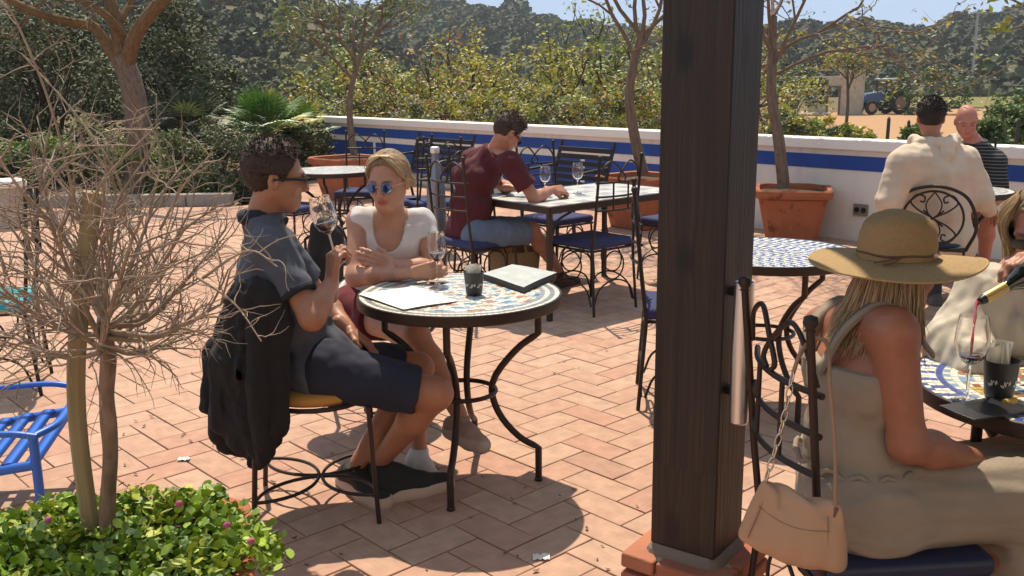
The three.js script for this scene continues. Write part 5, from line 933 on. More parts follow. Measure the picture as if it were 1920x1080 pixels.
const sleeve = (sh, el, f, r0, r1) => { const e = along(sh, el, f); return cap(sh, along(sh, el, f + 0.1), r0, r1, [plane(e, dirTo(sh, el))]); };
const shorts = (hip, kn, f, r0, r1) => { const e = along(hip, kn, f); return cap(hip, along(hip, kn, f + 0.1), r0, r1, [plane(e, dirTo(hip, kn))]); };
const WH = (g) => { if (!g.attributes.color) g.setAttribute('color', new THREE.BufferAttribute(new Float32Array(g.attributes.position.count * 3).fill(1), 3)); return g; };

// man in grey polo shirt, left of the centre table
const glassA = { p: null };
{
  const j = { hp: S(598, 682, 3.34), ch: S(508, 515, 3.34), nk: S(490, 410, 3.34), shR: S(506, 468, 3.17), shL: S(520, 458, 3.52), lh: V(0.02, 0, -1).normalize(), ls: V(-0.05, 0, -1).normalize() };
  const elR = S(585, 596, 3.08), wrR = S(622, 528, 3.2), elL = S(602, 560, 3.62), wrL = S(655, 618, 3.46), hipR = S(610, 698, 3.25), hipL = S(615, 684, 3.46), knR = S(818, 738, 3.26), anR = S(714, 862, 3.42), knL = S(785, 690, 3.52), anL = S(672, 868, 3.44);
  const H = headFrame(S(517, 334, 3.33), V(0.95, -0.12, -0.28), V(0.05, 1, 0));
  person('man in grey polo shirt and navy shorts raising a wine glass, seated in profile', j.hp, (t, loc) => {
    const sk = skin(0.4, 0.2, 0.13), body = meshCaps([...torso(j, 0.96), ...arm(j.shR, elR, wrR), ...arm(j.shL, elL, wrL), ...leg(hipR, knR, anR, 1, V(-0.012, -0.008, 0)), ...leg(hipL, knL, anL)], 0.012, 0.03);
    const fingers = handGeo(wrR, V(0.08, 1, -0.22), V(0.75, 0.12, -0.62), -1, [1.05, 1.15, 1.2, 1.25], { thumbIn: 1.1, s: 0.98 });
    const rest = handGeo(wrL, V(0.8, -0.55, 0.25), V(-0.3, -0.9, 0.2), 1, 0.35, {});
    part('body', loc(merge([WH(body), headGeo(H, j.nk, null, [0.85, 0.6, 0.6]), WH(fingers), WH(rest)])), sk, t);
    const hm = hairMat(0.05, 0.028, 0.017); tufts(H, 1000, 0.017, 0.0026, hm, shortHair(H, hm, t, loc, { th: 0.014, low: -0.06 }), loc, { lift: 0.12, sweep: 0.35, th: 0.012 });
    glasses(H, t, loc, M.black, M.black, false);
    const polo = cloth(lin(0.085, 0.092, 0.122)), dark = cloth(lin(0.018, 0.02, 0.035));
    const caps = [...shirtCaps(j, 0.97, 0, 0.012, neckCut(j, 0.012)), sleeve(j.shR, elR, 0.66, 0.068, 0.065), sleeve(j.shL, elL, 0.66, 0.07, 0.066), cap(j.hp, along(hipR, hipL, 0.5).add(V(0.05, -0.03, 0)), 0.13, 0.12)];
    const sh = part('polo_shirt', loc(meshCaps(caps, 0.0085, 0.03, (d, x, y, z) => d > 0.05 ? d : d + 0.008 * noise(x * 20 + y * 8, y * 7, z * 20) + 0.005 * noise(x * 12, y * 34 + x * 14, z * 12))), polo, t);
    const cu = (s0, e0) => { const a = along(s0, e0, 0.62), b = along(s0, e0, 0.69), n = dirTo(s0, e0); return meshCaps([cap(s0, along(s0, e0, 0.9), 0.07, 0.068, [plane(b, n), plane(a, n.clone().negate())])], 0.006, 0.01); };
    part('sleeve_cuff', loc(cu(j.shR, elR)), dark, sh);
    const up = dirTo(j.ch, j.nk), nn = j.nk.clone();
    part('collar', loc(sweep([...Array(22).keys()].map(i => { const a = 0.7 + i / 21 * 4.9, f = V(0.8, 0.05, -0.2).normalize(), sd = V(0, 0, 1); return nn.clone().add(V(0.012, -0.008, 0)).addScaledVector(f, Math.cos(a) * 0.07).addScaledVector(sd, Math.sin(a) * 0.064).addScaledVector(up, 0.024 - 0.055 * Math.max(0, Math.cos(a))); }), 0.02, 8, false, 1.3)), dark, sh);
    const sc = [cap(along(hipR, j.hp, 0.3), along(hipL, j.hp, 0.3), 0.118), shorts(hipR, knR, 0.84, 0.104, 0.085), shorts(hipL, knL, 0.84, 0.1, 0.084)];
    part('shorts', loc(meshCaps(sc, 0.0095, 0.04, fold(0.008, 16))), cloth(lin(0.02, 0.024, 0.05)), t);
    const so = mat(lin(0.52, 0.4, 0.32), { roughness: 0.9 });
    shoe(anR.clone().add(V(0, -0.03, 0)), G(716, 936, 0), G(846, 912, 0), 1.25, mat(lin(0.02, 0.02, 0.022), { roughness: 0.85, bumpMap: tWeave, bumpScale: 0.002 }), so, t, loc);
    shoe(anL.clone().add(V(0, -0.03, 0)), G(652, 905, 0), G(724, 952, 0), 1.22, mat(lin(0.02, 0.02, 0.022), { roughness: 0.85, bumpMap: tWeave, bumpScale: 0.002 }), so, t, loc);
  });
  glassA.p = wrR.clone(); 
}
// woman in white top, behind the centre table
{
  const j = { hp: S(690, 572, 4.16), ch: S(728, 458, 4.06), nk: S(733, 405, 4.04), shR: S(672, 414, 4.03), shL: S(790, 418, 4.08), lh: V(-0.9, 0, -0.35).normalize(), ls: V(-1, 0.02, 0.1).normalize() };
  const elR = S(666, 520, 3.88), wrR = S(772, 512, 3.74), elL = S(815, 505, 3.98), wrL = S(735, 497, 3.84), hipR = S(660, 582, 4.08), hipL = S(722, 574, 4.16), knR = S(778, 624, 3.74), anR = S(862, 778, 3.62), knL = S(768, 645, 3.82), anL = S(786, 842, 3.66);
  const H = headFrame(S(729, 342, 3.97), V(-0.28, -0.16, 0.95), V(-0.05, 1, 0.1));
  person('woman in white sleeveless top and blue mirrored sunglasses at the centre table', j.hp, (t, loc) => {
    const sk = skin(0.48, 0.26, 0.18), body = meshCaps([...torso(j, 0.9, 1), ...arm(j.shR, elR, wrR, 0.92), ...arm(j.shL, elL, wrL, 0.92), ...leg(hipR, knR, anR, 0.95), ...leg(hipL, knL, anL, 0.95)], 0.011, 0.03);
    const hold = handGeo(wrR, V(0.85, 0.12, 0.12), V(0.1, 0.15, 1).negate().add(V(0, 0.2, 0)), 1, [0.55, 0.75, 0.9, 1.0], { thumbIn: 0.9, s: 0.9 });
    const rest = handGeo(wrL, V(-0.95, 0.28, -0.05), V(0.1, -0.2, -1), 1, 0.3, { s: 0.88 });
    part('body', loc(merge([WH(body), headGeo(H, j.nk, null, [0.8, 0.3, 0.33], 0.004), WH(hold), WH(rest)])), sk, t);
    const hm = hairMat(0.34, 0.23, 0.13), h = shortHair(H, hm, t, loc, { th: 0.012, low: -0.05, front: 0.03 });
    part('hair_strands', loc(merge(tint(strands(420, k => toWorld(H, (k - 0.42) * 0.03, 0.128, 0.06 - 0.02 * rnd()), k => toWorld(H, (k < 0.42 ? -1 : 1) * rr(0.07, 0.086), rr(0.035, 0.09), rr(-0.03, 0.045)), k => toWorld(H, (k < 0.42 ? -1 : 1) * rr(0.07, 0.085), rr(-0.04, 0.0), rr(-0.1, -0.06)), 0.0026, 0.005, 4, toWorld(H, 0, 0.03, -0.01), 0.104), 0.5))), lockMat(0.62, 0.45, 0.27), h);
    glasses(H, t, loc, phys(lin(0.09, 0.17, 0.42), { metalness: 1, roughness: 0.04 }), mat(lin(0.55, 0.4, 0.3), { metalness: 0.8, roughness: 0.3 }), true);
    const scoop = (d, x, y, z) => { const p = along(j.nk, j.ch, 0.5); return Math.max(d > 0.05 ? d : d + 0.006 * noise(x * 26, y * 7, z * 26) + 0.004 * noise(x * 12, y * 30, z * 12), -ell(x, y, z, p.x + 0.005, p.y + 0.035, p.z + 0.07, 0.064, 0.115, 0.12)); };
    const caps = [...shirtCaps(j, 0.9, 1, 0.012, neckCut(j, -0.03)).map((c, i) => i === 5 ? cap(along(j.shL, j.shR, 0.02), along(j.shR, j.shL, 0.05), 0.06, 0.0635) : c), sleeve(j.shL, elL, 0.4, 0.057, 0.058)];
    part('white_top', loc(meshCaps(caps, 0.009, 0.03, scoop)), cloth(lin(0.66, 0.62, 0.62)), t);
    part('shorts', loc(meshCaps([cap(hipR, hipL, 0.112), cap(j.hp, along(hipR, hipL, 0.5), 0.13, 0.12), shorts(hipR, knR, 0.42, 0.1, 0.09), shorts(hipL, knL, 0.42, 0.1, 0.09)], 0.01, 0.03, fold(0.006))), cloth(lin(0.13, 0.014, 0.022)), t);
    const su = mat(lin(0.36, 0.26, 0.24), { roughness: 0.9, bumpMap: tWeave, bumpScale: 0.002 }), so = mat(lin(0.4, 0.33, 0.3));
    shoe(anR.clone().add(V(0, -0.02, 0)), S(846, 812, 3.6), S(914, 846, 3.44), 0.95, su, so, t, loc);
    shoe(anL.clone().add(V(0, -0.01, 0)), G(775, 878, 0), G(815, 902, 0), 0.95, mat(lin(0.6, 0.58, 0.56), { roughness: 0.9 }), so, t, loc);
  });
}
// man in maroon at the rectangular table
{
  const j = { hp: S(880, 432, 6.5), ch: S(890, 332, 6.5), nk: S(928, 284, 6.46), shR: S(958, 306, 6.3), shL: S(886, 298, 6.68), lh: recZ.clone().negate(), ls: recZ.clone().negate() };
  const elR = S(1002, 372, 6.27), wrR = S(1036, 356, 6.42), elL = S(945, 350, 6.85), wrL = S(960, 352, 6.62), hipR = S(896, 442, 6.4), hipL = S(892, 434, 6.62), knR = S(996, 432, 6.52), anR = S(1048, 508, 6.84), knL = S(982, 428, 6.78), anL = S(960, 512, 6.9);
  const H = headFrame(S(951, 250, 6.43), V(0.68, -0.66, -0.42), V(0.5, 0.78, -0.3));
  person('man in maroon tee and denim shorts bent over the rectangular table', j.hp, (t, loc) => {
    const sk = skin(0.44, 0.22, 0.15), body = meshCaps([...torso(j), ...arm(j.shR, elR, wrR), ...arm(j.shL, elL, wrL), ...leg(hipR, knR, anR), ...leg(hipL, knL, anL)], 0.014, 0.03);
    part('body', loc(merge([WH(body), headGeo(H, j.nk, null, [0.85, 0.6, 0.6], 0.006), WH(handGeo(wrR, V(0.85, -0.05, -0.5), V(0, -0.6, -0.6), 1, 0.9, { h: 0.005, thumbIn: 0.8 })), WH(handGeo(wrL, V(0.8, 0, 0.3), V(0, -1, 0), -1, 0.5, { h: 0.005 })), ])), sk, t);
    const hm = hairMat(0.06, 0.035, 0.021); tufts(H, 700, 0.03, 0.0034, hm, shortHair(H, hm, t, loc, { th: 0.016, low: -0.08, h: 0.006 }), loc, { lift: 0.2, sweep: 0.4 });
    glasses(H, t, loc, M.black, M.black, false);
    part('tee_shirt', loc(meshCaps([...shirtCaps(j, 1, 0, 0.018, neckCut(j, -0.01)), sleeve(j.shR, elR, 0.68, 0.074, 0.07), sleeve(j.shL, elL, 0.68, 0.074, 0.07)], 0.011, 0.03, fold(0.012, 13))), cloth(lin(0.085, 0.012, 0.02)), t);
    part('shorts', loc(meshCaps([cap(hipR, hipL, 0.12), shorts(hipR, knR, 0.95, 0.105, 0.088), shorts(hipL, knL, 0.95, 0.105, 0.088)], 0.011, 0.03, fold(0.009))), cloth(lin(0.13, 0.18, 0.27)), t);
    const sm = mat(lin(0.05, 0.03, 0.022), { roughness: 0.8 });
    shoe(anR.clone().add(V(0, -0.02, 0)), G(1042, 540, 0), G(1085, 530, 0), 1, sm, sm, t, loc); shoe(anL, G(955, 545, 0), G(990, 535, 0), 1, sm, sm, t, loc);
  });
}
// man in cream hoodie, back turned
{
  const D = 6.15, j = { hp: S(1750, 452, D), ch: S(1752, 330, D + 0.02), nk: S(1750, 275, D + 0.08), shL: S(1694, 306, D - 0.06), shR: S(1808, 304, D + 0.1), lh: V(-0.93, 0, -0.3).normalize(), ls: V(0.95, 0, -0.25).normalize() };
  const elL = S(1668, 376, D - 0.1), wrL = S(1690, 400, D - 0.3), elR = S(1838, 372, D + 0.05), wrR = S(1856, 396, D + 0.28);
  const hipR = S(1790, 460, D), hipL = S(1715, 462, D), knR = S(1810, 460, D + 0.42), knL = S(1745, 462, D + 0.4), anR = V(knR.x, 0.08, knR.z + 0.1), anL = V(knL.x, 0.08, knL.z + 0.1);
  wrL.copy(S(1735, 405, D + 0.3));
  const H = headFrame(S(1745, 222, D + 0.1), V(0.3, -0.1, -0.95), V(0, 1, 0));
  person('man with cropped dark hair in a cream hoodie, back to the viewer', j.hp, (t, loc) => {
    const sk = skin(0.42, 0.2, 0.14);
    part('body', loc(merge([WH(meshCaps([...torso(j), ...arm(j.shR, elR, wrR), ...arm(j.shL, elL, wrL), ...leg(hipR, knR, anR), ...leg(hipL, knL, anL)], 0.014, 0.03)), headGeo(H, j.nk, null, [0.85, 0.6, 0.6], 0.006), WH(handGeo(wrR, dirTo(elR, wrR), V(0, -1, 0), 1, 0.5, { h: 0.005 })), WH(handGeo(wrL, dirTo(elL, wrL), V(0, -1, 0), -1, 0.5, { h: 0.005 }))])), sk, t);
    const hm = hairMat(0.02, 0.014, 0.011); tufts(H, 700, 0.014, 0.003, hm, shortHair(H, hm, t, loc, { th: 0.012, low: -0.08, h: 0.006 }), loc, { lift: 0.3, sweep: -0.1 });
    const cream = cloth(lin(0.6, 0.5, 0.4)), f = (d, x, y, z) => d > 0.05 ? d : d + 0.009 * noise(x * 16, y * 6, z * 16) + 0.004 * noise(x * 12, y * 26, z * 12);
    const hd = part('hoodie', loc(meshCaps([...shirtCaps(j, 1.06, 0, 0.03, neckCut(j, -0.015)), cap(j.shR, elR, 0.082, 0.07), cap(elR, along(elR, wrR, 0.9), 0.068, 0.05), cap(j.shL, elL, 0.082, 0.07), cap(elL, along(elL, wrL, 0.9), 0.068, 0.05), cap(hipR, hipL, 0.135), ...[-1, 1].map(k => cap(j.ch.clone().addScaledVector(j.ls, k * 0.13), j.hp.clone().addScaledVector(j.ls, k * 0.13).add(V(0, 0.06, 0)), 0.1, 0.1)), cap(along(j.nk, j.shR, 0.4), along(j.shR, elR, 0.5), 0.06, 0.075), cap(along(j.nk, j.shL, 0.4), along(j.shL, elL, 0.5), 0.06, 0.075)], 0.011, 0.075, f)), cream, t);
    const n = j.nk, B = V(-0.3, 0, 0.95).normalize(), R = V(0.95, 0, 0.3).normalize(), q = (r, y, b) => n.clone().addScaledVector(R, r * 1.3).add(V(0, y * 1.3, 0)).addScaledVector(B, b * 1.15 + 0.01);
    part('hood', loc(meshCaps([cap(q(-0.09, 0.03, 0), q(-0.06, 0.015, 0.08), 0.04), cap(q(-0.06, 0.015, 0.08), q(0.06, 0.015, 0.08), 0.045), cap(q(0.06, 0.015, 0.08), q(0.09, 0.03, 0), 0.04), cap(q(-0.05, -0.03, 0.11), q(0.0, -0.11, 0.13), 0.05, 0.035), cap(q(0.05, -0.03, 0.11), q(0.0, -0.11, 0.13), 0.05, 0.035), cap(q(0.09, 0.03, 0), q(0.06, -0.02, -0.09), 0.035), cap(q(-0.09, 0.03, 0), q(-0.06, -0.02, -0.09), 0.035)], 0.008, 0.03, fold(0.012, 16))), cream, hd);
    part('trousers', loc(meshCaps([cap(hipR, hipL, 0.122), cap(hipR, knR, 0.1, 0.075), cap(knR, anR, 0.072, 0.055), cap(hipL, knL, 0.1, 0.075), cap(knL, anL, 0.072, 0.055)], 0.014, 0.03)), cloth(lin(0.05, 0.055, 0.07)), t);
    const sm = mat(lin(0.1, 0.1, 0.1)); for (const a of [anR, anL]) shoe(a, V(a.x, 0, a.z + 0.06), V(a.x + 0.06, 0, a.z - 0.18), 1, sm, sm, t, loc);
  });
}
// bald man in dark striped tee, facing us
{
  const j = { hp: V(3.55, 0.52, -7.5), ch: S(1838, 345, 7.42), nk: S(1824, 264, 7.4), shL: S(1868, 302, 7.32), shR: S(1792, 305, 7.55), lh: V(0.9, 0, 0.4).normalize(), ls: V(0.9, 0, 0.4).normalize() };
  const elL = S(1874, 368, 7.2), wrL = S(1842, 392, 7.02), elR = S(1790, 378, 7.4), wrR = S(1812, 395, 7.1), hipL = j.hp.clone().add(V(0.08, 0, 0.03)), hipR = j.hp.clone().add(V(-0.08, 0, -0.03)), knL = hipL.clone().add(V(-0.1, 0, 0.42)), knR = hipR.clone().add(V(-0.22, 0, 0.36)), anL = V(knL.x + 0.05, 0.08, knL.z - 0.1), anR = V(knR.x, 0.08, knR.z - 0.1);
  const H = headFrame(S(1812, 228, 7.36), V(-0.25, -0.35, 0.9), V(-0.1, 0.95, 0.2));
  person('bald man in a dark striped tee facing the viewer, looking down', j.hp, (t, loc) => {
    part('body', loc(merge([WH(meshCaps([...torso(j, 1.02), ...arm(j.shR, elR, wrR, 1.1), ...arm(j.shL, elL, wrL, 1.1), ...leg(hipR, knR, anR), ...leg(hipL, knL, anL)], 0.014, 0.03)), headGeo(H, j.nk, null, [0.85, 0.6, 0.6], 0.006), WH(handGeo(wrR, V(0.5, 0, 0.6), V(0, -1, 0), -1, 0.5, { h: 0.005 })), WH(handGeo(wrL, V(-0.8, 0, 0.4), V(0, -1, 0), 1, 0.5, { h: 0.005 }))])), skin(0.46, 0.2, 0.15), t);
    const stripe = tex(64, (u, v) => (v * 8) % 1 < 0.24 ? [0.42, 0.43, 0.45] : [0.1, 0.105, 0.12], { srgb: true });
    part('striped_tee', loc(meshCaps([...shirtCaps(j, 1.02, 0, 0.018, neckCut(j, -0.015)), sleeve(j.shR, elR, 0.8, 0.074, 0.07), sleeve(j.shL, elL, 0.8, 0.074, 0.07)], 0.012, 0.03, fold(0.01, 13))), mat(0xffffff, { map: rep(stripe, 5), roughness: 0.9 }), t);
    part('shorts', loc(meshCaps([cap(hipR, hipL, 0.122), shorts(hipR, knR, 0.85, 0.1, 0.085), shorts(hipL, knL, 0.85, 0.1, 0.085)], 0.014, 0.03)), cloth(lin(0.06, 0.06, 0.07)), t);
    const sm = mat(lin(0.12, 0.1, 0.09)); for (const a of [anR, anL]) shoe(a, V(a.x, 0, a.z - 0.06), V(a.x, 0, a.z + 0.18), 1, sm, sm, t, loc);
  });
}
// woman in straw hat and beige dress, seated at the lower right
const hatH = headFrame(S(1684, 508, 2.13), V(0.94, -0.1, -0.3), V(0.02, 1, 0), 0.82);
{
  const j = { hp: S(1600, 925, 2.14), ch: S(1612, 700, 2.14), nk: S(1640, 590, 2.14), shR: S(1675, 622, 1.99), shL: S(1548, 612, 2.31), lh: V(-0.08, 0, 1).normalize(), ls: V(0.1, 0.02, 1).normalize() };
  const elR = S(1702, 832, 1.98), wrR = elR.clone().add(V(0.2, -0.08, -0.1)), elL = S(1600, 800, 2.42), wrL = elL.clone().add(V(0.22, -0.1, 0.02));
  const hipR = S(1622, 950, 2.06), hipL = S(1600, 930, 2.22), knR = hipR.clone().add(V(0.4, 0.02, -0.02)), knL = hipL.clone().add(V(0.4, 0.03, -0.04)), anR = V(knR.x - 0.1, 0.1, knR.z + 0.03), anL = V(knL.x - 0.22, 0.1, knL.z + 0.02);
  person('woman in wide straw hat and beige linen dress seen from behind, right', j.hp, (t, loc) => {
    part('body', loc(merge([WH(meshCaps([...torso(j, 0.9, 1), ...arm(j.shR, elR, wrR, 0.98), ...arm(j.shL, elL, wrL, 0.95), ...leg(hipR, knR, anR, 0.95), ...leg(hipL, knL, anL, 0.95)], 0.011, 0.03)), headGeo(hatH, j.nk, null, [0.9, 0.5, 0.5], 0.005), WH(handGeo(wrR, V(0.9, -0.3, -0.3), V(0, -1, 0), 1, 0.5, { s: 0.9 })), WH(handGeo(wrL, V(0.9, -0.3, 0.2), V(0, -1, 0), -1, 0.5, { s: 0.9 }))])), skin(0.36, 0.16, 0.1), t);
    const h = shortHair(hatH, hairMat(0.38, 0.27, 0.15), t, loc, { th: 0.008, low: -0.09, topCut: 0.03 });
    part('hair_strands', loc(merge(tint(strands(1300, k => { const a = 0.6 + k * 4.4; return toWorld(hatH, Math.sin(a) * 0.075, rr(-0.01, 0.04), Math.cos(a) * 0.085 - 0.01); }, k => { const a = 0.6 + k * 4.4; return toWorld(hatH, Math.sin(a) * 0.1, -0.08, Math.cos(a) * 0.105 - 0.012); }, k => { const a = 0.6 + k * 4.4; return toWorld(hatH, Math.sin(a) * 0.125, rr(-0.24, -0.15), Math.cos(a) * 0.135 - 0.02); }, 0.0021, 0.008, 3), 0.45))), lockMat(0.66, 0.5, 0.31), h);
    const linen = cloth(lin(0.35, 0.29, 0.23), { side: THREE.DoubleSide, bumpScale: 0.003 }), upD = dirTo(j.hp, j.ch), topP = along(j.ch, j.nk, 0.22);
    const bod = torso(j, 0.9, 1).slice(0, 5).map(c => cap(c.a, c.b, c.ra + 0.017, c.rb + 0.017));
    const dr = part('dress_bodice', loc(meshCaps(bod, 0.0095, 0.04, (d, x, y, z) => Math.max(d > 0.05 ? d : d + 0.005 * noise(x * 30, y * 7, z * 30) + 0.0035 * noise(x * 18, y * 34, z * 18), (x - topP.x) * upD.x + (y - topP.y) * upD.y + (z - topP.z) * upD.z - 0.01))), linen, t);
    const st = (a, b, c, d2) => sweep(curve([a, b, c, d2], 16), 0.02, 8, false, 0.26), shm = s2 => along(j.nk, s2, 0.6).add(V(0, 0.05, 0));
    for (const s2 of [j.shR, j.shL]) { const m = shm(s2), sg = s2 === j.shR ? 1 : -1; part('dress_strap', loc(st(along(topP, m, 0).add(V(-0.118, -0.01, sg * 0.05)), m.clone().add(V(-0.075, -0.05, -sg * 0.012)), m, m.clone().add(V(0.11, -0.12, 0)))), linen, dr); }
    part('skirt', loc(meshCaps([cap(hipR, hipL, 0.128), cap(j.hp, along(hipR, hipL, 0.5), 0.12, 0.13), cap(hipR, knR, 0.112, 0.095), cap(hipL, knL, 0.112, 0.095), cap(along(hipR, hipL, 0.5), along(knR, knL, 0.5), 0.11, 0.09), cap(knR.clone().add(V(0.02, -0.02, 0)), along(knR, anR, 0.62).add(V(0.05, 0, 0)), 0.09, 0.1), cap(knL.clone().add(V(0.02, -0.02, 0)), along(knL, anL, 0.62).add(V(0.05, 0, 0)), 0.09, 0.1)], 0.011, 0.05, (d, x, y, z) => Math.max((d > 0.05 ? d : d + 0.010 * noise(x * 4, y * 20, z * 20) + 0.005 * noise(x * 9, y * 42, z * 42)), 0.2 - y))), linen, t);
    part('waist_frill', loc(sweep([...Array(60).keys()].map(i => { const a = i / 60 * 6.283, m = along(j.hp, j.ch, 0.3); return V(m.x + Math.cos(a) * 0.135, m.y + 0.008 * Math.sin(a * 14) + 0.01, m.z + Math.sin(a) * 0.16); }), 0.007, 5, true)), linen, dr);
    const sm = mat(lin(0.3, 0.2, 0.12)); for (const a of [anR, anL]) shoe(a, V(a.x - 0.05, 0, a.z), V(a.x + 0.17, 0, a.z - 0.02), 0.92, sm, sm, t, loc);
  });
  // straw hat
  const c = S(1681, 478, 2.13), t = thing('straw_hat', 'wide brimmed tan straw sun hat with thin brown cord band', 'hat', c); t.scale.setScalar(0.8);
  const weave = tex(256, (u, v) => { const n = 0.8 + 0.16 * Math.sin(v * 6.283 * 40) * Math.sin(u * 6.283 * 60) + 0.2 * tn(u, v, 20, 3); return [n, n * 0.97, n * 0.9]; }, { srgb: true });
  const straw = mat(lin(0.66, 0.48, 0.27), { map: rep(weave, 4), bumpMap: rep(weave, 4), bumpScale: 0.002, roughness: 0.85, side: THREE.DoubleSide });
  const crown = lathe([[0.099, -0.005], [0.1, 0.03], [0.096, 0.062], [0.087, 0.092], [0.07, 0.114], [0.042, 0.128], [0, 0.133]], 44); const p = crown.attributes.position; for (let i = 0; i < p.count; i++) { const y = p.getY(i); p.setX(i, p.getX(i) * 1.08); if (y > 0.11) p.setY(i, y - 0.012 * Math.exp(-((p.getZ(i) / 0.03) ** 2))); } crown.computeVertexNormals();
  part('crown', crown, straw, t);
  const brim = new THREE.RingGeometry(0.098, 0.222, 72, 12); brim.rotateX(-Math.PI / 2); const b = brim.attributes.position; for (let i = 0; i < b.count; i++) { const x = b.getX(i), z = b.getZ(i), r = Math.hypot(x, z), a = Math.atan2(z, x), k = (r - 0.098) / 0.124; b.setX(i, x * 1.06); b.setY(i, -0.006 - 0.016 * k * k + 0.012 * k * Math.sin(a * 2 + 0.6) + 0.006 * k * Math.sin(a * 3 + 1)); } brim.computeVertexNormals();
  const low = brim.clone(); low.translate(0, -0.004, 0);
  part('brim', [brim, low, sweep([...Array(72).keys()].map(i => { const a = i / 72 * 6.283; return V(Math.cos(a) * 0.222 * 1.06, -0.024 + 0.012 * Math.sin(a * 2 + 0.6) + 0.006 * Math.sin(a * 3 + 1), Math.sin(a) * 0.222); }), 0.0035, 6, true)], straw, t);
  const cord = mat(lin(0.12, 0.06, 0.035), { roughness: 0.7 });
  part('cord_band', [sweep([...Array(48).keys()].map(i => { const a = i / 48 * 6.283; return V(Math.cos(a) * 0.107, 0.012 + 0.002 * Math.sin(a * 5), Math.sin(a) * 0.102); }), 0.003, 6, true), bar([V(-0.03, 0.012, 0.103), V(-0.06, 0.0, 0.125), V(-0.085, -0.004, 0.12)], 0.0025, 10), bar([V(-0.03, 0.012, 0.103), V(-0.075, 0.004, 0.11), V(-0.1, -0.002, 0.1)], 0.0025, 10)], cord, t);
  part('shell_bead', [ball(V(0.075, 0.012, 0.082), 0.007, 8), ball(V(0.1, 0.012, 0.05), 0.006, 8)], mat(lin(0.6, 0.5, 0.4), { roughness: 0.3 }), t);
}
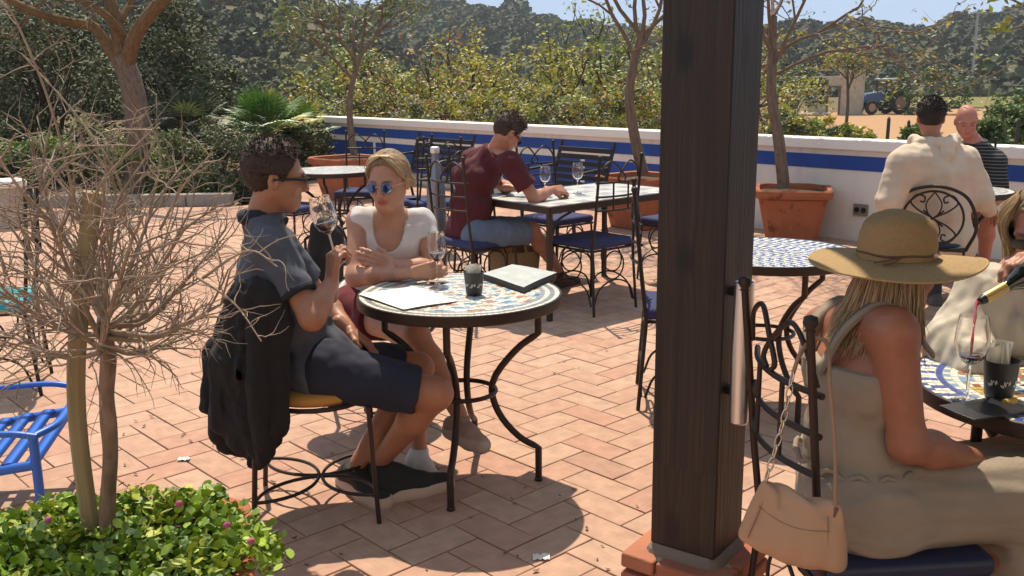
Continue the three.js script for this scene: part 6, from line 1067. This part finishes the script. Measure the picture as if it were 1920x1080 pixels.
// long haired woman at the right edge
{
  const j = { hp: V(1.93, 0.53, -2.84), ch: S(1900, 610, 2.76), nk: S(1910, 510, 2.78), shR: S(1850, 548, 2.72), shL: S(2020, 545, 2.95), lh: V(0.69, 0, 0.72).normalize(), ls: V(0.8, 0, -0.6).normalize() };
  const elR = S(1790, 655, 2.66), wrR = S(1850, 690, 2.5), elL = j.shL.clone().add(V(0.05, -0.27, 0.1)), wrL = elL.clone().add(V(-0.2, 0.02, 0.16)), hipR = j.hp.clone().add(V(-0.06, 0, -0.06)), hipL = j.hp.clone().add(V(0.06, 0, 0.06)), knR = S(1890, 850, 2.55), knL = knR.clone().add(V(0.17, 0.02, 0.1)), anR = V(knR.x + 0.02, 0.1, knR.z - 0.05), anL = V(knL.x + 0.02, 0.1, knL.z - 0.05);
  hipR.y = hipL.y = 0.53;
  const H = headFrame(S(1955, 428, 2.76), V(-0.6, -0.35, 0.72), V(-0.25, 0.95, 0.1));
  person('woman with long blonde hair and cream cardigan at the right frame edge', j.hp, (t, loc) => {
    part('body', loc(merge([WH(meshCaps([...torso(j, 0.9, 1), ...arm(j.shR, elR, wrR, 0.92), ...arm(j.shL, elL, wrL, 0.92), ...leg(hipR, knR, anR, 0.95), ...leg(hipL, knL, anL, 0.95)], 0.012, 0.03)), headGeo(H, j.nk, null, [0.9, 0.45, 0.5], 0.0045), WH(handGeo(wrR, V(0.7, -0.2, 0.5), V(0, -1, 0), -1, 0.6, { s: 0.9 })), WH(handGeo(wrL, dirTo(elL, wrL), V(0, -1, 0), 1, 0.6, { s: 0.9 }))])), skin(0.44, 0.22, 0.15), t);
    const h = shortHair(H, hairMat(0.3, 0.2, 0.11), t, loc, { th: 0.006, low: -0.1, front: 0.03 });
    part('hair_strands', loc(merge(tint(strands(1300, k => { const a = 0.9 + k * 4.5; return toWorld(H, Math.sin(a) * 0.05, 0.125 - 0.02 * rnd(), Math.cos(a) * 0.05); }, k => { const a = 0.75 + k * 4.75; return toWorld(H, Math.sin(a) * 0.108, rr(-0.06, -0.02), Math.cos(a) * 0.1 - 0.01); }, k => { const a = 0.75 + k * 4.75; return toWorld(H, Math.sin(a) * 0.14, rr(-0.32, -0.2), Math.cos(a) * 0.1 - 0.02); }, 0.0022, 0.008, 3, toWorld(H, 0, 0.03, -0.01), 0.112), 0.45))), lockMat(0.5, 0.35, 0.19), h);
    glasses(H, t, loc, M.black, M.black, false);
    part('black_top', loc(meshCaps(torso(j, 0.9, 1).slice(0, 5).map(c => cap(c.a, c.b, c.ra + 0.012, c.rb + 0.012)), 0.012, 0.04)), cloth(lin(0.015, 0.015, 0.018)), t);
    const fz = j.ls.clone().cross(V(0, 1, 0)).normalize(), fw = fz.z > 0 ? fz : fz.negate();
    part('cardigan', loc(meshCaps([...shirtCaps(j, 0.94, 1, 0.03, neckCut(j, -0.03)), cap(j.shR, elR, 0.08, 0.085), cap(elR, along(elR, wrR, 0.75), 0.085, 0.07), cap(j.shL, elL, 0.08, 0.08), cap(elL, wrL, 0.08, 0.07), cap(elR.clone().add(V(0.02, 0, 0)), elR.clone().add(V(0.06, -0.13, 0.02)), 0.07, 0.05)], 0.0095, 0.04, (d, x, y, z) => { const e = fold(0.016, 15)(d, x, y, z), px = (x - j.ch.x) * j.ls.x + (z - j.ch.z) * j.ls.z, pz = (x - j.ch.x) * fw.x + (z - j.ch.z) * fw.z; return Math.max(e, Math.min(0.062 - Math.abs(px), pz - 0.02)); })), cloth(lin(0.6, 0.54, 0.45)), t);
    part('skirt', loc(meshCaps([cap(hipR, hipL, 0.12), shorts(hipR, knR, 0.55, 0.1, 0.09), shorts(hipL, knL, 0.55, 0.1, 0.09)], 0.013, 0.03)), cloth(lin(0.02, 0.02, 0.022)), t);
    const sm = mat(lin(0.3, 0.25, 0.2)); for (const a of [anR, anL]) shoe(a, V(a.x, 0, a.z - 0.05), V(a.x - 0.05, 0, a.z + 0.17), 0.92, sm, sm, t, loc);
  });
}

// ---------- things on the tables and on the floor ----------
function wineGlass(label, foot, axis, s = 1, fill = 0.35, red = true) {
  const t = thing('wine_glass', label, 'glass', foot); t.quaternion.setFromUnitVectors(V(0, 1, 0), axis.clone().normalize()); t.scale.setScalar(s);
  part('bowl', lathe([[0.004, 0.088], [0.012, 0.092], [0.026, 0.104], [0.036, 0.125], [0.0385, 0.145], [0.036, 0.175], [0.031, 0.205], [0.0298, 0.205], [0.0348, 0.175], [0.0373, 0.145], [0.0348, 0.126], [0.0252, 0.1055], [0.0115, 0.0935], [0, 0.0915]], 36), phys(lin(1, 1, 1), { roughness: 0.015, transmission: 1, thickness: 0.0012, ior: 1.5 }), t);
  part('stem', lathe([[0, 0.0005], [0.033, 0.0005], [0.0335, 0.0015], [0.03, 0.003], [0.008, 0.006], [0.0036, 0.014], [0.0032, 0.075], [0.005, 0.0885], [0, 0.0905]], 30), phys(lin(1, 1, 1), { roughness: 0.015, transmission: 1, thickness: 0.004, ior: 1.5 }), t);
  if (fill) { const y = 0.1055 + fill * 0.06; const w = y => y < 0.126 ? lerp(0.0248, 0.0343, (y - 0.1055) / 0.0205) : y < 0.145 ? lerp(0.0343, 0.0368, (y - 0.126) / 0.019) : lerp(0.0368, 0.0343, (y - 0.145) / 0.03); part('wine', lathe([[0, 0.0921], [0.011, 0.0941], [0.0246, 0.106], [w((0.1055 + y) / 2), (0.1055 + y) / 2], [w(y) - 0.0005, y], [0, y]], 32), red ? M.wine : phys(lin(0.7, 0.6, 0.25), { roughness: 0.03, transmission: 0.8, thickness: 0.02 }), t); }
  return t;
}
// table A
{ // glass in the man's hand, tilted back a little
  const ax = V(-0.22, 1, 0.02).normalize(), bowl = S(607, 402, 3.25); wineGlass('wine glass with a little red wine raised by the man in the polo shirt', bowl.clone().addScaledVector(ax, -0.15 * 1.12), ax, 1.12, 0.35); }
{ const b = V(0, 0, 0); const f = S(820, 518, 3.72).setY(0.7515); wineGlass('wine glass with red wine under the hand of the woman in white', f, V(0, 1, 0), 1.0, 0.3); }
const texMenu = (() => { const c = document.createElement('canvas'); c.width = 256; c.height = 360; const x = c.getContext('2d'); x.fillStyle = '#f4f1ea'; x.fillRect(0, 0, 256, 360); x.fillStyle = '#5c6068'; for (let i = 0; i < 17; i++) { const w = 60 + ((i * 53) % 110); x.fillRect(28, 52 + i * 16, w, 3); x.fillRect(205, 52 + i * 16, 22, 3); } x.fillRect(70, 22, 116, 7); const t = new THREE.CanvasTexture(c); t.colorSpace = THREE.SRGBColorSpace; return t; })();
function sheet(name, label, corners, y, th, m, sideM) {
  const t = thing(name, label, 'menu', corners[0].clone().setY(y)), o = t.position, pos = [], uv = [], idx = [], q = corners.map(c => c.clone().sub(o).setY(th));
  const g = new THREE.BufferGeometry(); for (let j = 0; j <= 6; j++) for (let i = 0; i <= 6; i++) { const a = q[0].clone().lerp(q[1], i / 6), b = q[3].clone().lerp(q[2], i / 6), p = a.lerp(b, j / 6); pos.push(p.x, p.y + 0.0012 * Math.sin(i * 0.9 + j), p.z); uv.push(i / 6, j / 6); }
  for (let j = 0; j < 6; j++) for (let i = 0; i < 6; i++) { const a = j * 7 + i; idx.push(a, a + 1, a + 7, a + 7, a + 1, a + 8); }
  g.setAttribute('position', new THREE.Float32BufferAttribute(pos, 3)); g.setAttribute('uv', new THREE.Float32BufferAttribute(uv, 2)); g.setIndex(idx); g.computeVertexNormals(); if (g.attributes.normal.getY(10) < 0) { g.setIndex(idx.reverse()); g.computeVertexNormals(); }
  part('printed_page', g, m, t);
  const sh = new THREE.Shape(); q.forEach((p, i) => i ? sh.lineTo(p.x, -p.z) : sh.moveTo(p.x, -p.z)); const e = new THREE.ExtrudeGeometry(sh, { depth: th - 0.0016, bevelEnabled: false }); e.rotateX(-Math.PI / 2); part('backing', e, sideM, t);
  return t;
}
sheet('menu_sheet', 'white printed menu sheet on the near left of the centre table', [G(672, 553, 0.753), G(757, 581, 0.753), G(858, 565, 0.753), G(775, 538, 0.753)], 0.752, 0.004, mat(0xffffff, { map: texMenu, roughness: 0.85 }), mat(lin(0.2, 0.2, 0.2)));
{ const pg = mat(lin(0.42, 0.46, 0.47), { roughness: 0.6, map: tMottle1 }); const f = sheet('menu_folder', 'thick grey menu folder lying behind the cup on the centre table', [G(905, 515, 0.77), G(982, 540, 0.77), G(1044, 512, 0.77), G(960, 497, 0.77)], 0.752, 0.022, pg, mat(lin(0.03, 0.03, 0.032), { roughness: 0.6 })); }
function cup(label, foot, s, tissue) {
  const t = thing('black_cup', label, 'cup', foot); t.scale.setScalar(s);
  part('cup_body', lathe([[0, 0.001], [0.03, 0], [0.032, 0.004], [0.04, 0.088], [0.0405, 0.09], [0.0385, 0.09], [0.031, 0.006], [0, 0.005]], 36), mat(lin(0.02, 0.021, 0.022), { roughness: 0.4 }), t);
  // scrawled white mark on the cup
  const mk = []; const ring2 = (a, y, r = 0.0372) => V(Math.cos(a) * r, y, Math.sin(a) * r);
  for (const a0 of [0.6, 1.4, 2.2]) mk.push(sweep(curve([...Array(14).keys()].map(i => ring2(a0 + i * 0.045, 0.038 + 0.009 * Math.sin(i * 1.7) * (i % 3 ? 1 : -0.6), 0.0368)), 40), 0.0008, 4));
  part('white_lettering', mk, mat(lin(0.7, 0.7, 0.68)), t);
  const tg = []; for (let i = 0; i < 5; i++) { const g = new THREE.PlaneGeometry(0.05, 0.08, 5, 5), p = g.attributes.position; for (let k = 0; k < p.count; k++) p.setZ(k, 0.006 * Math.sin(p.getX(k) * 90 + i) + 0.01 * p.getY(k)); g.rotateZ(rr(-0.3, 0.3)); g.rotateY(i * 0.7 + 0.4); g.translate(rr(-0.008, 0.008), 0.078 + rr(0, 0.02) * tissue, rr(-0.01, 0.01)); g.computeVertexNormals(); tg.push(g); }
  part('paper_napkins', tg, mat(lin(0.74, 0.73, 0.66), { side: THREE.DoubleSide, roughness: 0.95 }), t);
  return t;
}
cup('black cup of paper napkins standing on the centre table', G(889, 551, 0.752), 0.95, 0.2);
// man's jacket over the chair back
{
  const c = chairA.clone(), t = thing('black_jacket', 'black jacket draped over the back of the polo mans chair', 'jacket', V(c.x - 0.2, 0, c.z)), o = t.position;
  const L = [[448, 548, 3.22, 404, 812, 3.2], [462, 535, 3.28, 425, 835, 3.24], [478, 530, 3.3, 452, 838, 3.27], [492, 530, 3.34, 478, 866, 3.22], [506, 540, 3.34, 492, 850, 3.26], [524, 560, 3.3, 512, 822, 3.28], [532, 590, 3.24, 530, 790, 3.24], [440, 560, 3.4, 392, 765, 3.36], [452, 540, 3.46, 420, 800, 3.44]];
  L.push([452, 556, 3.1, 408, 792, 3.1], [474, 540, 3.09, 440, 828, 3.09], [500, 545, 3.08, 470, 838, 3.08], [522, 570, 3.08, 500, 845, 3.08], [532, 610, 3.09, 524, 800, 3.09]);
  const caps = L.flatMap(([u, v, d, u2, v2, d2]) => { const a = S(u, v, d), b = S(u2, v2, d2), m = a.clone().lerp(b, 0.5).add(V(-0.02, 0, 0)); return [cap(a, m, 0.032, 0.036), cap(m, b, 0.036, 0.03)]; });
  const g = meshCaps(caps, 0.0075, 0.055, (d, x, y, z) => d > 0.05 ? d : d + 0.012 * noise(x * 26, y * 5, z * 26) + 0.004 * noise(x * 40, y * 30, z * 40)); g.translate(-o.x, -o.y, -o.z);
  part('jacket_cloth', g, cloth(lin(0.014, 0.012, 0.016)), t);
  const s1 = meshCaps([cap(S(486, 600, 3.06), S(484, 720, 3.04), 0.042, 0.04), cap(S(484, 720, 3.04), S(492, 862, 3.06), 0.04, 0.028)], 0.0075, 0.02, fold(0.01, 18)); s1.translate(-o.x, -o.y, -o.z); part('sleeve', s1, cloth(lin(0.014, 0.012, 0.016)), t);
}
// black bag hanging from the woman's chair
{ const o = S(603, 480, 4.25), t = thing('black_shoulder_bag', 'soft black bag hanging beside the woman in white, behind the raised glass', 'bag', V(o.x, 0.62, o.z)), g = meshCaps([cap(S(605, 430, 4.25), S(596, 525, 4.25), 0.05, 0.075), cap(S(625, 440, 4.3), S(615, 535, 4.3), 0.045, 0.07)], 0.01, 0.04, fold(0.012, 14)); g.translate(-t.position.x, -t.position.y, -t.position.z); part('bag_body', g, cloth(lin(0.012, 0.012, 0.014)), t); part('strap', bar([S(610, 440, 4.25), S(628, 405, 4.3), S(645, 420, 4.32)].map(p => p.sub(t.position)), 0.008, 12), M.black, t); }
// rectangular table: two glasses
wineGlass('empty wine glass nearest the hand of the man in maroon', S(1022, 356, 6.62).setY(0.7505), V(0, 1, 0), 1.0, 0);
wineGlass('empty wine glass to the right on the rectangular table', S(1083, 346, 6.75).setY(0.7505), V(0, 1, 0), 1.05, 0);
// straw basket under the rectangular table
{ const p = V(0.02, 0, -6.75), t = thing('straw_basket', 'woven straw basket on the floor under the rectangular table', 'basket', p), m = mat(lin(0.42, 0.29, 0.14), { map: rep(texBark, 14, 14), bumpMap: rep(texBark, 14, 14), bumpScale: 0.006 }); part('basket_body', lathe([[0, 0.002], [0.13, 0], [0.16, 0.1], [0.18, 0.28], [0.185, 0.36], [0.175, 0.36], [0.15, 0.1], [0.12, 0.02], [0, 0.02]], 32), m, t); for (const s of [-1, 1]) part('handle', bar([V(-0.08, 0.35, s * 0.17), V(-0.06, 0.46, s * 0.16), V(0.06, 0.46, s * 0.16), V(0.08, 0.35, s * 0.17)], 0.009, 16), m, t); }
// tall steel floor ashtray left of the man in maroon
{ const p = S(819, 420, 7.3), t = thing('floor_ashtray', 'tall bottle shaped silver ashtray left of the man in maroon', 'ashtray', V(p.x, 0, p.z)); part('body', lathe([[0, 0], [0.1, 0], [0.1, 0.02], [0.075, 0.04], [0.072, 0.66], [0.07, 0.74], [0.05, 0.86], [0.03, 0.93], [0.027, 1.0]], 32), mat(lin(0.22, 0.23, 0.27), { metalness: 0.8, roughness: 0.4 }), t); part('cap', lathe([[0.027, 1.0], [0.036, 1.005], [0.036, 1.04], [0.028, 1.05], [0, 1.05]], 24), mat(lin(0.7, 0.7, 0.7), { roughness: 0.4, metalness: 0.7 }), t); }
// turquoise cloth on the left chair
{ const p = V(-2.66, 0.47, -4.75), t = thing('turquoise_cloth', 'crumpled turquoise cloth on the chair at the left frame edge', 'cloth', p); part('cloth', meshCaps([cap(V(-0.1, 0.03, 0), V(0.12, 0.035, 0.06), 0.035, 0.03), cap(V(0, 0.04, 0.05), V(0.17, 0.03, -0.03), 0.035, 0.022), cap(V(0.1, 0.04, 0), V(0.2, 0.02, 0.08), 0.025, 0.015)], 0.009, 0.03, fold(0.014, 22)), cloth(lin(0.03, 0.36, 0.42)), t); }
// table B: bottle, glass, wine stream, cup, slate, cork
const gB0 = G(1812, 752, 0.752); 
wineGlass('wine glass being filled with red wine at the lower right table', gB0, V(0, 1, 0), 1.05, 0.12);
cup('black cup with white napkins and straws on the lower right table', G(1872, 742, 0.752), 1.05, 1);
{ const p = G(1845, 770, 0.752), t = thing('slate_tile', 'thin black slate tile lying on the lower right table', 'slate', p, 0.35); const g = bx(0.17, 0.007, 0.11, 0, 0.0042, 0, 0.002); part('slate', g, mat(lin(0.02, 0.02, 0.024), { roughness: 0.3, bumpMap: tGrain3, bumpScale: 0.002 }), t); }
{ const p = G(1893, 759, 0.752), t = thing('yellow_cork', 'small yellow wine cork beside the black cup', 'cork', p.add(V(0, 0.0085, 0)), 0.4); part('cork', T(new THREE.CylinderGeometry(0.0085, 0.008, 0.036, 14), 0, 0, 0, 0, 0, Math.PI / 2), mat(lin(0.55, 0.38, 0.08), { bumpMap: tFine6, bumpScale: 0.001 }), t); }
{
  const tip = S(1836, 566, 2.42), ax = dirTo(tip, S(1918, 520, 2.46)), t = thing('wine_bottle', 'dark wine bottle with gold neck foil tilted to pour, right edge', 'bottle', tip); t.quaternion.setFromUnitVectors(V(0, 1, 0), ax);
  part('bottle_glass', lathe([[0.0145, 0.085], [0.0155, 0.1], [0.026, 0.125], [0.0365, 0.15], [0.0375, 0.17], [0.0375, 0.3], [0.034, 0.306], [0, 0.3]], 32), phys(lin(0.008, 0.012, 0.01), { roughness: 0.06, clearcoat: 1, clearcoatRoughness: 0.03 }), t);
  part('neck_foil', lathe([[0.0135, 0.018], [0.0145, 0.02], [0.0148, 0.085], [0.0146, 0.086]], 28), mat(lin(0.62, 0.44, 0.16), { roughness: 0.35, metalness: 0.6 }), t);
  part('pourer', lathe([[0, -0.002], [0.009, 0], [0.0105, 0.006], [0.0125, 0.012], [0.0138, 0.02]], 20), M.black, t);
  const e = gB0.clone().setY(0.752 + 0.118), w = thing('wine_stream', 'thin stream of red wine falling from bottle into glass', 'wine', tip.clone());
  const q = tip.clone().addScaledVector(ax, 0.002), m = q.clone().lerp(e, 0.5).add(V(-0.004, 0.012, 0)); part('stream', sweep(curve([q, q.clone().addScaledVector(ax, -0.008), m, e], 18).map(p => p.sub(w.position)), k => 0.0055 - 0.0025 * k + 0.0012 * Math.sin(k * 23) + 0.0006 * Math.sin(k * 61), 8), phys(lin(0.3, 0.012, 0.03), { roughness: 0.05, clearcoat: 1 }), w);
}
// the waiter who pours stands just outside the frame
{
  const sh = V(1.95, 1.32, -2.25), el = V(1.95, 1.1, -2.42), wr = S(1985, 470, 2.5), b = V(2.08, 0, -2.1);
  const j = { hp: V(2.14, 0.92, -2.08), ch: V(2.12, 1.25, -2.1), nk: V(2.11, 1.43, -2.1), shR: sh, shL: V(2.3, 1.33, -1.97), lh: V(0.8, 0, 0.6).normalize(), ls: V(0.8, 0, 0.6).normalize() };
  const H = headFrame(V(2.08, 1.58, -2.14), V(-0.7, -0.3, -0.6), V(0, 1, 0)), elL = V(2.36, 1.08, -1.95), wrL = V(2.3, 0.86, -2.0), hipL = V(2.2, 0.9, -2.02), hipR = V(2.08, 0.9, -2.13), knL = V(2.22, 0.5, -2.02), knR = V(2.09, 0.5, -2.15), anL = V(2.23, 0.09, -1.99), anR = V(2.1, 0.09, -2.12);
  person('waiter pouring wine, only the hand on the bottle enters at right', j.hp, (t, loc) => {
    const ax = dirTo(S(1836, 566, 2.42), S(1918, 520, 2.46));
    part('body', loc(merge([WH(meshCaps([...torso(j), ...arm(sh, el, wr), ...arm(j.shL, elL, wrL), ...leg(hipR, knR, anR), ...leg(hipL, knL, anL)], 0.014, 0.03)), headGeo(H, j.nk, null, [0.85, 0.6, 0.6], 0.006), WH(handGeo(wr, V(-0.95, -0.12, 0.1), V(0.15, -0.95, 0.25), 1, [0.45, 0.6, 0.7, 0.8], { thumbIn: 0.6 })), WH(handGeo(wrL, V(0, -1, 0), V(-1, 0, 0), 1, 0.3, { h: 0.005 }))])), skin(0.44, 0.22, 0.15), t);
    shortHair(H, hairMat(0.03, 0.02, 0.015), t, loc, { h: 0.006 });
    part('shirt', loc(meshCaps([...shirtCaps(j, 1, 0, 0.016, neckCut(j, -0.005)), sleeve(sh, el, 0.7, 0.07, 0.065), sleeve(j.shL, elL, 0.7, 0.07, 0.065)], 0.014, 0.03)), cloth(lin(0.03, 0.03, 0.035)), t);
    part('trousers', loc(meshCaps([cap(hipR, hipL, 0.122), cap(hipR, knR, 0.1, 0.075), cap(knR, anR, 0.072, 0.055), cap(hipL, knL, 0.1, 0.075), cap(knL, anL, 0.072, 0.055)], 0.014, 0.03)), cloth(lin(0.03, 0.03, 0.035)), t);
    for (const a of [anR, anL]) shoe(a, V(a.x + 0.04, 0, a.z + 0.04), V(a.x - 0.12, 0, a.z - 0.12), 1, M.black, M.black, t, loc);
  });
}
// handbag on the hat woman's chair
{
  const c = S(1486, 990, 1.86), t = thing('handbag', 'taupe leather handbag with chain strap hanging on the chair back', 'bag', c.clone());
  const P = (u, v, d) => S(u, v, d).sub(c), lm = mat(lin(0.4, 0.25, 0.16), { roughness: 0.5, bumpMap: tGrain3, bumpScale: 0.0015 });
  const cs = [cap(P(1432, 945, 1.9), P(1412, 1000, 1.9), 0.012, 0.014), cap(P(1450, 925, 1.89), P(1440, 1012, 1.88), 0.018, 0.028), cap(P(1500, 935, 1.86), P(1482, 1028, 1.86), 0.024, 0.034), cap(P(1550, 965, 1.82), P(1545, 1040, 1.82), 0.02, 0.026), cap(P(1450, 925, 1.89), P(1550, 960, 1.82), 0.016), cap(P(1418, 1000, 1.9), P(1555, 1045, 1.81), 0.018, 0.02), cap(P(1425, 970, 1.9), P(1560, 1010, 1.81), 0.022, 0.02)];
  const A = P(1440, 908, 1.885), B = P(1566, 955, 1.80), C2 = P(1572, 1058, 1.80), D2 = P(1398, 1002, 1.91), grid = [];
  for (let a = 0; a <= 9; a++) for (let b = 0; b <= 7; b++) { const u = a / 9, v = b / 7, p = A.clone().lerp(B, u).lerp(D2.clone().lerp(C2, u), v).add(V(0, v === 0 ? 0 : 0, 0)), r = 0.009 + 0.022 * Math.sin(Math.PI * clamp(u, 0.06, 0.94)) * Math.pow(smooth(0, 0.75, v), 0.8) * (v > 0.9 ? 0.8 : 1); p.y -= 0.012 * Math.sin(Math.PI * u) * (1 - v); grid.push(cap(p, p.clone().add(V(0.001, 0, 0)), r)); }
  part('bag_body', meshCaps(grid, 0.0042, 0.022, (d, x, y, z) => d > 0.03 ? d : d + 0.004 * noise(x * 24, y * 16, z * 24) + 0.0035 * Math.sin((x - z * 0.6) * 150 + 2 * noise(x * 14, y * 14)) * smooth(0.02, 0.06, y)), lm, t);
  { const nrm = B.clone().sub(A).cross(D2.clone().sub(A)).normalize(); if (nrm.dot(c.clone().sub(camera.position)) > 0) nrm.negate();
    const rad = (u, v) => 0.009 + 0.022 * Math.sin(Math.PI * clamp(u, 0.06, 0.94)) * Math.pow(smooth(0, 0.75, v), 0.8), on = (u, v) => A.clone().lerp(B, u).lerp(D2.clone().lerp(C2, u), v).add(V(0, -0.012 * Math.sin(Math.PI * u) * (1 - v), 0)).addScaledVector(nrm, rad(u, v) + 0.0105), dk = mat(lin(0.27, 0.16, 0.1), { roughness: 0.5 });
    part('flap_seam', sweep([...Array(15).keys()].map(i => on(0.03 + i / 14 * 0.94, 0.34 + 0.05 * Math.sin(i / 14 * Math.PI))), 0.0016, 5), dk, t);
    part('side_seam', sweep([...Array(9).keys()].map(i => on(0.94, 0.08 + i / 8 * 0.86)), 0.0014, 5), dk, t); part('side_seam', sweep([...Array(9).keys()].map(i => on(0.06, 0.08 + i / 8 * 0.86)), 0.0014, 5), dk, t);
  }
  part('side_tab', meshCaps([cap(P(1568, 955, 1.8), P(1563, 985, 1.8), 0.009, 0.012)], 0.003, 0.01), mat(lin(0.14, 0.06, 0.035), { roughness: 0.5 }), t);
  const gold = mat(lin(0.62, 0.55, 0.45), { metalness: 1, roughness: 0.25 }), a = S(1435, 905, 1.88), b = S(1485, 700, 1.92), n = 9;
  for (let i = 0; i < n; i++) { const p = a.clone().lerp(b, (i + 0.5) / n).add(V(0.006 * Math.sin(i / n * 3.1), 0, 0)), g = new THREE.TorusGeometry(0.0085, 0.0022, 6, 16); g.scale(0.75, 1.75, 1); g.rotateY(i % 2 ? 0.2 : 1.6); g.rotateZ(-0.22); const q = p.sub(c); g.translate(q.x, q.y, q.z); part('chain_link', g, gold, t); }
  part('strap', bar([S(1487, 700, 1.92), S(1500, 665, 1.93), S(1524, 636, 1.95), S(1548, 640, 1.93), S(1556, 720, 1.87), S(1566, 850, 1.83), S(1566, 950, 1.8)].map(p => p.sub(c)), 0.0045, 30), mat(lin(0.3, 0.18, 0.11), { roughness: 0.6 }), t);
}
// litter on the paving
const leafBits = [[90, 835], [232, 815], [360, 700], [255, 790], [285, 782], [310, 790], [345, 815], [358, 828], [270, 800], [400, 835], [410, 845], [455, 860], [330, 655], [965, 945], [960, 935], [1140, 1068], [1080, 975], [1130, 1025], [1120, 1050], [985, 915], [905, 895], [1005, 1072], [800, 1068], [1195, 950], [435, 720], [60, 800], [110, 700], [30, 660], [180, 730], [1085, 690], [1050, 930], [480, 915], [255, 890], [420, 930], [575, 1060], [640, 1040], [1040, 700]];
for (let i = 0; i < 26; i++) leafBits.push([rr(40, 1200), rr(640, 1075)]);
const bitMat = [mat(lin(0.1, 0.055, 0.03), { side: THREE.DoubleSide }), mat(lin(0.16, 0.09, 0.045), { side: THREE.DoubleSide })];
leafBits.forEach(([u, v], i) => { const p = G(u, v, 0.002), t = thing('dry_leaf', 'small curled brown dry leaf fallen on the brick paving', 'leaf', p, rnd() * 6.28, 'dry leaves scattered on the paving'); const g = new THREE.PlaneGeometry(0.018, 0.01, 4, 2), q = g.attributes.position; for (let k = 0; k < q.count; k++) { const x = q.getX(k), y = q.getY(k); q.setXYZ(k, x, y * (1 - (x / 0.0095) ** 2 * 0.9), 0.003 + 40 * x * x * rr(0.6, 1.4)); } g.rotateX(-Math.PI / 2); g.computeVertexNormals(); const m = part('blade', g, bitMat[i % 2], t); t.scale.setScalar(rr(0.7, 1.5)); });
for (const [u, v, s, label] of [[1015, 1046, 1, 'crumpled scrap of white paper on the floor near the post'], [345, 862, 0.9, 'flattened scrap of white paper on the floor left of the jacket']]) { const p = G(u, v, 0.002), t = thing('paper_scrap', label, 'litter', p); const g = new THREE.PlaneGeometry(0.055 * s, 0.035 * s, 7, 5), q = g.attributes.position; for (let k = 0; k < q.count; k++) q.setZ(k, 0.006 + 0.01 * noise(q.getX(k) * 90, q.getY(k) * 90, u)); g.rotateX(-Math.PI / 2); g.computeVertexNormals(); part('paper', g, mat(lin(0.7, 0.7, 0.68), { side: THREE.DoubleSide }), t); }

// ---------- render ----------
const renderer = new THREE.WebGLRenderer({ antialias: true });
renderer.toneMapping = THREE.LinearToneMapping;
renderer.toneMappingExposure = EXPOSURE;
renderer.shadowMap.enabled = true;
renderer.setSize(1024, 576);
renderer.render(scene, camera);
